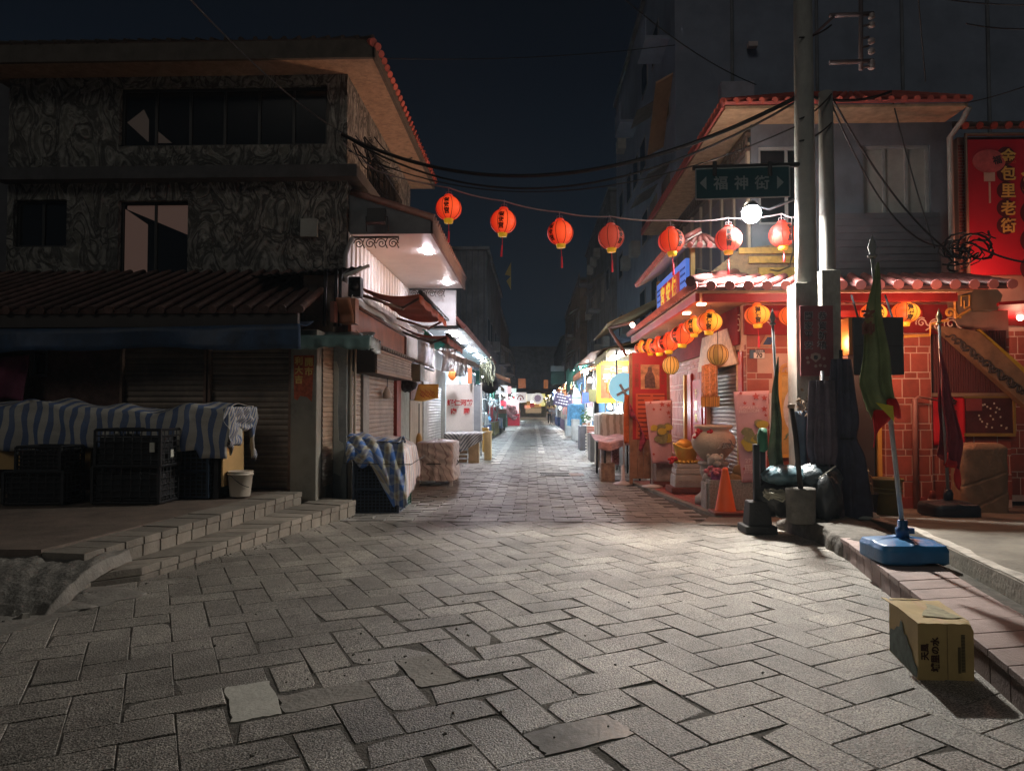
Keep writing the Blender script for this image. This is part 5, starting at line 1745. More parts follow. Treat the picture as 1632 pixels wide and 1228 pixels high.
# ---------------------------------------------------------------- lanterns
def glowmat(name, edge, core, s_edge, s_core, off=(.06, -.12, 0), rad=.24):
    m = mat(name, (.16, .014, .008), .6, bump=.1)
    nt = m.node_tree; N, l = nt.nodes, nt.links; b = N['Principled BSDF']
    tcn = N.new('ShaderNodeTexCoord'); vm = N.new('ShaderNodeVectorMath'); vm.operation = 'DISTANCE'
    l.new(tcn.outputs['Object'], vm.inputs[0]); vm.inputs[1].default_value = off
    mr = N.new('ShaderNodeMapRange'); mr.inputs[1].default_value = .05; mr.inputs[2].default_value = rad; mr.inputs[3].default_value = 1; mr.inputs[4].default_value = 0
    mr.interpolation_type = 'SMOOTHSTEP'
    l.new(vm.outputs['Value'], mr.inputs[0])
    mx = N.new('ShaderNodeMix'); mx.data_type = 'RGBA'; mx.inputs['A'].default_value = (*[c * s_edge for c in edge], 1); mx.inputs['B'].default_value = (*[c * s_core for c in core], 1)
    l.new(mr.outputs[0], mx.inputs['Factor']); l.new(mx.outputs['Result'], b.inputs['Emission Color']); b.inputs['Emission Strength'].default_value = 1
    return m


ML_RED = glowmat('lantern_red', (1, .035, .01), (1, .09, .02), .5, 1.0)
ML_DIM = glowmat('lantern_dim', (1, .09, .05), (1, .12, .06), .24, .4)
ML_ORG = glowmat('lantern_orange', (1, .12, .01), (1, .42, .03), .78, 1.45, (.05, -.12, .02), .19)
ML_ROG = glowmat('lantern_redorange', (1, .05, .012), (1, .12, .02), .8, 1.15)
M_RIB = mat('lantern_rib', (.12, .02, .01), .7)
M_CAPY = mat('cap_yellow', (.75, .45, .03), .45, emis=(1, .55, .02), es=.22)
M_TAS = mat('tassel_red', (.6, .03, .05), .7, emis=(.7, .03, .05), es=.12)
M_WIRE = mat('wire_black', (.012, .012, .013), .6)
M_STRING = mat('string_pale', (.4, .3, .3), .6)


def lantern(label, c, r, m, sq=.92, chars='保安宮', ang=0., group=None, tassel=.32, hook=.14, capm=None, cat='lantern', name='lantern', ink=M_INK):
    t = thing(name, label, cat, c, group)
    c = V(c)
    H = r * sq
    n = 32
    prof = []
    for i in range(15):
        th = pi * (.14 + .72 * i / 14)
        prof.append((r * sin(th), -H * cos(th)))
    mb = MB(); mb.lathe(c, prof, n, wob=lambda a, z: 1 - .028 * abs(cos(a * 8)))
    build('body', mb, m, t)
    mb = MB()
    for j in range(8):
        a = j * pi / 4 + pi / 8; mb.tube([c + V((q_ * 1.0 * cos(a), q_ * 1.0 * sin(a), z_)) for q_, z_ in prof], .0045, 4, False)
    build('ribs', mb, M_RIB, t)
    t.rotation_euler = (random.uniform(-.07, .07), random.uniform(-.07, .07), 0)
    mb = MB(); k = r * .36
    mb.lathe(c + V((0, 0, -H * .93)), [(k, .03), (k * 1.05, 0), (k * .9, -r * .26), (k * .7, -r * .28)], 16)
    build('collar', mb, capm or M_CAPY, t)
    mb = MB(); mb.lathe(c + V((0, 0, H * .9)), [(k * .95, 0), (k * .95, .03), (k * .5, .05)], 16); build('cap', mb, m, t)
    mb = MB(); mb.tube([c + V((0, 0, H)), c + V((0, 0, H + hook))], .006, 5)
    mb.tube([c + V((-k * .8, 0, H * .95)), c + V((-k * .5, 0, H + hook * .5)), c + V((k * .5, 0, H + hook * .5)), c + V((k * .8, 0, H * .95))], .004, 4)
    build('hanger', mb, M_STRING, t)
    if tassel:
        mb = MB(); z0 = -H * .93 - r * .28
        mb.tube([c + V((0, 0, z0)), c + V((.004, 0, z0 - tassel * .4)), c + V((.004, 0, z0 - tassel * .45)), c + V((0, 0, z0 - tassel))], [.004, .004, .014, .018], 6)
        build('tassel', mb, M_TAS, t)
    if chars:
        s_ = '\n'.join(chars)
        R_ = r * 1.012

        def warp(v):
            z_ = v.y
            q = max(.2, 1 - (z_ / H) ** 2) ** .5
            a = -pi / 2 + ang + v.x / R_ / q
            return c + V((R_ * q * cos(a), R_ * q * sin(a), z_))
        text(s_, r * .42, c, (1, 0, 0), (0, 0, 1), ink, t, line=1.0, bold=.004, warp=warp)
    return t


GS = 'red lanterns strung across the street'
YS_ = 10.8
SP = [(715, 332, -.05, 'red lantern at the left end of the string above the white canopy'), (802, 353, -.12, 'second red lantern from the left on the string over the dark street'),
      (893, 371, -.85, 'middle-left red lantern on the string with writing at its left edge'), (974, 378, .75, 'dull pinkish unlit-looking lantern on the string'),
      (1070, 384, .6, 'red lantern on the string hanging before the brown timber upper wall'), (1161, 381, -.2, 'red lantern on the string below the blue street sign left half'), (1247, 374, .35, 'red lantern on the string nearest the concrete pole')]
tops = []
for i, (px, py, an, lb_) in enumerate(SP):
    p = at(px, py, YS_)
    lantern(lb_, p, .2, ML_DIM if i == 3 else ML_RED, .95, '保安宮', an, GS, .3 if i < 6 else .18)
    tops.append(p + V((0, 0, .19 + .13)))
ln = MB()
pts = [at(548, 228, 12.95), at(600, 272, 12.2)] + tops + [at(1272, 345, 10.2)]
q = []
for a_, b_ in zip(pts, pts[1:]):
    q += sag(a_, b_, .03, 5)[:-1]
ln.tube(q + [pts[-1]], .011, 5)
build('lantern_string', ln, M_STRING, None, 'pale cable carrying the row of red lanterns across the street', 'cable')

GO = 'orange lanterns under the temple shop eaves'
for i, (px, py, Y_, r_, m_, an, lb_) in enumerate((
        (1131, 513, 10.75, .19, ML_ORG, -.3, 'large glowing orange lantern at the eave corner before the doorway'),
        (1106, 520, 11.5, .17, ML_ORG, -.6, 'orange lantern just behind the large corner one'),
        (1088, 534, 12.2, .21, ML_ROG, -1, 'big deep-red lantern in the row along the street eave'),
        (1066, 546, 13.0, .2, ML_ROG, -1, 'deep-red lantern behind the biggest one in the eave row'),
        (1050, 551, 13.8, .19, ML_ROG, -1, 'reddish lantern half hidden in the middle of the eave row'),
        (1036, 553, 14.6, .17, ML_ORG, -1, 'orange lantern near the far end of the eave row'),
        (1023, 554, 15.5, .16, ML_ORG, -1, 'last small orange lantern at the far end of the street eave'),
        (1207, 502, 10.85, .19, ML_ORG, -.25, 'round orange lantern hanging above the house number plate'),
        (1262, 503, 10.85, .19, ML_ORG, .1, 'orange lantern half hidden behind the concrete pole'),
        (1312, 505, 10.85, .18, ML_ORG, 0, 'orange lantern hidden behind the red greeting plaque'),
        (1392, 499, 10.85, .19, ML_ORG, .2, 'orange lantern behind the tall green flag'),
        (1443, 498, 10.85, .2, ML_ORG, -.1, 'orange lantern at the right end of the front eave by the scrollwork'))):
    lantern(lb_, at(px, py, Y_), r_, m_, .8, '福德宮', an, GO, .3 if i == 7 else 0, .1)


def cage_lantern(label, c, rx, rz, es):
    t = thing('cage_lantern', label, 'lantern', c); c = V(c)
    mb = MB(); prof = [(rx * sin(pi * (.08 + .84 * i / 12)), -rz * cos(pi * (.08 + .84 * i / 12))) for i in range(13)]
    mb.lathe(c, prof, 14, smooth=False); build('paper_shell', mb, mat('cage_paper_%d' % (es * 100), (.42, .22, .07), .7, emis=(1, .45, .08), es=es), t)
    mb = MB()
    for k in range(14):
        a = 2 * pi * k / 14
        mb.tube([c + V((r_ * cos(a) * 1.02, r_ * sin(a) * 1.02, z_)) for r_, z_ in prof], .006, 4)
    build('ribs', mb, mat('cage_rib', (.2, .08, .02), .6), t)
    mb = MB(); mb.tube([c + V((0, 0, rz)), c + V((0, 0, rz + .32))], .006, 4); build('cord', mb, M_WIRE, t)
    mb = MB(); mb.ball(c + V((0, 0, -rz * .2)), .04); build('bulb', mb, emit('bulb_warm', (1, .6, .2), 8), t)


cage_lantern('round ribbed amber lantern hanging in front of the door shutter', at(1144, 565, 10.8), .155, .16, .16)
cage_lantern('small square-shouldered ribbed lantern below the eave row beside the red screen', at(1069, 582, 13.2), .15, .17, .5)

# ---------------------------------------------------------------- poles, sign, flood lamp
up_ = thing('utility_pole', 'tall grey concrete utility pole on the right kerb', 'utility pole', (at(1288, 700, 9.9).x, 9.9, .15))
p = V(up_.location)
mb = MB(); mb.tube([p, p + V((0, 0, 4)), p + V((-.0, 0, 9.5))], [.17, .137, .11], 20); build('shaft', mb, mat('pole_concrete', (.42, .42, .39), .75, var=.2, scale=2, bump=.2, dirt=.35), up_)
a, b = at(1268, 450, 9.72), at(1304, 490, 9.72)
mb = MB(); mb.bx(a.x, b.x, 9.71, 10.06, b.z - 2.2, a.z); build('casing', mb, mat('casing_grey', (.36, .35, .31), .7, var=.35, scale=3, dirt=.5), up_, bevel=.01)
mb = MB(); c0, c1 = at(1325, 25, 10.1), at(1392, 25, 10.1)
for py, x1 in ((25, 1392), (42, 1392), (100, 1392), (108, 1392), (62, 1385), (76, 1385)):
    a_, b_ = at(1322 if py in (25, 100) else 1372, py, 10.1), at(x1, py - 3, 10.1)
    mb.tube([a_, b_], .032 if py in (25, 100) else .016, 6)
mb.tube([at(1372, -10, 10.1), at(1372, 112, 10.1)], .03, 6); mb.tube([at(1292, 60, 9.9), at(1330, 25, 10.1)], .02, 5)
build('crossarm', mb, mat('arm_steel', (.16, .13, .14), .6, .3), up_)
mb = MB()
for py in (26, 40, 66, 82, 100, 107):
    mb = MB(); c = at(1389, py, 10.1); mb.lathe(c, [(.0, -.04), (.03, -.035), (.05, -.02), (.03, 0), (.05, .02), (.03, .04), (0, .045)], 10); build('insulator', mb, mat('porcelain', (.45, .38, .38), .3), up_)
mb = MB(); c = at(1271, 68, 9.9); mb.lathe(c, [(.0, -.04), (.04, -.03), (.05, .0), (.03, .05), (0, .06)], 10)
build('insulator', mb, mat('porcelain', (.45, .38, .38), .3), up_)
p2 = thing('service_pole', 'thinner grey pole standing right behind the concrete pole', 'pole', (at(1323, 700, 10.12).x, 10.12, .15))
p = V(p2.location); zt_ = za(1323, 142, 10.12)
mb = MB(); mb.tube([p, p + V((0, 0, zt_ - .2))], [.12, .095], 16); build('shaft', mb, mat('pole_grey2', (.32, .31, .29), .7, var=.2, dirt=.35), p2)
a, b = at(1309, 430, 9.98), at(1340, 492, 9.98)
mb = MB(); mb.bx(a.x, b.x, 9.97, 10.27, b.z - 1.8, a.z); build('casing', mb, mat('casing_grey', (.36, .35, .31)), p2, bevel=.01)

ss = thing('street_sign', 'blue-green street name sign with arrows hung from a horizontal arm', 'street sign', at(1184, 290, 9.75))
YG_ = 9.75
a, b = at(1109, 318, YG_), at(1258, 268, YG_)
mb = MB(); mb.prism([(a.x, YG_, a.z), (b.x, YG_, a.z + .03), (b.x, YG_, b.z + .03), (a.x, YG_, b.z)], (0, .035, 0)); build('panel', mb, mat('sign_teal', (.018, .07, .085), .4, var=.1), ss, bevel=.004)
mb = MB()
for q0, q1 in (((a.x, a.z), (b.x, a.z + .03)), ((a.x, b.z), (b.x, b.z + .03)), ((a.x, a.z), (a.x, b.z)), ((b.x, a.z + .03), (b.x, b.z + .03))):
    mb.tube([(q0[0], YG_ - .004, q0[1]), (q1[0], YG_ - .004, q1[1])], .01, 4)
build('border', mb, mat('sign_white', (.26, .3, .31), .5), ss)
zc_ = (a.z + b.z) / 2 + .015
for px, ch in ((1148, '福'), (1181, '神'), (1214, '街')):
    text(ch, .2, (at(px, 295, YG_).x, YG_ - .008, zc_), (1, 0, 0), (0, 0, 1), mat('sign_white', (.26, .3, .31)), ss, bold=.004)
mb = MB()
for s_, px in ((-1, 1121), (1, 1243)):
    x_ = at(px, 295, YG_).x
    mb.prism([(x_ + s_ * .05, YG_ - .004, zc_), (x_ - s_ * .04, YG_ - .004, zc_ + .09), (x_ - s_ * .04, YG_ - .004, zc_ - .09)], (0, -.004, 0))
build('arrow', mb, mat('sign_white', (.26, .3, .31)), ss)
mb = MB(); mb.tube([at(1104, 268, YG_ + .02), at(1286, 262, YG_ + .1)], .035, 8)
for px in (1139, 1227): mb.tube([at(px, 258, YG_ - .01), at(px, 280, YG_ - .01)], .03, 6)
build('arm', mb, mat('arm_dark', (.045, .045, .05), .6), ss)

LP = at(1197, 336, 10.6)
fd = thing('flood_lamp', 'dazzling white LED floodlight glowing below the blue street sign', 'floodlight', LP)
aim = V((-.02, -.34, -.94)).normalized()
mx_ = aim.to_track_quat('-Z', 'Y').to_matrix()
mb = MB(); mb.lathe(LP - aim * .0, [(.11, 0), (.13, .03), (.09, .12), (.03, .16)], 18, mx_); build('housing', mb, M_DARK, fd)
mb = MB(); mb.ball(LP + aim * .05, .14, n=18, k=10); build('lens', mb, emit('lamp_lens_bloom', (.9, .97, 1), 130), fd)  # glowing ball enlarged to stand for the lamp's bloom
mb = MB(); mb.tube([LP - aim * .12, LP + V((.3, .1, .05)), V((at(1290, 330, 9.9).x, 9.95, LP.z + .05))], .02, 6); build('bracket', mb, M_DARK, fd)

gp_ = thing('greeting_plaque', 'dark red new year greeting plaque strapped to the grey poles', 'sign', at(1301, 540, 9.6))
a, b = at(1276, 599, 9.6), at(1327, 487, 9.6)
mb = MB(); mb.bx(a.x, b.x, 9.59, 9.62, a.z, b.z); build('board', mb, mat('plaque_red', (.20, .045, .05), .5, var=.15), gp_, bevel=.004)
MI = mat('plaque_ink', (.03, .025, .03), .5); MO = mat('plaque_outline', (.36, .3, .3), .5)
for col, px in (('恭賀新禧', 1311), ('闔家平安', 1289)):
    for k, ch in enumerate(col):
        q_ = at(px, 503 + k * 15.5, 9.585)
        text(ch, .118, q_ + V((0, .003, 0)), (1, 0, 0), (0, 0, 1), MO, gp_, bold=.006, extrude=.0005); text(ch, .114, q_, (1, 0, 0), (0, 0, 1), MI, gp_, bold=.001, extrude=.001)
mb = MB(); c = at(1300, 570, 9.582)
mb.prism([c + V((x_, 0, z_)) for x_, z_ in ((0, -.06), (.07, -.0), (.06, .05), (0, .07), (-.06, .05), (-.07, .0))], (0, -.002, 0))
for dx, dz in ((-.11, .0), (.11, -.01), (-.1, -.06), (.0, -.11), (.06, -.1), (.12, -.11)):
    cc = c + V((dx, 0, dz)); mb.prism([cc + V((.022 * cos(k * pi / 4), 0, .022 * sin(k * pi / 4))) for k in range(8)], (0, -.002, 0))
build('emblem', mb, mat('plaque_gold', (.4, .27, .22), .5), gp_)
text('春', .06, c + V((0, -.004, .005)), (1, 0, 0), (0, 0, 1), MI, gp_, bold=.002)

# ---------------------------------------------------------------- billboard at the far right
bb = thing('billboard', 'large red billboard with a lantern picture and gold old-street characters', 'billboard', at(1600, 440, 12.8))
YBB = 12.8
a = at(1546, 438, YBB); zt_ = za(1600, 222, YBB)
xr_ = a.x + 3.4
mb = MB(); mb.bx(a.x, xr_, YBB, YBB + .1, a.z, zt_); build('panel', mb, mat('billboard_red', (.5, .012, .03), .45, var=.1, scale=1.5), bb)
mb = MB()
mb.tube([(a.x - .05, YBB - .03, a.z - .1), (a.x - .05, YBB - .03, zt_ + .08), (xr_, YBB - .03, zt_ + .08)], .035, 6)
build('frame', mb, mat('frame_bronze', (.3, .2, .15), .5, .3), bb)
for k, ch in enumerate('金包里老街'):
    q_ = at(1606, 248 + 27.8 * k, YBB - .012)
    mb = MB(); mb.prism([q_ + V((-.03 + .16 * cos(j * pi / 10), .006, .16 * sin(j * pi / 10))) for j in range(20)], (0, -.003, 0)); build('disc', mb, mat('disc_maroon', (.10, .012, .015), .5), bb)
    text(ch, .27, q_ + V((.01, -.004, 0)), (1, 0, 0), (0, 0, 1), mat('gold_bill', (.8, .55, .13), .5), bb, bold=.006)
for k in range(4):
    q_ = at(1648, 295 + 44 * k, YBB - .012)
    mb = MB(); mb.prism([q_ + V((.24 * cos(j * pi / 12), .006, .24 * sin(j * pi / 12))) for j in range(24)], (0, -.003, 0)); build('disc', mb, mat('disc_maroon', (.1, .012, .015)), bb)
q_ = at(1650, 282, YBB - .012); text('金', .5, q_ + V((0, -.004, 0)), (1, 0, 0), (0, 0, 1), mat('gold_bill', (.8, .55, .13)), bb, bold=.01)
mb = MB(); c = at(1576, 257, YBB - .01)
mb.prism([c + V((.29 * cos(j * pi / 14), 0, .21 * sin(j * pi / 14))) for j in range(28)], (0, -.004, 0)); build('printed_lantern', mb, mat('print_lantern', (.55, .12, .12), .5, var=.4, scale=3), bb)
mb = MB(); mb.bx(c.x - .09, c.x + .1, YBB - .014, YBB - .003, c.z - .36, c.z - .2); mb.bx(c.x - .01, c.x + .02, YBB - .014, YBB - .003, c.z - .75, c.z - .37); build('printed_tassel', mb, mat('print_cream', (.6, .45, .36), .5), bb)
text('福', .16, c + V((.14, -.006, .02)), (.97, 0, .2), (-.2, 0, .97), MI, bb, bold=.003)
bc = thing('billboard_house', 'reddish brick wall with a tiled coping carrying the red billboard', 'building', at(1600, 560, 13.2))
mb = MB(); x_ = at(1522, 300, 13.1).x; mb.bx(x_, xr_ + 1, 13.0, 13.3, 2.9, zt_ + .12); build('wall', mb, M_MORT, bc)
mb = MB(); brickwall(mb, (x_, 13.0, 3.6), (1, 0, 0), (0, 0, 1), .5, zt_ - 3.6, bw=.2, bh=.055, sh=.055, joint=.008); build('brick_face', mb, M_BRICK, bc)
s_, tb, ds = MB(), MB(), MB(); tileroof(s_, tb, ds, (x_ - .05, 12.7, zt_ + .2), (xr_ + 1, 12.7, zt_ + .2), (x_, 13.2, zt_ + .42), (xr_ + 1, 13.2, zt_ + .42), .25, .06)
cr_ = build('coping', s_, M_TILE, bc); build('tile_row', tb, M_TILE, cr_); build('tile_end', ds, M_TILER, cr_)
mb = MB(); mb.bx(7.55, xr_ + 1, 12.35, 12.5, 0, 2.95); build('lower_wall', mb, M_MORT, bc)
mb = MB(); brickwall(mb, (7.55, 12.35, .1), (1, 0, 0), (0, 0, 1), 3, 2.8); build('brick_face', mb, M_BRICK, bc)
# red awning with bulbs
ra = thing('red_awning', 'bright red awning with bare bulbs beneath the billboard at the right edge', 'awning', at(1600, 500, 12))
p0, p1, p2_, p3_ = at(1552, 517, 12.3), at(1700, 522, 12.3), at(1700, 480, 11.0), at(1592, 486, 11.0)
mb = MB(); mb.prism([p0, p1, p2_, p3_], (0, 0, .05)); build('canvas', mb, mat('canvas_red', (.55, .015, .02), .6), ra)
for px, py in ((1600, 508), (1626, 506), (1650, 510), (1625, 489)):
    mb = MB(); mb.ball(at(px, py, 11.75), .05, n=10, k=6); build('bulb', mb, emit('bulb_white', (1, .75, .55), 14), ra)
# tangled cable coil by the wall corner
cc_ = MB(); c = at(1535, 400, 11.6); r = random.Random(4)
for k in range(26):
    a0_ = r.uniform(0, 6); rr = r.uniform(.08, .3)
    o = c + V((r.gauss(0, .16), r.gauss(0, .08), r.gauss(0, .12)))
    cc_.tube([o + V((rr * cos(a0_ + j * .6), r.gauss(0, .02), rr * .7 * sin(a0_ + j * .6))) for j in range(int(r.uniform(4, 10)))], r.uniform(.008, .02), 5)
build('cable_coil', cc_, M_WIRE, None, 'tangle of black cable coils hanging at the corner below the billboard', 'cables')
# ================================================================ things standing before the temple shop
def flag(name, label, base, lean, h, cloth_top, cloth_h, m, wid, seed, tip=M_GREYP, pr=.022, side=1, tail=None):
    t = thing(name, label, 'flag', base)
    b = V(base); top = b + V(lean) + V((0, 0, h))
    mb = MB(); mb.tube([b, b.lerp(top, .5), top], [pr, pr, pr * .8], 8); build('pole', mb, mat('flag_pole_grey', (.34, .35, .36), .45, .3, dirt=.2), t)
    mb = MB(); mb.lathe(top, [(.03, 0), (.045, .02), (.02, .04), (.04, .1), (.0, .22)], 10); build('finial', mb, tip, t)
    r = random.Random(seed); ph = [r.uniform(0, 6) for _ in range(4)]
    ax_ = (top - b).normalized(); st_ = top - ax_ * (h - cloth_top)

    def fn(u, v, e=1.):
        # furled cloth: folds fanning out from the pole, the free edge longer than the pole edge
        w_ = wid * (.05 + .95 * min(1, v / .8) ** .9) * (1 - .28 * max(0, v - .8) / .2)
        o = st_ - ax_ * cloth_h * v
        k = u * 2 - 1
        return o + V((side * w_ * u * .92 - side * .03 + .012 * sin(v * 11 + ph[0]), -.03 - .07 * v * sin(pi * u) - .05 * v * sin(u * 13 + ph[1] + v * 2), -.16 * cloth_h * max(0, v - .55) * (u - .4) * 2 + .02 * sin(u * 12 + ph[2]) * v))
    mb = MB(); mb.grid(fn, 30, 30)
    mb.grid(lambda u, v: fn(u * .8, v) + V((-side * .03 * v, .14 * v + .05 * v * sin(u * 8), 0)), 16, 24)
    build('cloth', mb, m, t, solid=.005)
    if tail:
        mb = MB()
        mb.grid(lambda u, v: fn(u, 1 + .0 * v) - V((side * .04 * v * (1 - u), .03 * sin(v * 3) + .012, -.012 + (.09 + .22 * abs(u - .35)) * v * (1 + .3 * sin(u * 9)))), 26, 8)
        build('hem', mb, tail, t, solid=.006)
    return t


M_FLG = mat('flag_green', (.21, .26, .13), .8, var=.35, scale=3, bump=.3, bscale=9)
M_FLD = mat('flag_dark', (.09, .12, .07), .8, var=.5, scale=5, bump=.3)
M_FLR = mat('flag_maroon', (.24, .03, .045), .8, var=.4, scale=4, bump=.3)
M_TLR = mat('flag_red', (.55, .025, .03), .75, var=.15)
M_TLM = mat('flag_mix', (.3, .05, .04), .75, var=.5, scale=9)

BZ = .205
bp_ = V((3.37, 6.62, BZ))
ub = thing('parasol_base', 'blue plastic water-filled parasol base on the tiled kerb', 'parasol base', bp_)
mb = MB()
def basefn(u, v):
    a = 2 * pi * u
    sq = .28
    ca, sa = cos(a), sin(a)
    k = (abs(ca) ** (2 / sq) + abs(sa) ** (2 / sq)) ** (-sq / 2)
    prof = [(.90, 0), (1, .02), (1, .13), (.94, .17), (.55, .195), (.16, .205), (.0, .205)]
    q = v * 6; i = min(5, int(q)); f = q - i
    r_ = prof[i][0] + (prof[i + 1][0] - prof[i][0]) * f; z = prof[i][1] + (prof[i + 1][1] - prof[i][1]) * f
    rib = .012 * max(0, cos(a * 4)) ** 6 if .3 < v < .85 else 0
    notch = .05 * max(0, cos(a * 2 + pi / 2 + .78)) ** 12 * max(0, 1 - v * 5)
    return bp_ + V((.3 * r_ * ca * k, .27 * r_ * sa * k, z + rib + notch))
mb.grid(basefn, 96, 30)
build('tank', mb, mat('plastic_blue', (.018, .14, .33), .38, var=.2, scale=5, bump=.15, bscale=40, dirt=.35), ub)
mb = MB(); mb.lathe(bp_, [(.06, .19), (.055, .24), (.06, .25), (.06, .29), (.042, .3), (.042, .36), (.03, .365)], 14)
mb.ob(bp_ + V((.06, -.01, .27)), (.06, .05, .05)); build('socket', mb, mat('plastic_blue_dark', (.012, .075, .2), .4), ub)
fg = flag('banner_flag', 'tall green flag furled on a leaning grey pole in the blue base', bp_ + V((0, 0, .3)), (-.235, 0, 0), za(1392, 412, 6.62) - .5, 2.42, 1.32, M_FLG, .32, 1, side=-1, tail=M_TLR)
for k, ch in enumerate('大雅'):
    pass
mb = MB(); c = at(1404, 650, 6.42); mb.add([c + V((-.06, -.03, .05)), c + V((.1, -.03, -.12)), c + V((.09, -.03, .02))], [(0, 1, 2)]); build('yellow_patch', mb, mat('flag_yellow', (.62, .55, .06), .7), fg, solid=.006)
text('玄\n帥', .12, at(1384, 512, 6.5), (1, 0, 0), (0, 0, 1), mat('flag_letter', (.22, .1, .08), .8), fg, bold=.006)

b2 = V((at(1522, 806, 9.6).x, 9.75, slab_z(9.75) + .005))
ub2 = thing('parasol_base', 'dark navy parasol base standing by the standing stone', 'parasol base', b2)
mb = MB(); mb.grid(lambda u, v: b2 + (basefn(u, v) - bp_) * 1.02, 72, 24); build('tank', mb, mat('plastic_navy', (.03, .04, .055), .45, dirt=.25), ub2)
mb = MB(); mb.lathe(b2, [(.055, .19), (.06, .3), (.04, .36)], 12); build('socket', mb, mat('plastic_navy2', (.02, .03, .045), .4), ub2)
flag('banner_flag', 'dark maroon flag furled on a pole in the navy base', b2 + V((0, 0, .3)), (-.08, 0, 0), za(1517, 520, 9.7) - .4, 1.95, 1.5, M_FLR, .24, 2, tip=mat('brass_old', (.3, .22, .12), .4, .6), tail=M_TLR)
flag('banner_flag', 'dark green flag with a red hem behind the rope-wrapped posts', V((at(1251, 760, 9.3).x, 9.35, .2)), (-.12, 0, 0), za(1238, 505, 9.3) - .3, 2.05, 1.5, M_FLD, .2, 3, side=-1, tail=M_TLM)

# concrete bucket with black pole, heavy concrete foot with two posts
cbk = V((at(1276, 800, 8.75).x, 8.75, .2))
t = thing('concrete_foot', 'cylindrical concrete weight holding a blackened pole on the kerb end', 'post', cbk)
mb = MB(); mb.lathe(cbk, [(.16, 0), (.165, .02), (.175, .4), (.168, .42), (.0, .415)], 22); build('weight', mb, M_CONCD, t)
mb = MB(); mb.tube([cbk + V((0, 0, .4)), cbk + V((-.05, 0, 1.05)), cbk + V((-.1, 0, 1.42))], .032, 8); build('pole', mb, mat('pole_rust', (.025, .02, .018), .7, bump=.3), t)
mb = MB(); mb.lathe(cbk + V((-.1, 0, 1.38)), [(.04, 0), (.045, .05), (.0, .06)], 10); build('cap', mb, mat('cap_tan', (.3, .2, .14), .6), t)
cf = gr(1215, 852, 0)
t = thing('concrete_foot', 'stepped black concrete foot with two dark posts beside the kerb end', 'post', cf + V((0, .2, 0)))
mb = MB(); c = cf + V((0, .2, 0)); mb.ob(c + V((0, 0, .05)), (.4, .38, .1)); mb.ob(c + V((0, 0, .25)), (.3, .28, .3), taper=.82); build('weight', mb, mat('conc_black', (.035, .034, .034), .8, bump=.5), t, bevel=.015)
mb = MB(); mb.bx(c.x - .04, c.x + .03, c.y - .03, c.y + .04, .4, 1.12); build('post', mb, mat('post_black', (.02, .02, .022), .6), t, bevel=.005); mb = MB(); mb.bx(c.x + .045, c.x + .11, c.y - .02, c.y + .05, .4, 1.2); build('post', mb, mat('post_black', (.02, .02, .022), .6), t, bevel=.005)
mb = MB(); mb.lathe(c + V((.08, 0, 1.02)), [(.03, 0), (.06, .03), (.065, .2), (.05, .3), (.0, .31)], 10, wob=lambda a, z: 1 + .15 * sin(3 * a + z * 30)); build('green_wrap', mb, mat('wrap_green', (.02, .12, .06), .6, bump=.4), t)

# pile of bags, draped parasol
def bag(label, c, rx, ry, rz, seed, m, cat='bag', name='rubbish_bag'):
    mb = MB(); r = random.Random(seed); ph = [r.uniform(0, 6) for _ in range(8)]
    mb.ball(V(c) + V((0, 0, rz * .9)), rx, ry, rz, 30, 18, lambda a, th: 1 + .10 * sin(3 * a + ph[0]) + .07 * sin(7 * a + ph[1] + 3 * th) + .05 * sin(13 * a + ph[2] - 5 * th) + .04 * sin(19 * a + ph[3] + 9 * th))
    for i, v_ in enumerate(mb.v):
        if v_.z < c[2]: v_.z = c[2]
    return build(name, mb, m, None, label, cat, 'bags heaped at the pole foot')


M_BG1 = mat('bag_grey', (.05, .055, .06), .35, var=.3, bump=.5, bscale=18)
M_BG2 = mat('bag_tarp', (.10, .17, .20), .4, var=.5, scale=6, bump=.5, bscale=14)
jx = lambda px, Y: at(px, 760, Y).x
bag('dark grey bag slumped right of the concrete cylinder', (jx(1315, 8.95), 8.95, .2), .19, .17, .3, 1, M_BG1)
bag('black bag at the left of the heap behind the two posts', (jx(1240, 9.2), 9.2, .2), .24, .2, .27, 2, mat('bag_blk', (.03, .03, .032), .4, var=.4, bump=.6, bscale=20))
bag('teal-grey folded tarp lying on top of the bag heap', (jx(1250, 9.1), 9.1, .62), .28, .22, .12, 3, M_BG2, 'tarp', 'folded_tarp')
bag('slate blue sheet bundled on the heap beside the pole', (jx(1300, 9.15), 9.15, .56), .3, .22, .16, 4, mat('bag_slate', (.06, .085, .1), .4, var=.4, bump=.5), 'tarp', 'folded_tarp')
bag('black bag under the slate blue sheet', (jx(1290, 9.35), 9.35, .2), .3, .2, .28, 5, M_BG1)
rc = MB(); c = V((jx(1243, 8.95), 8.95, .52)); r = random.Random(8)
for k in range(14):
    a0_ = r.uniform(0, 6); rr = r.uniform(.1, .2)
    rc.tube([c + V((rr * cos(a0_ + j * .5), rr * .6 * sin(a0_ + j * .5), .03 * sin(j) + r.gauss(0, .02))) for j in range(9)], .014, 5)
build('rope_coil', rc, mat('rope_pale', (.33, .31, .24), .8, var=.3), None, 'pale rope coils lying on the heap of bags', 'rope')
sk_ = MB(); sk_.tube([at(1305, 762, 8.8), at(1332, 742, 8.8)], .01, 5); build('stick', sk_, mat('stick_pale', (.45, .42, .36), .6), None, 'thin pale stick poking out of the slate sheet', 'stick')


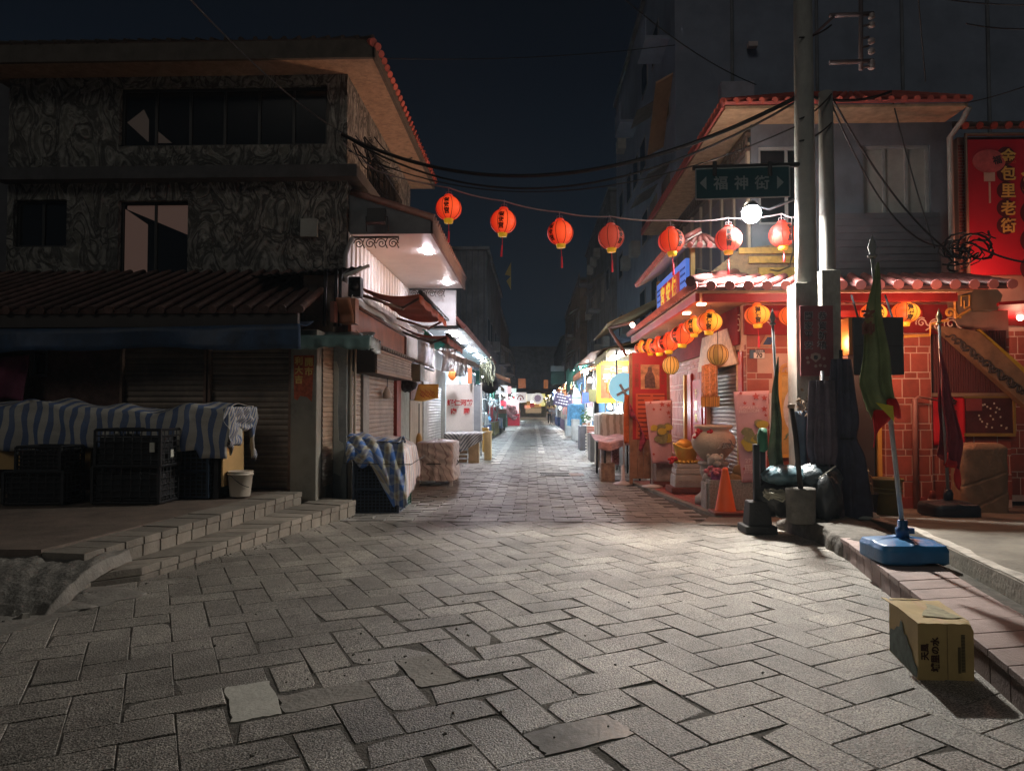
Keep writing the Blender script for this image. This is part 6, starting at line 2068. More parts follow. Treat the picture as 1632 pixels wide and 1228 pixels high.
def drape(name, label, c, h, r0, r1, m, seed, cat, waist=.5, nf=9):
    t = thing(name, label, cat, c)
    r = random.Random(seed); ph = [r.uniform(0, 6) for _ in range(5)]
    c = V(c)

    def fn(u, v):
        a = 2 * pi * u; z = h * (1 - v)
        rr = r0 + (r1 - r0) * v
        rr *= 1 - .28 * math.exp(-((v - waist) / .07) ** 2)
        f = 1 + .22 * sin(a * nf + ph[0] + v * 1.5) + .12 * sin(a * (nf + 4) + ph[1] - v * 2) + .06 * sin(a * 23)
        return c + V((rr * f * cos(a), rr * f * sin(a) * .8, z + .03 * sin(a * 5) * v))
    mb = MB(); mb.grid(fn, 120, 34)
    build('cloth', mb, m, t)
    mb = MB(); mb.tube([c + V((0, 0, .0)), c + V((0, 0, h + .12))], .025, 8); build('pole', mb, M_DARK, t)
    mb = MB(); rr = (r0 + (r1 - r0) * waist) * .8; mb.tube([c + V((rr * cos(a), rr * .8 * sin(a), h * (1 - waist))) for a in [i * .3 for i in range(22)]], .014, 5); build('strap', mb, M_DARK, t)
    return t


drape('furled_parasol', 'large furled navy parasol tied shut next to the poles', (jx(1343, 9.4), 9.4, .16), za(1343, 572, 9.4) - .16, .1, .3, mat('parasol_navy', (.035, .033, .055), .75, var=.5, scale=4, bump=.2), 4, 'parasol')
drape('furled_parasol', 'furled violet-grey parasol leaning inside the pole cluster', (jx(1316, 9.15), 9.22, .2), za(1316, 606, 9.2) - .2, .12, .2, mat('parasol_violet', (.085, .065, .085), .75, var=.5, scale=4), 6, 'parasol', .62, 7)
for i, (px, w_, c_, l_) in enumerate(((1279, .12, (.10, .13, .17), 'slate cloth hanging from the utility pole casing'), (1293, .09, (.24, .11, .12), 'dusky pink cloth hanging between the pole and the parasol'))):
    mb = MB(); p = at(px, 655, 9.55)
    mb.grid(lambda u, v: p + V(((u - .5) * 2 * w_ * (1 - .3 * sin(v * 3)), .03 * sin(u * 9), -.85 * v)), 14, 10); build('hanging_cloth', mb, mat('cl%d' % i, c_, .8, var=.3, bump=.3), None, l_, 'cloth', solid=.02)
lf = MB(); r = random.Random(12); c = at(1291, 648, 9.5)
for k in range(60):
    o = c + V((r.gauss(0, .085), r.gauss(0, .05), r.gauss(0, .1))); s = r.uniform(.03, .06); e1 = V((r.gauss(0, 1), r.gauss(0, 1), r.gauss(0, 1))).normalized(); e2 = e1.cross(V((r.gauss(0, 1), r.gauss(0, 1), r.gauss(0, 1)))).normalized()
    lf.add([o - e1 * s, o + e2 * s * .4, o + e1 * s, o - e2 * s * .4], [(0, 1, 2, 3)], t=r.random())
build('dried_bouquet', lf, tint(mat('dried_leaf', (.22, .15, .09), .8, var=.6, scale=12), .7), None, 'dried leafy bouquet tied below the greeting plaque', 'bouquet')

# black cabinet back, bin, straw bundle, grey stand, small cone, stele
bx_ = thing('display_cabinet', 'big black screen box hanging before the orange lanterns', 'screen box', at(1398, 597, 10.0))
a, b = at(1357, 597, 10.0), at(1440, 505, 10.0)
mb = MB(); mb.bx(a.x + .03, b.x, 10.0, 10.18, a.z, b.z); build('case', mb, mat('case_black', (.05, .052, .056), .5), bx_, bevel=.008)
mb = MB(); mb.bx(a.x - .02, a.x + .028, 10.02, 10.5, a.z + .28, b.z); build('side_panel', mb, mat('side_orange', (.5, .2, .05), .5), bx_)
mb = MB(); mb.bx(a.x + .04, b.x - .01, 9.992, 9.998, (a.z + b.z) / 2 - .004, (a.z + b.z) / 2 + .004); mb.tube([(b.x - .1, 10.1, b.z), (b.x - .1, 10.3, 3.2)], .015, 5); mb.tube([(a.x + .15, 10.1, b.z), (a.x + .15, 10.3, 3.2)], .015, 5); build('hanger', mb, M_DARK, bx_)
bn = V((at(1414, 800, 9.9).x, 9.9, slab_z(9.9)))
t = thing('plastic_bin', 'olive yellow plastic tub against the brick pilaster', 'bin', bn)
mb = MB(); mb.lathe(bn, [(.15, 0), (.16, .01), (.19, .46), (.21, .47), (.21, .5), (.2, .51), (.18, .5), (.15, .05), (0, .04)], 24); build('body', mb, mat('bin_olive', (.16, .12, .03), .5, dirt=.3), t)
mb = MB()
for z in (.3, .36): mb.lathe(bn, [(.178 + z * .03, z), (.19 + z * .03, z + .012), (.178 + z * .03, z + .024)], 24)
build('ring', mb, mat('bin_olive', (.16, .12, .03)), t)
sb = MB(); c = V((at(1372, 745, 9.75).x, 9.75, .0)); r = random.Random(14)
for k in range(260):
    a_ = r.uniform(0, 2 * pi); rr = r.uniform(.03, .15); z1 = r.uniform(.65, .9)
    p0 = c + V((.05 * cos(a_), .05 * sin(a_), z1 - .1)); p1 = c + V((rr * cos(a_), rr * sin(a_), z1 - .02 - rr)); p2_ = c + V((rr * 1.15 * cos(a_), rr * 1.1 * sin(a_), r.uniform(.12, .6)))
    sb.tube([p0, p1, p2_], .005, 3, False, t=r.random())
t = thing('straw_bundle', 'shaggy bundle of dry straw standing in a black pot', 'straw bundle', c + V((0, 0, slab_z(9.75))))
build('straw', sb, tint(mat('straw_dry', (.27, .17, .09), .9), .6), t)
mb = MB(); mb.lathe(c + V((.06, 0, slab_z(9.75))), [(.12, 0), (.15, .3), (.16, .31), (.13, .3), (0, .28)], 18); build('pot', mb, M_BLACK, t)
gs = V((at(1377, 810, 9.35).x, 9.35, slab_z(9.35)))
t = thing('round_stand', 'grey round plastic stand with a short empty tube', 'stand', gs)
mb = MB(); mb.lathe(gs, [(.18, 0), (.185, .03), (.17, .05), (.15, .055), (.145, .075), (.1, .09), (.06, .1)], 28); build('foot', mb, mat('stand_grey', (.26, .29, .27), .45, dirt=.15), t)
mb = MB(); mb.lathe(gs, [(.065, .09), (.045, .2), (.042, .28), (.058, .285), (.058, .305), (.04, .305)], 16); build('tube', mb, mat('stand_grey', (.26, .29, .27)), t)
sc_ = V((at(1486, 800, 10.6).x, 10.6, slab_z(10.6)))
t = thing('traffic_cone', 'small dirty white and maroon cone by the brick base', 'cone', sc_)
mb = MB(); mb.lathe(sc_, [(.09, 0), (.085, .02), (.06, .19)], 18); mb.ob(sc_ + V((0, 0, .01)), (.2, .2, .02)); build('skirt', mb, mat('cone_white', (.4, .36, .32), .6, dirt=.3), t)
mb = MB(); mb.lathe(sc_, [(.0595, .19), (.035, .3), (.03, .31), (0, .312)], 18); build('tip', mb, mat('cone_maroon', (.2, .04, .03), .6), t)
se = V((at(1572, 800, 10.3).x, 10.45, slab_z(10.4)))
t = thing('standing_stone', 'tall tan standing stone with diagonal cracks', 'stone', se)
mb = MB()
w2, h2 = .33, 1.0
def stone(u, v):
    a = 2 * pi * u; sq = .3; ca, sa = cos(a), sin(a)
    k = (abs(ca) ** (2 / sq) + abs(sa) ** (2 / sq)) ** (-sq / 2)
    tp = max(0, (v - .88) / .12)
    sh = 1 - .5 * tp ** 2 if tp < 1 else .0
    lean = (.1 if ca < -.5 else 0) * max(0, v - .85) / .15
    x_, z_ = w2 * ca * k * sh, h2 * min(1, v / .97)
    crack = -.02 * math.exp(-((z_ - (.5 + .35 * x_)) / .012) ** 2) - .02 * math.exp(-((z_ - (.17 + .5 * x_)) / .012) ** 2)
    return se + V((x_, (.17 * sh + crack) * sa * k + .01 * sin(x_ * 23 + z_ * 17), z_ - lean * .4))
mb.grid(stone, 80, 110); build('body', mb, mat('stone_tan', (.27, .175, .11), .8, var=.2, scale=3, bump=.5, bscale=26, dirt=.15), t)

# granite planter, cone, ingot, urn, lion, banners, screen
gpz = .035
a, b = V((at(1131, 812, 10.9).x, 10.9, gpz)), V((at(1244, 800, 10.9).x, 10.9, gpz))
t = thing('granite_planter', 'low grey granite planter block behind the orange cone', 'planter', ((a.x + b.x) / 2, a.y + .3, gpz))
M_GRAN = mat('granite', (.30, .285, .25), .6, var=.4, scale=40, bump=.3, bscale=60, dirt=.15)
mb = MB(); zt_ = za(1180, 765, a.y)
mb.bx(a.x, b.x, a.y, a.y + .12, gpz, zt_); mb.bx(a.x, a.x + .12, a.y + .12, a.y + .45, gpz, zt_); mb.bx(b.x - .12, b.x, a.y + .12, a.y + .45, gpz, zt_); mb.bx(a.x + .12, b.x - .12, a.y + .36, a.y + .45, gpz, zt_)
build('trough', mb, M_GRAN, t, bevel=.008)
mb = MB(); mb.bx(a.x + .12, b.x - .12, a.y + .12, a.y + .36, gpz, zt_ - .06); build('soil', mb, M_DIRT, t)
cn = V((at(1156, 800, 10.6).x, 10.6, gpz))
t = thing('traffic_cone', 'bright orange traffic cone before the granite planter', 'cone', cn)
M_CONE = mat('cone_orange', (.85, .13, .02), .5, var=.06, emis=(1, .12, .01), es=.0)
mb = MB(); mb.lathe(cn, [(.155, .04), (.15, .05), (.045, .63), (.042, .66), (.02, .665), (0, .66)], 28); build('body', mb, M_CONE, t)
mb = MB(); mb.ob(cn + V((0, 0, .02)), (.42, .42, .045)); build('foot', mb, mat('cone_foot', (.20, .05, .03), .6), t, bevel=.015)

ig = gr(1100, 786, .05)
t = thing('gold_ingot', 'giant golden ingot sculpture on a stepped white stone base', 'sculpture', ig + V((0, .25, 0)))
c = ig + V((0, .3, 0))
mb = MB(); mb.ob(c + V((.0, 0, .05)), (.66, .6, .1), R(0)); build('plinth', mb, mat('plinth_dark', (.18, .06, .05), .5), t, bevel=.01)
mb = MB()
mb.ob(c + V((0, 0, .21)), (.52, .46, .22), taper=.95); mb.ob(c + V((0, 0, .38)), (.46, .4, .1)); mb.ob(c + V((0, 0, .475)), (.42, .36, .08)); build('stone_base', mb, mat('white_stone', (.46, .45, .43), .6, var=.15, scale=6, bump=.4, bscale=30), t, bevel=.015)
mb = MB(); scr = []
for k in range(4): curl(mb, c + V((-.16 + .1 * k, -.245, .2)), (1, 0, 0), (0, 0, 1), .045, .009, 1 if k % 2 else -1)
build('carving', mb, mat('white_stone', (.46, .45, .43)), t)
def ingot(u, v):
    a = 2 * pi * u; 
    z = .33 * v if v < .7 else .231
    r_ = .16 + .09 * min(1, v / .7)
    up_ = .09 * abs(cos(a)) ** 2 * min(1, v / .7) ** 2
    if v >= .7:
        k = (v - .7) / .3; r_ = .25 * (1 - k); up_ *= max(0, 1 - k) ** .5
        z = .231 + .0 * k
    return c + V((r_ * cos(a) * 1.0, r_ * .78 * sin(a), .57 + z + up_))
mb = MB(); mb.grid(ingot, 40, 24); build('ingot', mb, M_GOLD, t)
mb = MB(); mb.ball(c + V((-.03, .06, .86)), .15, .12, .1, 20, 10); build('dome', mb, mat('amber_dome', (.75, .38, .06), .35, .4), t)
mb = MB()
for k in range(16):
    a = 2 * pi * k / 16; mb.ball(c + V((.2 * cos(a), .16 * sin(a), .55)), .04, .04, .03, 8, 5)
build('gold_beads', mb, M_GOLD, t)
def rosette(mb, c, s, n, seed):
    r = random.Random(seed)
    for k in range(n):
        o = V(c) + V((r.gauss(0, s * .4), r.gauss(0, s * .3), r.gauss(0, s * .35))); mb.ball(o, s * .4, s * .4, s * .3, 8, 5)
mb = MB(); rosette(mb, c + V((-.27, -.1, .6)), .09, 14, 3); build('red_flower', mb, M_TLR, t)

ur = V((at(1138, 720, 11.55).x, 11.6, .035))
t = thing('incense_urn', 'pale stone incense urn on a carved stone pedestal before the door', 'urn', ur)
mb = MB(); mb.lathe(ur, [(.29, 0), (.29, .12), (.26, .14), (.2, .2), (.17, .42), (.21, .5), (.22, .56), (.2, .6), (.24, .64), (.24, .68), (.15, .69)], 24, wob=lambda a, z: 1 + .04 * cos(a * 8) * (1 if z < .5 else 0)); build('pedestal', mb, M_STONE, t)
mb = MB(); mb.lathe(ur, [(.13, .69), (.2, .74), (.32, .9), (.345, 1.0), (.33, 1.1), (.27, 1.16), (.25, 1.19), (.29, 1.22), (.31, 1.25), (.29, 1.27), (.24, 1.24), (.2, 1.1)], 32); build('bowl', mb, mat('urn_stone', (.52, .43, .34), .55, var=.15, scale=5, bump=.3, bscale=30), t)
mb = MB()
for k in range(6): curl(mb, ur + V((.08 + .04 * (k % 3), -.335 + .01 * k, .95 + .05 * (k // 3))), (1, .3, 0), (0, 0, 1), .06, .011, 1 if k % 2 else -1)
build('carved_relief', mb, M_STONE, t)
mb = MB(); rosette(mb, ur + V((-.26, -.14, 1.14)), .08, 10, 5); rosette(mb, ur + V((-.1, -.24, 1.19)), .06, 8, 6); build('red_pompoms', mb, M_TLR, t)

li = V((at(1142, 760, 10.95).x + .02, 11.15, gpz))
t = thing('stone_lion', 'small stone guardian lion wearing coloured tassels behind the cone', 'statue', li)
mb = MB()
mb.ob(li + V((0, 0, .2)), (.34, .34, .4))
mb.ball(li + V((.0, .03, .52)), .13, .14, .16, 20, 12, lambda a, th: 1 + .04 * sin(6 * a))
for s in (-1, 1):
    mb.tube([li + V((s * .07, -.1, .58)), li + V((s * .075, -.14, .48)), li + V((s * .075, -.15, .4))], [.05, .04, .045], 10)
    mb.ball(li + V((s * .1, .06, .46)), .07, .1, .08, 12, 8)
mb.ball(li + V((0, -.06, .73)), .12, .12, .11, 24, 14, lambda a, th: 1 + .07 * sin(9 * a) * sin(th) + .05 * sin(7 * th))
mb.ball(li + V((0, -.16, .69)), .06, .06, .05, 14, 8)
for s in (-1, 1):
    mb.ball(li + V((s * .1, -.04, .8)), .03, .025, .04, 8, 6); mb.ball(li + V((s * .04, -.165, .755)), .018, .018, .018, 8, 6)
build('body', mb, M_STONE, t)
mb = MB(); rosette(mb, li + V((.0, -.17, .6)), .12, 22, 2)
build('tassel_collar', mb, mat('tassel_mix', (.45, .12, .16), .7, var=.7, scale=25), t)
mb = MB()
for k in range(9): mb.tube([li + V((-.1 + .025 * k, -.2, .58)), li + V((-.09 + .022 * k, -.21, .42))], .012, 5)
build('tassel_strand', mb, mat('tassel_violet', (.25, .08, .2), .7, var=.6, scale=25), t)
rk = MB(); c = V((at(1176, 760, 11.0).x, 11.3, gpz))
for (dx, dz, s_) in ((0, .2, .16), (.05, .4, .13), (.1, .56, .1), (-.06, .36, .1), (-.02, .12, .2)):
    rk.ball(c + V((dx, 0, dz)), s_, s_ * .7, s_, 18, 10, lambda a, th: 1 + .05 * sin(4 * a + 3 * th))
build('scholar_rock', rk, mat('rock_ochre', (.28, .19, .08), .7, var=.3, scale=5, bump=.5), None, 'ochre lumpy ornamental rock between the lion and the pink banner', 'rock')
# potted plants by the screen
pp_ = gr(1063, 775, .04); pp_.y += .25
t = thing('flower_planter', 'square stone planter with dried flowers and a red bloom by the screen', 'planter', pp_)
mb = MB(); mb.ob(pp_ + V((0, 0, .05)), (.5, .5, .1)); build('plinth', mb, mat('plinth_dark', (.18, .06, .05)), t)
mb = MB(); mb.ob(pp_ + V((0, 0, .36)), (.42, .42, .52), taper=.95); build('pot', mb, mat('pot_stone', (.35, .29, .26), .6, var=.35, scale=9, bump=.3), t, bevel=.01)
mb = MB(); r = random.Random(6)
for k in range(150):
    o = pp_ + V((r.gauss(0, .11), r.gauss(0, .1), .74 + r.gauss(0, .1))); s = r.uniform(.02, .05); e1 = V((r.gauss(0, 1), r.gauss(0, 1), r.gauss(0, 1))).normalized(); e2 = e1.cross(V((0.3, .1, 1))).normalized()
    mb.add([o - e1 * s, o + e2 * s * .5, o + e1 * s, o - e2 * s * .5], [(0, 1, 2, 3)], t=r.random())
build('foliage', mb, tint(mat('plant_dry', (.27, .17, .10), .8, var=.6, scale=14), .6), t)
mb = MB(); rosette(mb, pp_ + V((-.08, -.18, .75)), .07, 9, 9); build('bloom', mb, M_TLR, t)


def star(mb, o, rx, up, s, y=0):
    """five-petalled maple-like leaf"""
    pts = []
    for k in range(10):
        a = pi / 2 + k * pi / 5; q = s if k % 2 == 0 else s * .42
        pts.append(V(o) + V(rx) * q * cos(a) + V(up) * q * sin(a))
    mb.add(pts, [tuple(range(10))])


def pink_banner(label, p_tl, p_tr, p_br, p_bl, base, seed, txt, stripe=None):
    t = thing('pink_banner', label, 'banner', base, 'pink event banners on stands')
    tl, tr, brr, bl_ = map(V, (p_tl, p_tr, p_br, p_bl))
    P = lambda u, v: tl.lerp(tr, u).lerp(bl_.lerp(brr, u), v) + V((0, .02 * sin(u * 5 + v * 4), 0))
    mb = MB(); mb.grid(P, 12, 20); build('cloth', mb, mat('banner_pink', (.64, .36, .40), .65, var=.08, scale=3), t, solid=.004)
    rx = (tr - tl).normalized(); up = (tl - bl_).normalized(); nr = rx.cross(up); off = nr * .025
    r = random.Random(seed)
    mb = MB()
    for (u, v, s) in ((.62, .06, .06), (.85, .08, .05), (.85, .2, .05), (.3, .13, .035), (.2, .02, .03), (.9, .27, .03), (.55, .14, .03), (.12, .85, .03)):
        star(mb, P(u, v) + off, rx, up, s * (tr - tl).length / .5)
    build('maple_print', mb, mat('print_red', (.5, .07, .06), .6), t)
    mb = MB(); mb2 = MB()
    W_ = (tr - tl).length
    for k in range(16):
        u, v = .25 + .6 * r.random(), .36 + .28 * r.random()
        (mb if k % 3 else mb2).add([P(u, v) + off * (1 + .1 * k) + rx * W_ * q * cos(a) * 1.3 + up * W_ * q * sin(a) for a, q in [(j * pi / 5, .11 + .03 * r.random()) for j in range(10)]], [tuple(range(10))])
    build('picture_print', mb, mat('print_green', (.25, .23, .10), .6, var=.5, scale=9), t); build('picture_print', mb2, mat('print_yellow', (.55, .4, .05), .6, var=.3), t)
    if txt:
        wm = mat('print_white', (.8, .62, .62), .6)
        text("GOGLEE'S\nFREELOOM", .062, P(.4, .2) + off * 1.2, rx, up, wm, t, line=.9); text('27   3.8', .09, P(.5, .76) + off * 1.2, rx, up, wm, t); text('馬上', .15, P(.45, .85) + off * 1.2, rx, up, wm, t)
    mb = MB(); b = V(base); mb.tube([b + V((0, .03, .05)), (b.x, b.y + .03, tl.z)], .012, 6); build('pole', mb, M_WHITE, t)
    mb = MB(); mb.lathe(b, [(.2, 0), (.2, .03), (.06, .06), (0, .06)], 20); build('foot', mb, mat('foot_white', (.5, .45, .42), .5), t)


Yp = 10.9
pink_banner('large pink event banner beside the door shutter', at(1169, 624, Yp), at(1225, 622, Yp), at(1222, 768, Yp), at(1182, 768, Yp), (at(1203, 768, Yp).x, Yp + .05, .035), 1, True)
mb = MB(); a = at(1226, 626, Yp + .05); mb.bx(a.x, a.x + .07, Yp + .02, Yp + .05, .05, a.z); build('banner_stand', mb, M_WHITE, None, 'upright white post just right of the large pink banner', 'post')
Yp = 13.9
pink_banner('smaller pink banner leaning in front of the red wooden screen', at(1028, 640, Yp), at(1071, 637, Yp), at(1071, 737, Yp), at(1039, 738, Yp), (at(1040, 770, Yp).x, Yp + .05, .035), 2, False)

scn = thing('wooden_screen', 'tall red poster screen with plank base at the end of the temple porch', 'screen', (at(1035, 765, 14.7).x, 14.7, .03))
a, b = at(1005, 562, 14.6), at(1066, 765, 14.6); zm = za(1035, 700, 14.6)
mb = MB()
for k in range(6):
    x0 = a.x + (b.x - a.x) * k / 6; mb.bx(x0 + .004, a.x + (b.x - a.x) * (k + 1) / 6 - .004, 14.6, 14.65, .14, zm + .1)
mb.bx(a.x - .03, a.x + .03, 14.58, 14.67, .03, a.z); mb.bx(b.x - .03, b.x + .03, 14.58, 14.67, .03, a.z); mb.bx(a.x, b.x, 14.61, 14.64, zm, a.z - .01)
build('frame', mb, mat('screen_wood', (.33, .17, .10), .6, var=.3, scale=6, dirt=.2), scn)
mb = MB(); mb.bx(a.x + .032, b.x - .032, 14.585, 14.608, zm, a.z); build('red_poster', mb, mat('screen_red', (.45, .012, .025), .5, var=.12, scale=4), scn)
mb = MB(); cz = za(1035, 598, 14.6); cx_ = (a.x + b.x) / 2; mb.bx(cx_ - .18, cx_ + .2, 14.578, 14.584, cz - .28, cz + .22); pic = build('picture', mb, mat('picture_tan', (.5, .25, .14), .6, var=.5, scale=10), scn)
mb = MB()
o = V((cx_, 14.57, cz))
mb.prism([o + V((x_, 0, z_)) for x_, z_ in ((-.1, -.26), (.12, -.26), (.1, -.02), (.05, .08), (.04, .17), (-.03, .17), (-.04, .08), (-.1, -.02))], (0, .006, 0)); build('robed_print', mb, mat('robe_dark', (.12, .06, .06), .6, var=.6, scale=20), scn)
mb = MB(); zz = za(1035, 622, 14.6)
mb.bx(a.x + .1, b.x - .08, 14.58, 14.584, zm + .02, zz - .06); build('notice_panel', mb, mat('notice_orange', (.62, .11, .05), .6), scn)
mb = MB(); r = random.Random(2)
for k in range(10):
    z_ = zz - .12 - k * .09
    for x0 in (a.x + .14, a.x + .45):
        mb.bx(x0, x0 + r.uniform(.12, .26), 14.574, 14.579, z_, z_ + .025)
build('text_lines', mb, mat('line_ink', (.2, .03, .02), .6), scn)
text('保\n安\n宮\n慶\n典', .1, (a.x + .12, 14.58, cz), (1, 0, 0), (0, 0, 1), mat('line_ink', (.2, .03, .02)), scn); text('國\n泰\n民\n安', .1, (b.x - .12, 14.58, cz), (1, 0, 0), (0, 0, 1), mat('line_ink', (.2, .03, .02)), scn)
sf = MB(); p0, p1 = at(1003, 640, 14.5), at(1030, 700, 14.5)
sf.grid(lambda u, v: p0.lerp(p1, u) + V((.12 * v * sin(u * 5), -.03, -.3 * v + .05 * sin(u * 14) * v)), 24, 6)
build('flowered_cloth', sf, mat('cloth_floral', (.3, .04, .08), .8, var=.9, scale=12), None, 'dark red flowered cloth slung across the wooden screen', 'cloth', solid=.01)

# ---------------------------------------------------------------- cardboard box lying by the kerb
A, B_, C_ = gr(1419, 1010, .0), gr(1464, 1083, 0), gr(1545, 1085, 0)
t0 = B_.copy(); t0.z = 0
front = (C_ - B_); front.z = 0
fw_ = .315
rxv = front.normalized(); dpv = V((-.42, .91, 0)).normalized()
dpv = (gr(1421, 1020) - B_); dpv.z = 0; dpv = gr(1418, 1036) - B_; dpv.z = 0; dl = dpv.length; dpv.normalize()
bxh = .33
t = thing('cardboard_box', 'tan drinking-water carton lying on the pavers against the kerb', 'box', B_)
o = B_
mb = MB(); r = random.Random(7); ph = [r.uniform(0, 6) for _ in range(9)]
upz_ = V((0, 0, 1))
def carton(a_, b_, c_):
    # point of the box at unit coordinates, faces slightly sunken and corners crushed
    q = o + rxv * fw_ * a_ + dpv * dl * b_ + upz_ * bxh * c_
    s_ = lambda k: 4 * k * (1 - k)
    d_ = .0045
    q += rxv * d_ * ((1 if a_ == 0 else -1 if a_ == 1 else 0) * s_(b_) * s_(c_) * (1 + .5 * sin(7 * b_ + ph[0])))
    q += dpv * d_ * ((1 if b_ == 0 else -1 if b_ == 1 else 0) * s_(a_) * s_(c_) * (1 + .5 * sin(6 * a_ + ph[1])))
    q += upz_ * d_ * 1.6 * ((-1 if c_ == 1 else 0) * s_(a_) * s_(b_) * (1 + .4 * sin(8 * b_ + ph[2])))
    k = max(0, 1 - 9 * math.dist((a_, b_, c_), (1, 0, 1))) + max(0, 1 - 9 * math.dist((a_, b_, c_), (0, 0, 0))) * .6
    return q + (-rxv + dpv - upz_) * .011 * k + upz_ * .0015 * sin(23 * a_ + 17 * b_)
for f_ in (lambda u, v: carton(u, 0, v), lambda u, v: carton(0, 1 - u, v), lambda u, v: carton(1, u, v), lambda u, v: carton(u, v, 1), lambda u, v: carton(1 - u, 1, v)):
    mb.grid(f_, 18, 18)
build('carton', mb, mat('carton_tan', (.50, .37, .15), .7, var=.1, scale=5, bump=.1, dirt=.12), t)
mb = MB(); mb.grid(lambda u, v: carton(.44 + .13 * u, .02 + .96 * v, 1) + upz_ * .0012, 4, 18); build('packing_tape', mb, mat('tape_brown', (.42, .29, .11), .5, var=.1), t)
upz = V((0, 0, 1)); nf_ = rxv.cross(upz)
MIK = mat('box_ink', (.06, .025, .015), .7)
P = lambda u, v, d=.003: o + rxv * fw_ * u + upz * bxh * v + nf_ * d
text('埔里の水', .05, P(.30, .46), upz, -rxv, MIK, t, bold=.0015); text('天風', .048, P(.12, .5), upz, -rxv, MIK, t, bold=.0015)
mb = MB()
for u, v0, v1, w__ in ((.77, .16, .82, .022), (.71, .14, .6, .016)):
    for k in range(26):
        z0 = v0 + (v1 - v0) * k / 26; q = P(u, z0); mb.prism([q, q + rxv * w__, q + rxv * w__ + upz * bxh * (v1 - v0) / 40, q + upz * bxh * (v1 - v0) / 40], nf_ * .001)
build('small_print', mb, mat('print_dim', (.12, .10, .05), .7), t)
mb = MB(); q = P(.52, .02); mb.prism([q, q + rxv * .002, q + rxv * .002 + upz * bxh * .96, q + upz * bxh * .96], nf_ * .001); build('flap_seam', mb, mat('seam_dark', (.15, .1, .05), .8), t)
ns_ = -(rxv.cross(upz)).cross(upz)
nl = dpv.cross(upz); nl = -nl if nl.dot(rxv) > 0 else nl
Q = lambda u, v, d=.003: o + dpv * dl * u + upz * bxh * v + nl * d
prof = [(0.02, .02), (.02, .2), (.12, .26), (.2, .42), (.3, .5), (.36, .62), (.44, .58), (.5, .78), (.56, .8), (.6, .66), (.7, .62), (.8, .5), (.92, .48), (.97, .4), (.97, .02)]
mb = MB(); mb.prism([Q(u, v) for u, v in prof], nl * .001); build('mountain_print', mb, mat('print_teal', (.10, .14, .11), .7, var=.6, scale=16), t)
T = lambda u, v: o + rxv * fw_ * u + dpv * dl * v + upz * (bxh + .002)
mb = MB(); mb.prism([T(u, v) for u, v in ((.25, .3), (.4, .5), (.55, .62), (.65, .85), (.8, .7), (.85, .45), (.98, .25), (.75, .2), (.5, .25))], (0, 0, .001)); build('top_print', mb, mat('print_sage', (.33, .31, .17), .7, var=.4, scale=20), t)
mb = MB(); mb.prism([T(-.02, .6), T(-.02, 1.06), T(-.12, 1.08), T(-.1, .98)], (0, 0, .004)); mb.prism([T(0, 1), T(.62, 1.0), T(.55, 1.05), T(.05, 1.06)], (0, 0, .003)); build('flap', mb, mat('carton_tan', (.5, .37, .15)), t)
# ================================================================ the street beyond: white-gable row
M_WALLG = mat('wall_white_paint', (.50, .52, .52), .75, var=.12, scale=2, dirt=.25)
M_FARD = mat('far_wall_dark', (.16, .17, .19), .85, var=.35, scale=1.2, dirt=.4)
M_FARB = mat('far_wall_brown', (.20, .16, .13), .85, var=.4, scale=1.2, dirt=.4)
M_CORR = mat('corrugated_dark', (.12, .14, .17), .6, .2, var=.3, scale=1.5, dirt=.3)
M_TUBEW = emit('tube_cool', (.75, .88, 1), 400)
M_TUBEC = emit('tube_warmwhite', (1, .82, .6), 220)
M_BULB = emit('bulb_cool', (.9, .95, 1), 300)
M_SOFB = mat('soffit_blue_cast', (.45, .6, .66), .4, var=.1, scale=2)  # blue cast of the ceiling lamps is put into this colour

sr = thing('shop_row', 'low white-gabled shop row with a blue-lit arcade ceiling after the corner building', 'building', (-4.5, 27, 0))
mb = MB()
mb.bx(-6.5, -2.13, 19.62, 19.8, 3.86, 4.84); mb.bx(-6.5, -3.0, 19.82, 36, 0, 4.0)
build('wall', mb, M_WALLG, sr)
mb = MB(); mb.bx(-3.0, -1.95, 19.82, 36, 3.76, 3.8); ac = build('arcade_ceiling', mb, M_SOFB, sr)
for y_ in (20.4, 21.4, 23.0, 23.8, 26.2, 27.4, 29.5, 31.0, 33.5):
    mb = MB(); mb.ob((-2.32, y_, 3.745), (.2, .2, .02)); build('ceiling_light', mb, M_LED, ac)
s_, tb, ds = MB(), MB(), MB(); tileroof(s_, tb, ds, (-1.88, 19.7, 3.78), (-1.88, 36, 3.78), (-2.6, 19.7, 4.5), (-2.6, 36, 4.5), .3, .07)
rr_ = build('roof', s_, mat('row_roof_red', (.22, .08, .07), .6, var=.3), sr); build('tile_row', tb, mat('row_tile', (.2, .08, .07), .6, var=.3), rr_)


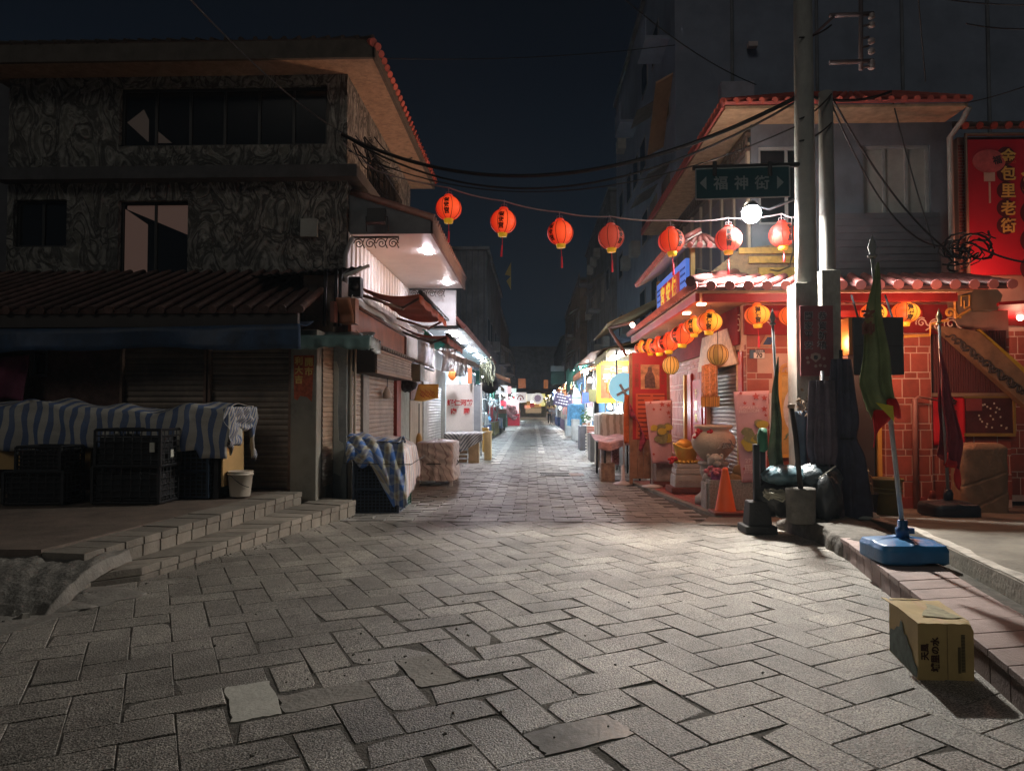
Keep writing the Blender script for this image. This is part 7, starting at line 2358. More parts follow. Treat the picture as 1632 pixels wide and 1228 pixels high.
def facade_bits(t, xf, y0, y1, z0, z1, sgn, seed, m, n=6):
    """windows, air conditioners, awnings and balcony slabs on a street-side wall x = xf (sgn +1: faces +x)"""
    r = random.Random(seed)
    fl = [z for z in [z0 + .6 + k * 3.0 for k in range(6)] if z + 2.2 < z1]
    for z in fl:
        y = y0 + .8
        while y + 1.6 < y1:
            kind = r.random()
            if kind < .45:
                f_ = MB(); f_.bx(xf - .03, xf + .03, y, y + 1.4, z + .6, z + 1.9)
                f_ = build('window', f_, mat('far_frame', (.22, .22, .23), .6), t)
                g_ = MB(); x_ = xf + sgn * .034; g_.add([(x_, y + .08, z + .68), (x_, y + 1.32, z + .68), (x_, y + 1.32, z + 1.82), (x_, y + .08, z + 1.82)], [(0, 1, 2, 3)]); build('pane', g_, M_GLASS, f_)
            elif kind < .65:
                f_ = MB(); f_.bx(xf, xf + sgn * .38, y, y + .8, z + .5, z + 1.05); build('air_conditioner', f_, mat('ac_grey', (.3, .3, .29), .6, dirt=.3), t)
            elif kind < .85:
                f_ = MB(); f_.prism([(xf, y, z + 2.1), (xf + sgn * .75, y, z + 1.65), (xf + sgn * .75, y + 1.6, z + 1.65), (xf, y + 1.6, z + 2.1)], (0, 0, .04)); build('awning', f_, mat('far_awning', (.17, .16, .15), .7, var=.3), t)
                f_ = MB()
                for k in range(9): f_.bx(xf, xf + sgn * .05, y + .1 + k * .16, y + .13 + k * .16, z + .5, z + 1.8)
                build('window_bars', f_, mat('far_bars', (.24, .23, .22), .6), t)
            else:
                f_ = MB(); f_.bx(xf, xf + sgn * .8, y, y + 1.7, z + .1, z + .22); f_.bx(xf + sgn * .76, xf + sgn * .8, y, y + 1.7, z + .22, z + .95); build('balcony', f_, m, t)
            y += r.uniform(1.9, 3.0)


def tower(name, label, x0, x1, y0, y1, z1, m, sgn, seed, parapet=.5, ribs=False):
    t = thing(name, label, 'building', ((x0 + x1) / 2, y0, 0))
    mb = MB(); mb.bx(x0, x1, y0, y1, 0, z1)
    build('wall', mb, m, t)
    if ribs:
        mb = MB()
        k = x0
        while k < x1:
            mb.bx(k, k + .06, y0 - .04, y0 - .003, 3.5, z1 - .02); k += .3
        build('rib_sheet', mb, M_CORR, t)
    mb = MB(); mb.bx(x0 - .15, x1 + .15, y0 - .12, y1 + .1, z1 + .002, z1 + .16); build('roof', mb, M_FARD, t)
    facade_bits(t, x1 if sgn > 0 else x0, y0, y1, 3.8, z1, sgn, seed, m)
    return t


tower('townhouse', 'dark corrugated townhouse with a slanting roof edge over the blue-lit arcade', -7, -2.35, 36, 52, 9.6, M_FARD, 1, 3, ribs=True)
tower('townhouse', 'lower cluttered townhouse farther along the white-gable row', -7, -2.5, 52.3, 74, 8.9, M_FARB, 1, 5)
tower('townhouse', 'last dim house of the white-gable row before the street end', -7, -2.6, 74.3, 112, 8.0, M_FARD, 1, 7)
TW = tower('tall_building', 'tall dark apartment block rising behind the temple shop', 4.45, 16, 22, 37.5, 17.5, mat('tower_wall', (.23, .27, .35), .85, var=.2, scale=.8, dirt=.2), -1, 9)
mb = MB()
for (px, y_, z0, z1) in ((1070, 22.5, 10.2, 12.0),):
    mb.prism([(4.44, 22.3, 12.1), (4.44, 24.0, 10.4), (3.9, 24.0, 10.1), (3.9, 22.3, 11.8)], (0, 0, .06))
build('lit_awning', mb, mat('awning_tan', (.5, .33, .2), .6), TW)
p, q = at(1150, 162, 21.6), at(1202, 129, 21.6); mb = MB(); mb.bx(p.x, q.x, 21.6, 21.98, p.z, q.z); build('wall_box', mb, mat('box_lilac', (.4, .4, .48), .7), TW)
p = at(1199, 72, 21.8); mb = MB(); mb.ob(p, (.28, .2, .14)); mb.tube([p, p + V((0, .2, .1))], .04, 6); build('wall_fixture', mb, mat('fixture_pale', (.6, .5, .5), .5), TW)
for k in range(4):
    x_ = 6.2 + k * 2.6; mb = MB(); mb.tube([(x_, 21.94, 0), (x_, 21.94, 17.4)], .05, 6); build('downpipe', mb, M_FARD, TW)
tower('tall_building', 'narrow cluttered block beside the dark gap beyond the temple shop', 4.2, 12, 38, 55, 13.2, M_FARD, -1, 11)
tower('tall_building', 'mid-height block with stacked balconies deep beyond the temple shop', 3.7, 12, 55.3, 80, 11.5, M_FARB, -1, 13)
tower('tall_building', 'low dark block at the far right end of the street', 3.4, 12, 80.3, 112, 9.5, M_FARD, -1, 15)
t = thing('end_building', 'dark building closing the far end of the street', 'building', (0, 128, 0))
mb = MB(); mb.bx(-14, 14, 128, 132, 0, 12.5); build('wall', mb, M_FARD, t)
pk = MB(); p = at(812, 440, 45); pk.add([p + V((-.3, 0, .1)), p + V((.1, 0, .9)), p + V((.1, 0, .0)), p + V((-.2, 0, -.3)), p + V((.1, 0, -.9))], [(0, 2, 1), (2, 3, 4)]); build('pennant', pk, mat('pennant_ochre', (.4, .3, .1), .8), None, 'small ochre pennant sticking out high on the white-gable row', 'pennant', solid=.02)

# back walls of the market rows
rw = thing('row_building', 'continuous dim shop front wall behind the temple-side row of stalls', 'building', (3.6, 60, 0))
mb = MB(); mb.bx(3.45, 3.6, 18.1, 112, 0, 3.6); build('wall', mb, M_FARB, rw)
mb = MB(); mb.bx(2.0, 3.44, 18.2, 26, 3.05, 3.1); ce = build('soffit', mb, mat('soffit_bright', (.6, .6, .58), .4), rw)
for y_ in (18.9, 20.2, 21.6, 23.2, 25):
    mb = MB(); mb.ob((2.45, y_, 3.035), (.22, .22, .02)); build('ceiling_light', mb, emit('led_soft', (.97, .97, .93), 420), ce)
lw = thing('row_building', 'continuous dim shop front wall behind the white-gable row of stalls', 'building', (-3.1, 70, 0))
mb = MB(); mb.bx(-3.2, -3.01, 36, 112, 0, 3.6); build('wall', mb, M_FARD, lw)

# ---------------------------------------------------------------- market stalls
PAL = {'green': (.04, .2, .13), 'teal': (.05, .3, .3), 'red': (.5, .04, .05), 'orange': (.5, .17, .05), 'grey': (.3, .31, .32), 'olive': (.25, .24, .1), 'navy': (.05, .1, .25), 'white': (.6, .61, .6), 'purple': (.2, .15, .3), 'pink': (.55, .3, .32), 'brown': (.26, .17, .1), 'yellow': (.6, .45, .08), 'cream': (.55, .48, .36), 'blue': (.1, .25, .45)}


M_CASE = emit('case_cool', (.8, .95, 1), .9)
M_CASEW = emit('case_warm', (1, .75, .5), .8)


def stall(label, sgn, y0, y1, xf, depth, awn, counter, za_=2.7, out=.5, seed=0, lit='cool', goods=('white', 'red', 'blue'), drop=.25, tall=False):
    """one market stall, front edge x = xf facing the street; sgn -1: on the white-gable side"""
    r = random.Random(seed)
    xb = xf + sgn * depth
    t = thing('market_stall', label, 'stall', ((xf + xb) / 2, (y0 + y1) / 2, 0), 'market stalls along the street')
    lo, hi = min(xf, xb), max(xf, xb)
    mb = MB(); mb.bx(lo, hi, y0 + .05, y1 - .05, .75, .82); build('counter_top', mb, mat('steel_counter', (.45, .46, .47), .35, .5, dirt=.2), t)
    mb = MB()
    f_ = lambda u, v: V((xf - sgn * (.02 + .015 * sin(u * 40)), y0 + .05 + (y1 - y0 - .1) * u, .1 + .68 * v))
    mb.grid(f_, 30, 3)
    mb.grid(lambda u, v: V((xf + (xb - xf) * u, y0 + .03 - .01 * sin(u * 30), .1 + .68 * v)), 12, 3)
    build('skirt', mb, mat('skirt_' + counter, PAL[counter], .7, var=.25, scale=3, dirt=.3), t)
    for y_ in (y0 + .06, y1 - .06):
        mb = MB(); mb.tube([(xf + sgn * .05, y_, 0), (xf + sgn * .05, y_, za_)], .025, 6); build('post', mb, M_GREYP, t)
    mb = MB()
    xo = xf - sgn * out
    def af(u, v):
        y_ = y0 - .1 + (y1 - y0 + .2) * u
        if v < .75:
            k = v / .75; return V((xb + (xo - xb) * k, y_, za_ + .45 - .5 * k - .06 * sin(pi * k) + .02 * sin(u * 20)))
        k = (v - .75) / .25
        return V((xo, y_ , za_ - .05 - drop * k * (1 + .2 * sin(u * 33))))
    mb.grid(af, 20, 10)
    build('awning', mb, mat('awn_' + awn, PAL[awn], .7, var=.25, scale=2, dirt=.25), t, solid=.01)
    if lit:
        mb = MB(); xm = xf - sgn * .12; mb.tube([(xm, y0 + .3, za_ - .15), (xm, y1 - .3, za_ - .15)], .022, 6)
        build('tube_light', mb, M_TUBEW if lit == 'cool' else M_TUBEC, t)
    k = 0
    y = y0 + .2
    while y < y1 - .25:
        c_ = goods[k % len(goods)]
        w_, h_ = r.uniform(.25, .45), r.uniform(.15, .5 if not tall else .9)
        x_ = xf + sgn * r.uniform(.15, .35)
        mb = MB()
        if k % 3 == 1: mb.ball((x_, y + w_ / 2, .82 + h_ * .45), w_ * .5, w_ * .5, h_ * .5, 10, 6)
        else: mb.ob((x_, y + w_ / 2, .822 + h_ / 2), (w_, w_ * .9, h_), r.uniform(-.2, .2))
        build('goods', mb, mat('goods_' + c_, PAL[c_], .5, var=.3, scale=6), t)
        y += w_ + r.uniform(.03, .2); k += 1
    if lit:
        mb = MB()
        for k in range(int((y1 - y0) / .8)):
            y_ = y0 + .4 + k * .8
            mb.grid(lambda u, v: V((xf - sgn * (out * .6) + .05 * sin(u * 7), y_ + .35 * u, za_ - .1 - v * (.35 + .25 * (k % 3 == 0)))), 5, 4)
        build('hanging_goods', mb, mat('hang_' + goods[-1], PAL[goods[-1]], .6, var=.6, scale=7), t)
        mb = MB(); ym = (y0 + y1) / 2; mb.bx(min(xf + sgn * .1, xf + sgn * .6), max(xf + sgn * .1, xf + sgn * .6), ym - .5, ym + .5, .825, 1.35)
        build('added_glow_case', mb, M_CASE if lit == 'cool' else M_CASEW, t)  # glowing box added to brighten the far stalls
    mb = MB(); mb.bx(min(xb, xb - sgn * .06), max(xb, xb - sgn * .06), y0 + .1, y1 - .1, .9, 2.3); build('back_panel', mb, mat('back_' + goods[0], tuple(c * .8 for c in PAL[goods[0]]), .6, var=.5, scale=5), t)
    return t


# white-gable row
stall('stall on the white-gable side under a grey awning behind the orange-yellow crates', -1, 25, 28.5, -1.95, .9, 'grey', 'grey', 2.7, .3, 1, 'cool', ('white', 'brown', 'grey'))
stall('stall on the white-gable side with a teal awning next after the grey one', -1, 30, 34, -2.0, .9, 'teal', 'navy', 2.7, .35, 2, 'cool', ('white', 'blue', 'green'))
stall('stall on the white-gable side with red shelves and a brown awning in mid street', -1, 37, 42, -2.0, .9, 'brown', 'olive', 2.75, .35, 3, None, ('red', 'white', 'red'), tall=True)
stall('stall on the white-gable side with a green frame and pale goods', -1, 50, 56, -2.0, .9, 'green', 'green', 2.8, .4, 4, 'cool', ('teal', 'white', 'pink'), tall=True)
stall('stall on the white-gable side with a red counter glowing pink beside the claw machine', -1, 66, 71, -2.0, .9, 'orange', 'red', 2.9, .4, 5, 'cool', ('white', 'pink', 'red'), tall=True)
stall('far stall on the white-gable side in dull green near the street end', -1, 80, 88, -2.1, .9, 'green', 'green', 2.9, .5, 6, 'cool', ('green', 'blue', 'white'), tall=True)
stall('farthest stall on the white-gable side lit warm at the street end', -1, 96, 106, -1.9, .9, 'brown', 'brown', 2.9, .5, 7, 'warm', ('yellow', 'cream', 'red'), tall=True)
# temple-side row
stall('stall on the temple side with an olive awning nearest the wooden screen', 1, 18.2, 21.2, 2.1, 1.2, 'olive', 'grey', 3.1, .25, 11, None, ('cream', 'brown', 'white'))
stall('stall on the temple side with grey skirt and an orange-brown awning after the yellow sign', 1, 24, 28, 2.0, 1.2, 'orange', 'grey', 2.9, .4, 12, 'cool', ('white', 'green', 'blue'))
stall('stall on the temple side with a green drooping awning and stacked boxes', 1, 30, 34.5, 2.05, 1.2, 'green', 'navy', 3.3, .35, 13, 'cool', ('blue', 'teal', 'white'), .6)
stall('stall on the temple side with a cream awning hung with dark signs', 1, 37, 42, 2.0, 1.2, 'cream', 'grey', 2.9, .35, 14, 'cool', ('pink', 'white', 'orange'), tall=True)
stall('stall on the temple side with pink goods under an orange awning', 1, 45, 51, 2.0, 1.2, 'orange', 'purple', 2.9, .35, 15, 'warm', ('pink', 'orange', 'white'), tall=True)
stall('stall on the temple side with a dark navy skirt and bright white goods', 1, 56, 62, 1.95, 1.2, 'navy', 'navy', 2.9, .4, 16, 'cool', ('white', 'purple', 'white'), tall=True)
stall('stall on the temple side with a yellow awning beyond the walking people', 1, 76, 84, 2.0, 1.2, 'yellow', 'brown', 2.9, .4, 17, 'warm', ('yellow', 'orange', 'white'), tall=True)
stall('farthest stall on the temple side under a brown awning', 1, 94, 104, 2.0, 1.2, 'brown', 'grey', 2.9, .5, 18, 'warm', ('yellow', 'white', 'olive'), tall=True)

# big lit shop at the street end
es = thing('end_shop', 'warm yellow-lit shop front closing the view at the street end', 'shop', (.6, 118, 0))
mb = MB(); p, q = at(830, 660, 118), at(872, 629, 118); mb.bx(p.x, q.x, 118, 119, 0, q.z); build('wall', mb, mat('shop_ochre', (.32, .24, .1), .7, var=.6, scale=1.2), es)
M_SG = emit('sign_pale', (1, .97, .9), .75); M_PY = emit('panel_yellow', (.9, .8, .2), .8)
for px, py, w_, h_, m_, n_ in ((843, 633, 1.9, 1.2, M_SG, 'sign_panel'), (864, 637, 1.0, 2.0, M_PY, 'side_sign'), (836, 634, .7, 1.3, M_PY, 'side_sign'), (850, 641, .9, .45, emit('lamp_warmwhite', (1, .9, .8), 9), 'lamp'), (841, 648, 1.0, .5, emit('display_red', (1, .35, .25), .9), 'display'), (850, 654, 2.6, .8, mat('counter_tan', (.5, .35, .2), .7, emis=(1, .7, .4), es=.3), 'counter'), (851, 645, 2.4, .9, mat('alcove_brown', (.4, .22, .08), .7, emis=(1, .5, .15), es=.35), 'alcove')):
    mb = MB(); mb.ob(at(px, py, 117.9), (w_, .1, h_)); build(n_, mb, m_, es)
mb = MB(); c = at(857, 634.5, 117.8); mb.prism([c + V((.95 * cos(k * pi / 8), 0, .95 * sin(k * pi / 8))) for k in range(16)], (0, -.1, 0)); rs_ = build('round_sign', mb, M_SG, es)
mb = MB(); c.y -= .12; mb.prism([c + V((.6 * cos(k * pi / 8), 0, .6 * sin(k * pi / 8))) for k in range(16)], (0, -.02, 0)); build('round_print', mb, mat('print_mauve', (.4, .3, .4), .6, emis=(.6, .45, .6), es=.4), rs_)
mb = MB(); mb.prism([(-4, 117.5, 4.4), (5, 117.5, 4.2), (5, 114, 3.7), (-4, 114, 3.9)], (0, 0, .1)); build('canopy', mb, mat('canopy_brown', (.2, .1, .05), .8), es)

# individual things along the white-gable row
def px_box(name, label, cat, px, py0, py1, Y, w_px, depth, m, group=None, bev=.01):
    p, q = at(px - w_px / 2, py1, Y), at(px + w_px / 2, py0, Y)
    mb = MB(); mb.bx(p.x, q.x, Y, Y + depth, max(0, p.z), q.z)
    return build(name, mb, m, None, label, cat, group, bevel=bev)


bc_ = thing('covered_cart', 'cart covered with a rumpled blue-white sheet on the white-gable side', 'cart', gr(785, 692))
c = gr(783, 692); mb = MB(); boxbag(mb, c + V((0, .8, .35)), 1.2, 1.7, .62, .07, 60, 14, 9, .05); build('sheet', mb, striped('sheet_paleblue', [(1, (.4, .48, .56)), (.8, (.12, .24, .42))], 16, 'U', wob=.05), bc_)
mb = MB()
for sx in (-.5, .5):
    for sy in (.1, 1.5): mb.tube([c + V((sx, sy, 0)), c + V((sx, sy, .5))], .03, 6)
build('leg', mb, M_DARK, bc_)
kt = thing('food_cart', 'boxy brown and green food cart parked by the white-gable side stalls', 'cart', gr(795, 686))
c = gr(794, 686); mb = MB(); mb.bx(c.x - .5, c.x + .5, c.y, c.y + 1.4, .25, 1.15); build('body', mb, mat('cart_green', (.06, .12, .09), .5), kt)
mb = MB(); mb.bx(c.x - .55, c.x + .55, c.y - .05, c.y + 1.45, 1.15, 1.45); build('top_box', mb, mat('cart_brown', (.3, .17, .12), .5), kt)
for sx in (-.4, .4):
    mb = MB(); mb.lathe(c + V((sx, .3, .17)), [(0, -.04), (.17, -.04), (.17, .04), (0, .04)], 14, Matrix.Rotation(pi / 2, 3, 'Y')); build('wheel', mb, M_BLACK, kt)
cm = thing('claw_machine', 'red claw game machine with a glowing pink glass case', 'game machine', gr(812, 678))
c = gr(812, 678); W2 = .85
mb = MB(); mb.bx(c.x - W2, c.x + W2, c.y, c.y + 1.4, 0, 1.0); build('cabinet', mb, mat('cabinet_red', (.5, .03, .05), .4, emis=(1, .03, .08), es=.12), cm)
mb = MB(); mb.bx(c.x - W2 * .9, c.x + W2 * .9, c.y + .1, c.y + 1.3, 1.0, 2.0); build('glass_case', mb, emit('case_pink', (1, .55, .6), .9), cm)
mb = MB(); mb.bx(c.x - W2, c.x + W2, c.y, c.y + 1.4, 2.0, 2.25); build('header', mb, emit('header_white', (1, .85, .9), 2.5), cm)
mb = MB(); rosette(mb, c + V((0, .04, 1.15)), .7, 26, 4); build('plush_toys', mb, mat('toys', (.6, .3, .3), .7, var=.8, scale=9), cm)
px_box('vending_panel', 'tall bright red panel standing beside the claw machine', 'panel', 802, 638, 668, 55, 9, .3, mat('panel_red', (.55, .01, .03), .5, emis=(1, .02, .06), es=.25))
sg = thing('arch_sign', 'white projecting shop sign with a red arch emblem', 'sign', at(829, 632, 57))
p, q = at(820, 641, 57), at(839, 625, 57); mb = MB(); mb.bx(p.x, q.x, 57, 57.12, p.z, q.z); build('panel', mb, emit('panel_whitesign', (1, .88, .85), .6), sg)
mb = MB(); c = at(829.5, 636, 56.98); mb.tube([c + V((.24 * cos(a), 0, .3 * sin(a))) for a in [i * pi / 10 for i in range(11)]], .05, 6); mb.ob(c + V((0, -.01, .02)), (.12, .05, .2)); build('emblem', mb, mat('emblem_red', (.3, .03, .06), .5), sg)
mb = MB(); mb.tube([(q.x - 1.4, 57.05, q.z - .1), (q.x, 57.05, q.z - .1)], .03, 6); build('bracket', mb, M_DARK, sg)
px_box('wall_box', 'rusty orange box high above the white-gable side stalls', 'box', 832, 603, 618, 62, 12, 1.2, mat('box_orange', (.5, .16, .05), .6, emis=(1, .25, .05), es=.02))
wk_ = MB(); c = at(781, 612, 24.5); wk_.lathe(c, [(.02, 0), (.2, .04), (.3, .12), (.33, .2), (.3, .19), (.18, .06), (0, .03)], 18, Matrix.Rotation(pi / 2, 3, 'X')); build('wok', wk_, mat('wok_black', (.03, .03, .035), .4, .6), None, 'black wok hanging under the eave after the menu wall', 'wok')
px_box('gas_pipe', 'dark green pipe fixed under the eave near the hanging wok', 'pipe', 761, 590, 612, 22.5, 6, .12, mat('pipe_green', (.02, .14, .12), .5))
vi = MB(); r = random.Random(3); c = at(776, 585, 24)
for k in range(40):
    o = c + V((r.gauss(0, .12), r.gauss(0, .3), r.uniform(.0, .35))); vi.tube([o, o + V((r.gauss(0, .06), r.gauss(0, .05), -.25)), o + V((r.gauss(0, .1), r.gauss(0, .1), -r.uniform(.4, .8)))], .012, 4, t=r.random())
build('dangling_cords', vi, tint(mat('cord_sage', (.3, .34, .24), .8), .5), None, 'pale green cords and strings dangling from the left eave corner', 'cords')
fan = thing('wall_fan', 'white wall fan among the white-gable side stalls', 'fan', at(786, 640, 34))
c = at(786, 638, 34); mb = MB()
for k in range(14): mb.tube([c, c + V((.3 * cos(k * pi / 7), .03, .3 * sin(k * pi / 7)))], .006, 4)
mb.tube([c + V((.3 * cos(a), .02, .3 * sin(a))) for a in [i * .3 for i in range(22)]], .012, 5); build('guard', mb, M_WHITE, fan)
mb = MB()
for k in range(3):
    a = k * 2.1; mb.ob(c + V((.14 * cos(a), .06, .14 * sin(a))), (.2, .02, .1), 0, 0, -a)
mb.ball(c + V((0, .06, 0)), .06); build('blades', mb, mat('fan_blue', (.5, .6, .66), .5), fan)
mb = MB(); mb.tube([c + V((0, .1, 0)), c + V((-.7, .3, .1))], .03, 6); build('bracket', mb, M_GREYP, fan)
# hanging bulbs
for px, py, Y_, l_ in ((972, 648, 19.4, 'bare glowing bulb hanging below the yellow food sign'), (940, 606, 22, 'violet-white bulb under the green awning'), (917, 620, 33, 'cool bulb above the green bottle sign'), (955, 610, 24, 'cool bulb between the cream awning and the yellow sign'), (893, 650, 44, 'bulb glowing over the pink goods on the right'), (790, 612, 30, 'bulb under the teal awning on the left'), (803, 628, 44, 'bulb high above the brown cart on the left'), (820, 628, 60, 'bulb by the arch sign on the left'), (986, 655, 17.6, 'bulb beside the orange banner at the wooden screen')):
    t = thing('light_bulb', l_, 'light bulb', at(px, py, Y_), 'bare bulbs over the stalls')
    c = at(px, py, Y_); mb = MB(); mb.lathe(c, [(0, -.07), (.05, -.045), (.06, 0), (.04, .05), (.025, .08)], 12); build('glass', mb, M_BULB, t)
    mb = MB(); mb.tube([c + V((0, 0, .08)), c + V((0, 0, .7))], .008, 5); build('cord', mb, M_WIRE, t)

# ---------------------------------------------------------------- temple-side row details
def leaning_awning(name, label, a, b, c, d, m, seed=0):
    a, b, c, d = map(V, (a, b, c, d)); r = random.Random(seed); ph = r.uniform(0, 6)
    mb = MB(); mb.grid(lambda u, v: a.lerp(b, u).lerp(d.lerp(c, u), v) + V((0, 0, -.1 * sin(pi * u) * sin(pi * v) + .03 * sin(u * 17 + ph) * v)), 20, 12)
    return build(name, mb, m, None, label, 'awning', solid=.012)


leaning_awning('canvas_awning', 'olive canvas awning sloping beside the temple eave end', (1.75, 16.6, 3.55), (1.75, 20.5, 3.5), (3.3, 20.5, 4.3), (3.3, 16.6, 4.3), mat('canvas_olive', (.27, .26, .15), .7, var=.25, dirt=.25), 1)
leaning_awning('canvas_awning', 'brown-pink awning with a torn edge under the olive one', (1.55, 19, 3.05), (1.5, 25, 3.0), (3.3, 25, 3.5), (3.3, 19, 3.55), mat('canvas_pinkbrown', (.45, .29, .23), .7, var=.2, dirt=.2), 2)
leaning_awning('canvas_awning', 'dark green awning side hanging down over the temple-side row', (1.75, 27, 3.35), (1.75, 30, 3.3), (1.8, 30, 2.4), (1.8, 27, 2.3), mat('canvas_green', (.03, .15, .11), .7, var=.25), 3)
leaning_awning('canvas_awning', 'second green awning flap farther behind the first', (1.7, 33, 3.4), (1.7, 36.5, 3.4), (1.75, 36.5, 2.3), (1.75, 33, 2.4), mat('canvas_green', (.03, .15, .11)), 4)
t = thing('bracket_lamp', 'folding awning bracket with a lamp under the olive canvas', 'lamp', at(985, 545, 18))
mb = MB(); mb.tube([at(972, 525, 17.5), at(998, 566, 17.2)], .04, 6); mb.tube([at(970, 522, 17.6), at(1008, 514, 16.0)], .04, 6); build('arm', mb, mat('arm_brown', (.3, .14, .1), .6), t)
mb = MB(); mb.ball(at(1008, 518, 16.0), .055, n=10, k=6); build('bulb', mb, emit('bulb_cream', (1, .9, .75), 22), t)

leaning_awning('canvas_awning', 'dark timber-brown awning above the grey-striped table', (-1.75, 21.5, 2.95), (-1.7, 25, 2.9), (-2.95, 25, 3.35), (-2.95, 21.5, 3.4), mat('canvas_timber', (.16, .1, .07), .8, var=.3), 5)
leaning_awning('canvas_awning', 'faded grey-green awning past the hanging wok', (-1.6, 29, 2.85), (-1.65, 34.5, 2.8), (-2.95, 34.5, 3.3), (-2.95, 29, 3.35), mat('canvas_sage', (.2, .26, .22), .7, var=.3), 6)
leaning_awning('canvas_awning', 'orange tattered awning high over the red shelves stall', (-1.4, 43, 3.3), (-1.5, 48.5, 3.2), (-2.9, 48.5, 3.8), (-2.9, 43, 3.9), mat('canvas_tattered', (.42, .17, .07), .7, var=.3), 7)
for i, (y_, z_, c_, l_) in enumerate(((41.5, 2.6, (.85, .93, 1), 'small cool white projecting light box over the brown cart'), (48.8, 2.75, (1, .5, .55), 'pink projecting light box near the vending panel'), (63.5, 3.0, (.6, .9, .8), 'mint projecting light box before the claw machine'))):
    t = thing('light_box', l_, 'sign', (-1.9, y_, z_)); mb = MB(); mb.ob((-1.85, y_, z_), (.75, .14, .5)); build('case', mb, emit('lightbox%d' % i, c_, .95), t)
    mb = MB(); mb.tube([(-2.95, y_, z_ + .2), (-1.5, y_, z_ + .27)], .02, 5); build('bracket', mb, M_DARK, t)
ys_ = thing('food_sign', 'yellow-framed food sign with orange picture and white characters', 'sign', at(977, 610, 21))
p, q = at(951, 642, 21), at(1012, 575, 21)
mb = MB(); mb.bx(p.x, q.x, 21, 21.1, p.z, q.z); build('frame', mb, mat('sign_yellow', (.75, .55, .04), .5, emis=(1, .7, .03), es=.15), ys_)
mb = MB(); mb.bx(p.x + .12, q.x - .12, 20.985, 20.998, p.z + .14, q.z - .12); build('field', mb, mat('sign_brown', (.35, .14, .06), .5, var=.4, scale=4, emis=(.9, .3, .1), es=.15), ys_)
text('一口一個', .17, ((p.x + q.x) / 2, 20.975, q.z - .24), (1, 0, 0), (0, 0, 1), mat('sign_letter', (.8, .7, .6), .5, emis=(1, .9, .8), es=.4), ys_)
text('手扒雞', .26, ((p.x + q.x) / 2 - .0, 20.975, q.z - .5), (1, 0, 0), (0, 0, 1), mat('sign_letter', (.8, .7, .6)), ys_, bold=.008)
mb = MB(); c = V(((p.x + q.x) / 2, 20.97, p.z + .42))
for k in range(7): mb.ball(c + V((.14 * (k % 3) - .16, 0, .1 * (k // 3) - .06)), .13, .02, .1, 10, 6)
build('food_print', mb, mat('food_orange', (.65, .28, .08), .5, var=.5, scale=7, emis=(1, .4, .1), es=.2), ys_)
bfn = thing('disc_fan', 'large pale blue round fan disc glowing beside the red screen', 'fan', at(993, 615, 17.4))
c = at(994, 617, 17.4); mb = MB(); mb.prism([c + V((.36 * cos(k * pi / 16), 0, .36 * sin(k * pi / 16))) for k in range(32)], (0, .05, 0)); build('disc', mb, mat('disc_cyan', (.35, .7, .8), .4, emis=(.3, .75, .95), es=.65), bfn)
mb = MB()
for k in range(4):
    a = .5 + k * pi / 2; mb.ob(c + V((.1 * cos(a), -.04, .1 * sin(a) - .1)), (.2, .02, .07), 0, 0, -a)
mb.ball(c + V((0, -.05, -.1)), .06); build('blades', mb, mat('blade_grey', (.5, .52, .5), .5), bfn)
mb = MB(); mb.tube([c + V((0, .06, -.3)), (c.x, c.y + .06, 0)], .02, 6); build('stand', mb, M_GREYP, bfn)

st_ = thing('display_table', 'stall table under a pink cloth before the wooden screen', 'table', gr(980, 766))
a, b = gr(958, 768), gr(1006, 768); Y_ = a.y
mb = MB(); mb.bx(a.x + .05, b.x + .3, Y_ + .1, Y_ + 2.2, .78, .83); build('tabletop', mb, mat('table_grey', (.3, .3, .3), .6), st_)
for x_ in (a.x + .1, b.x + .2):
    for y_ in (Y_ + .15, Y_ + 2.1): mb = MB(); mb.tube([(x_, y_, 0), (x_, y_, .78)], .025, 6); build('leg', mb, M_DARK, st_)
mb = MB(); mb.grid(lambda u, v: V((a.x - .06 + (b.x - a.x + .4) * u, Y_ + .02 + 2.1 * max(0, v - .3) / .7 - .02 * sin(u * 17), .86 - (.3 - min(v, .3)) * (.5 + .25 * sin(u * 9)) + .1 * max(0, v - .3) + .03 * sin(u * 11 + v * 8))), 34, 20)
build('pink_cloth', mb, mat('cloth_pinkwhite', (.6, .36, .36), .7, var=.5, scale=5), None, 'pink and white cloth spread over the display table', 'tablecloth', solid=.008)
mb = MB(); c = at(985, 690, 17.6); boxbag(mb, V((c.x - .05, 17.9, .85)), .95, 1.5, .62, .03, 60, 16, 5)
build('striped_cover', mb, striped('cover_beige', [(1, (.62, .58, .48)), (.7, (.36, .32, .24))], 20, 'U', wob=.03), None, 'beige striped cover humped over goods behind the pink cloth', 'cover')
bt = px_box('wooden_crate', 'weathered wooden crate on the street before the display table', 'crate', 969, 738, 768, 15.3, 22, .4, mat('crate_old', (.3, .2, .14), .8, var=.5, scale=7, bump=.4))
px_box('paper_sack', 'upright paper sack with blue print on the wooden crate', 'sack', 966, 706, 738, 15.4, 16, .25, mat('sack_tan', (.4, .36, .34), .7, var=.5, scale=8))
px_box('patterned_bag', 'pink patterned bag next to the paper sack', 'bag', 981, 708, 740, 15.7, 12, .2, mat('bag_pattern', (.4, .26, .3), .7, var=.8, scale=20))
fb = thing('orange_banner', 'narrow orange-red banner furled on a white stand left of the screen', 'banner', gr(993, 772))
c = gr(993, 772); c.x -= .0
mb = MB(); mb.lathe(c, [(.2, 0), (.2, .03), (.08, .06), (.035, .1), (.03, .4)], 20); mb.tube([c, c + V((.05, 0, 1.8))], .016, 6); build('stand', mb, mat('stand_pinkwhite', (.5, .42, .4), .5), fb)
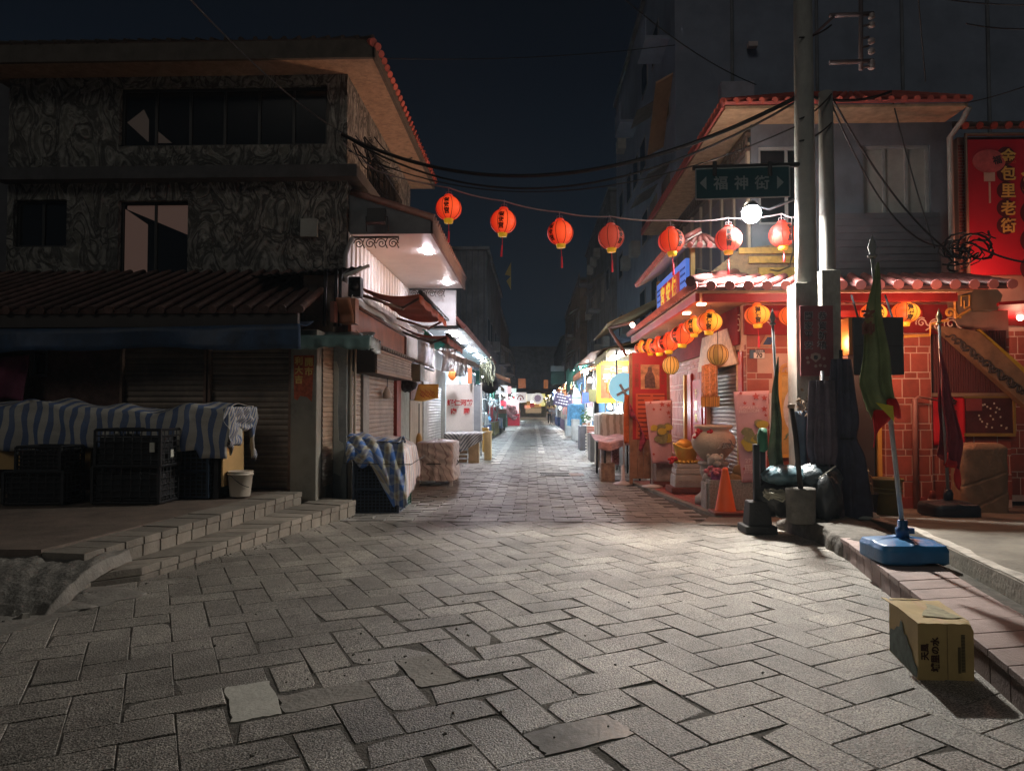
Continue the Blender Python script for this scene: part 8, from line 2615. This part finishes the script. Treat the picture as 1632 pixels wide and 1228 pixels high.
mb = MB(); mb.grid(lambda u, v: c + V((.05 + .2 * (u - .2) * (.4 + .6 * sin(v * 2.6)), -.03 - .03 * sin(u * 7 + v * 3), 1.85 - 1.0 * v)), 12, 18); build('cloth', mb, mat('banner_orange', (.65, .16, .05), .7, var=.6, scale=3), fb, solid=.008)
sh_ = thing('shelf_rack', 'white wire rack with red and white striped shelves on the right', 'rack', gr(950, 720))
c = gr(950, 728); mb = MB()
for k in range(4): mb.bx(c.x - .3, c.x + .45, c.y, c.y + .7, .75 + k * .07, .78 + k * .07)
build('shelf', mb, mat('shelf_cream', (.6, .55, .45), .6), sh_)
mb = MB()
for k in range(3): mb.bx(c.x - .28, c.x + .43, c.y - .01, c.y + .69, .782 + k * .07, .818 + k * .07)
build('red_tray', mb, mat('tray_red', (.4, .06, .06), .6), sh_)
mb = MB()
for x_ in (c.x - .28, c.x + .43):
    mb.tube([(x_, c.y + .05, 0), (x_, c.y + .05, 1.2)], .014, 5)
mb.tube([(c.x - .28, c.y + .05, 1.15), (c.x + .43, c.y + .05, 1.22)], .014, 5)
for k in range(7): mb.ob((c.x - .3, c.y + .3, .1 + k * .1), (.06, .6, .05))
build('wire_frame', mb, M_WHITE, sh_)
for i, (px, py0, py1, Y_, w_, col, l_) in enumerate(((948, 690, 736, 19.2, 14, (.17, .17, .17), 'grey covered box by the wire rack'), (931, 678, 718, 23, 14, (.12, .13, .16), 'dark box stack beyond the wire rack'), (918, 668, 702, 29, 12, (.4, .42, .4), 'pale grey panel leaning at the temple-side stalls'), (906, 668, 695, 36, 10, (.45, .47, .46), 'white leaning board farther along the temple-side row'), (957, 700, 745, 17.5, 10, (.4, .38, .3), 'draped cream bundle beside the beige striped cover'))):
    px_box('storage_box', l_, 'box', px, py0, py1, Y_, w_, .8, mat('sbox%d' % i, col, .6, var=.3, scale=3, dirt=.3), None, .02)
# signs over the temple-side row
dsn = thing('hanging_sign', 'dark violet hanging sign with lines of white writing tilted over the temple-side row', 'sign', at(897, 637, 40))
a, b, c, d = at(881, 644, 40), at(910, 650, 40), at(913, 630, 40), at(886, 624, 40)
mb = MB(); mb.prism([a, b, c, d], (0, .06, 0)); build('panel', mb, mat('sign_violet', (.08, .06, .12), .5, emis=(.3, .25, .5), es=.08), dsn)
rx_ = (b - a).normalized(); uz_ = (d - a).normalized()
mb = MB(); r = random.Random(5)
for k in range(4):
    for j in range(6):
        if r.random() < .15: continue
        o = a + rx_ * (.12 + j * .14) + uz_ * (.12 + k * .16) + V((0, -.02, 0)); mb.prism([o, o + rx_ * .1, o + rx_ * .1 + uz_ * .06, o + uz_ * .06], (0, -.01, 0))
build('text_lines', mb, emit('text_pale', (.7, .7, .85), .4), dsn)
gs_ = thing('shop_sign', 'dark green upright shop sign with a pale header above the temple-side row', 'sign', at(888, 597, 46))
p, q = at(878, 612, 46), at(899, 583, 46); mb = MB(); mb.bx(p.x, q.x, 46, 46.2, p.z, q.z - .35); build('panel', mb, mat('sign_deepgreen', (.02, .09, .07), .5), gs_)
mb = MB(); mb.bx(p.x, q.x, 46, 46.2, q.z - .345, q.z); build('header', mb, mat('sign_header', (.28, .36, .4), .5), gs_)
bts = thing('bottle_sign', 'green and red bottle-shaped light sign over a blue tarp', 'sign', at(919, 640, 32))
c = at(919, 648, 32); mb = MB(); mb.lathe(c, [(.2, 0), (.2, .2), (.2, .35)], 14); build('red_band', mb, emit('band_red', (1, .3, .25), .5), bts)
mb = MB(); mb.lathe(c, [(.2, .352), (.2, .5), (.08, .8), (.08, 1.0)], 14); build('green_neck', mb, emit('neck_green', (.3, .8, .4), .45), bts)
mb = MB(); mb.bx(c.x - .02, c.x + .02, 32.2, 32.3, 0, c.z); build('post', mb, M_GREYP, bts)
bm = MB(); c = at(921, 662, 30); boxbag(bm, V((c.x, 30.4, .8)), .8, 1.2, .95, .06, 40, 12, 6); build('blue_cover', bm, mat('cover_blue', (.08, .28, .48), .6, var=.5, scale=7), None, 'bright blue cover over a tall pile on the temple-side row', 'cover')
bw = thing('blue_sign', 'small blue sign with white strokes beside the yellow food sign', 'sign', at(935, 633, 26)); p, q = at(928, 642, 26), at(941, 625, 26)
mb = MB(); mb.bx(p.x, q.x, 26, 26.05, p.z, q.z); build('panel', mb, mat('sign_blue', (.03, .07, .3), .5, emis=(.1, .2, .9), es=.15), bw)
os_ = px_box('olive_board', 'olive notice board left of the yellow food sign', 'board', 944, 620, 640, 23.5, 12, .05, mat('olive_board', (.22, .22, .1), .6, var=.3))
pt = thing('potted_plant', 'potted green plant standing on a counter of the temple-side row', 'plant', at(935, 668, 24))
c = at(934, 666, 24); c.z = .83; mb = MB(); mb.lathe(c, [(.1, 0), (.14, .22), (.13, .23), (0, .2)], 14); build('pot', mb, mat('pot_brown', (.25, .13, .08), .6), pt)
mb = MB(); r = random.Random(8)
for k in range(90):
    o = c + V((r.gauss(0, .1), r.gauss(0, .1), .42 + r.gauss(0, .12))); s = r.uniform(.03, .07); e1 = V((r.gauss(0, 1), r.gauss(0, 1), r.gauss(0, 1))).normalized(); e2 = e1.cross(V((.2, 1, .3))).normalized()
    mb.add([o - e1 * s, o + e2 * s * .4, o + e1 * s, o - e2 * s * .4], [(0, 1, 2, 3)], t=r.random())
build('foliage', mb, tint(mat('leaf_green', (.05, .13, .03), .6), .5), pt)
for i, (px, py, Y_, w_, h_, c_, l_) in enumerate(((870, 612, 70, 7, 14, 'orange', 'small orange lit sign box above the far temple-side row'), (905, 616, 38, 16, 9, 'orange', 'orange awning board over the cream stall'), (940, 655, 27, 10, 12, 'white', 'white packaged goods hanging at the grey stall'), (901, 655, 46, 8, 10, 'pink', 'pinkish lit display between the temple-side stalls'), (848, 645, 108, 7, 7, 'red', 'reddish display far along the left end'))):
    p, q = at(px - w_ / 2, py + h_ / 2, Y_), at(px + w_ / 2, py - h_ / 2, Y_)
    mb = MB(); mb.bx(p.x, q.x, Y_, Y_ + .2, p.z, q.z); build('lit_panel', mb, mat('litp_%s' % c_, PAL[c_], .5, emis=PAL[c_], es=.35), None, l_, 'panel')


# ---------------------------------------------------------------- people
def skin(name, parent, pts, edges, rad, m, sub=1, root=0):
    og = ORG[parent.name]
    me = bpy.data.meshes.new(name); me.from_pydata([tuple(V(p)) for p in pts], edges, []); me.materials.append(m)
    o = bpy.data.objects.new(name, me); COL.objects.link(o); o.parent = parent; ORG[o.name] = og
    md = o.modifiers.new('skin', 'SKIN'); md.use_smooth_shade = True
    if not me.skin_vertices: return o
    for i, s in enumerate(me.skin_vertices[0].data):
        s.radius = (rad[i], rad[i]) if not isinstance(rad[i], tuple) else rad[i]; s.use_root = i == root
    o.modifiers.new('sub', 'SUBSURF').render_levels = sub
    return o


def person(label, c, rz, shirt, trousers, stride=.16, carry=None):
    t = thing('person', label, 'person', c, None)
    pts = [(0, 0, .95), (0, 0, 1.15), (0, .01, 1.38), (0, .01, 1.48), (0, 0, 1.56), (0, -.01, 1.68),
           (.19, .01, 1.40), (.25, .03, 1.12), (.24, -.06, .88), (.24, -.08, .79), (-.19, .01, 1.40), (-.25, .02, 1.12), (-.24, -.05, .88), (-.24, -.07, .79),
           (.1, 0, .9), (.11, -stride * .5, .5), (.11, -stride * .2, .09), (.11, -stride * .2 - .12, .05), (-.1, 0, .9), (-.11, stride * .2, .5), (-.11, stride, .1), (-.11, stride - .12, .05)]
    ed = [(0, 1), (1, 2), (2, 3), (3, 4), (4, 5), (2, 6), (6, 7), (7, 8), (8, 9), (2, 10), (10, 11), (11, 12), (12, 13), (0, 14), (14, 15), (15, 16), (16, 17), (0, 18), (18, 19), (19, 20), (20, 21)]
    rad = [(.15, .11), (.14, .1), (.16, .1), .055, .085, .09, .06, .045, .035, .03, .06, .045, .035, .03, .085, .06, .04, .035, .085, .06, .04, .035]
    skin('body', t, pts, ed, rad, mat('skin_tone', (.45, .28, .2), .6))
    k = [0, 1, 2, 6, 7, 10, 11]
    skin('shirt', t, [pts[i] for i in (0, 1, 2, 6, 7, 10, 11)], [(0, 1), (1, 2), (2, 3), (3, 4), (2, 5), (5, 6)], [(.17, .13), (.16, .12), (.18, .12), .075, .06, .075, .06], shirt)
    skin('trousers', t, [(0, 0, .97)] + [pts[i] for i in (14, 15, 16, 18, 19, 20)], [(0, 1), (1, 2), (2, 3), (0, 4), (4, 5), (5, 6)], [(.165, .125), .1, .075, .06, .1, .075, .06], trousers)
    mb = MB(); og = V(c); mb.ball(og + V((0, .015, 1.68)), .1, .11, .115, 14, 10); build('hair', mb, mat('hair_black', (.015, .012, .012), .5), t)
    mb = MB()
    for s in (-1, 1):
        mb.ball(og + V((s * .035, -.088, 1.655)), .012, .01, .01, 8, 6); mb.ball(og + V((s * .09, 0, 1.645)), .015, .02, .03, 8, 6)
    mb.ball(og + V((0, -.1, 1.63)), .014, .02, .022, 8, 6); build('face', mb, mat('skin_tone2', (.42, .25, .18), .6), t)
    if carry:
        mb = MB(); mb.ob(og + V((0, .14, 1.25)), (.2, .02, .22)); build('back_print', mb, mat('print_whiteback', (.6, .6, .6), .6), t)
    t.rotation_euler = (0, 0, rz)
    return t


person('person in dark clothes with a white print on the back walking down the street', gr(876, 675.5), pi + .1, mat('shirt_black', (.03, .03, .04), .8), mat('trousers_black', (.025, .025, .03), .8), carry=True)
person('person in a pale top and grey trousers walking close beside the dark-clad one', gr(883, 676), pi - .2, mat('shirt_pale', (.4, .36, .36), .8), mat('trousers_grey', (.2, .18, .17), .8), .1)

# ---------------------------------------------------------------- wires
W = []
def wire(label, pts, r_=.012, name='cable'):
    mb = MB(); mb.tube(pts, r_, 5); build(name, mb, M_WIRE, None, label, 'cable', 'overhead cables')


wire('thick black cable bundle sagging from the stucco corner to the poles', sag(at(545, 214, 12.9), at(1276, 152, 9.9), .95, 26), .032)
wire('second cable sagging just under the thick bundle', sag(at(548, 216, 12.9), at(1276, 158, 9.9), 1.12, 26), .018)
wire('thin cable crossing above the lanterns to the sign arm', sag(at(556, 240, 12.9), at(1272, 200, 9.9), .85, 22), .011)
wire('thin diagonal cable at the upper left coming down to the stucco corner', sag(at(285, -20, 7.5), at(548, 213, 12.9), .15, 12), .011)
wire('thin cable slanting down across the tall dark block', sag(at(985, -10, 15), at(1205, 135, 19), .2, 10), .014)
wire('faint level cable high across the gap between the buildings', sag(at(560, 92, 19.5), at(1076, 72, 22), .2, 12), .014)
wire('cable dropping from the service pole to the coil under the billboard', sag(at(1323, 150, 10.12), at(1510, 398, 11.5), .25, 16), .016)
wire('second cable drooping beside the first toward the coil', sag(at(1325, 165, 10.12), at(1500, 392, 11.5), .5, 16), .013)
wire('cable hanging from the upper eave down to the coil', sag(at(1420, 150, 11.6), at(1490, 396, 11.6), .1, 14), .012)
wire('cable running off to the right from the coil', sag(at(1545, 385, 11.5), at(1660, 420, 10.5), .08, 10), .016)
wire('thin cable from the downpipe rising to the right edge', sag(at(1535, 165, 11.6), at(1660, 128, 10), .03, 8), .009)
wire('upper thin cable at the top right corner', sag(at(1500, -2, 9.5), at(1660, 8, 8.5), .03, 8), .009)
wire('lower thin cable at the top right corner', sag(at(1540, 38, 9.5), at(1660, 46, 8.5), .03, 8), .009)
wire('long thin cable from the top edge down to the upper eave', [at(1462, -20, 10.5), at(1475, 130, 11.4)], .009)
wire('thick cable from the pole top leading to the upper right', sag(at(1276, 150, 9.9), at(1420, 146, 11.4), .12, 12), .022)
for k, (py0, py1) in enumerate(((190, 150), (225, 196), (60, 40))):
    wire(('loop of cable wrapped over the concrete pole at mid height', 'lower loop of cable wrapped over the concrete pole', 'loop of cable near the pole top')[k], sag(at(1274, py0, 9.75), at(1325, py1, 10.0), .05, 8), .012)
cw = MB(); r = random.Random(21); c = at(566, 232, 12.85)
for k in range(12):
    o = c + V((r.uniform(-.12, .5), r.uniform(-.1, .2), r.uniform(-.1, .15)))
    cw.tube(sag(o, o + V((r.uniform(.2, .7), r.uniform(0, .4), r.uniform(-.9, -.1))), r.uniform(.05, .25), 8), r.uniform(.008, .014), 5)
build('cable_tangle', cw, M_WIRE, None, 'tangle of cables hanging at the corner of the stucco building', 'cables')
wc = MB(); wc.tube([at(1262, 345, 9.0), at(1264, 400, 9.0), at(1258, 425, 9.0), at(1240, 432, 9.0), at(1228, 430, 9.05)], .01, 5); build('hanging_cable', wc, mat('cable_pale', (.4, .38, .36), .5), None, 'pale cable curling beside the rightmost red lantern', 'cable', 'overhead cables')

# ---------------------------------------------------------------- lamps at visible sources, plus lights added for effect
lamp('flood_beam', 'AREA', LP + aim * .2, 560, (1, .96, .88), .2, aim, spread=165)
lamp('flood_spill', 'POINT', LP + V((-.3, .3, .5)), 52, (1, .88, .7), .12)
for i, (x_, y_, p_) in enumerate(((2.0, 10.85, 26), (2.0, 12.2, 30), (2.0, 13.6, 30), (2.0, 15.2, 24))):
    lamp('lantern_glow', 'POINT', (x_, y_, 2.6), p_, (1, .5, .28), .16)
q = at(1008, 518, 16.0)
lamp('added_wall_spot', 'SPOT', q + V((-.1, -.02, .05)), 900, (1, .55, .34), .1, V((-3.3, 16.2, 7.0)) - q, angle=78, blend=.7)  # orange spot added near the bracket bulb to wash the opposite upper wall
for x_, p_ in ((at(1225, 502, 10.2).x, 20), (at(1335, 502, 10.2).x, 34), (at(1450, 502, 10.2).x, 64)):
    lamp('lantern_glow', 'POINT', (x_, 10.15, 2.5), p_, (1, .46, .27), .15)
lamp('billboard_light', 'POINT', (at(1590, 470, 12.2).x, 12.1, za(1590, 440, 12.1)), 30, (1, .35, .2), .15)
lamp('awning_light', 'POINT', at(1626, 520, 11.5), 14, (1, .55, .35), .08)

# thin haze added to suggest the glare and veil around the lamps
mb = MB(); mb.bx(-165, 165, -65, 235, -1.2, 24)
hm = bpy.data.materials.new('haze_air'); hm.use_nodes = True
hn = hm.node_tree.nodes; hn.remove(hn['Principled BSDF'])
hv = hn.new('ShaderNodeVolumePrincipled'); hv.inputs['Density'].default_value = .0011; hv.inputs['Color'].default_value = (.75, .9, 1, 1)
hm.node_tree.links.new(hv.outputs[0], hn['Material Output'].inputs['Volume'])
build('haze', mb, hm, kind='stuff')
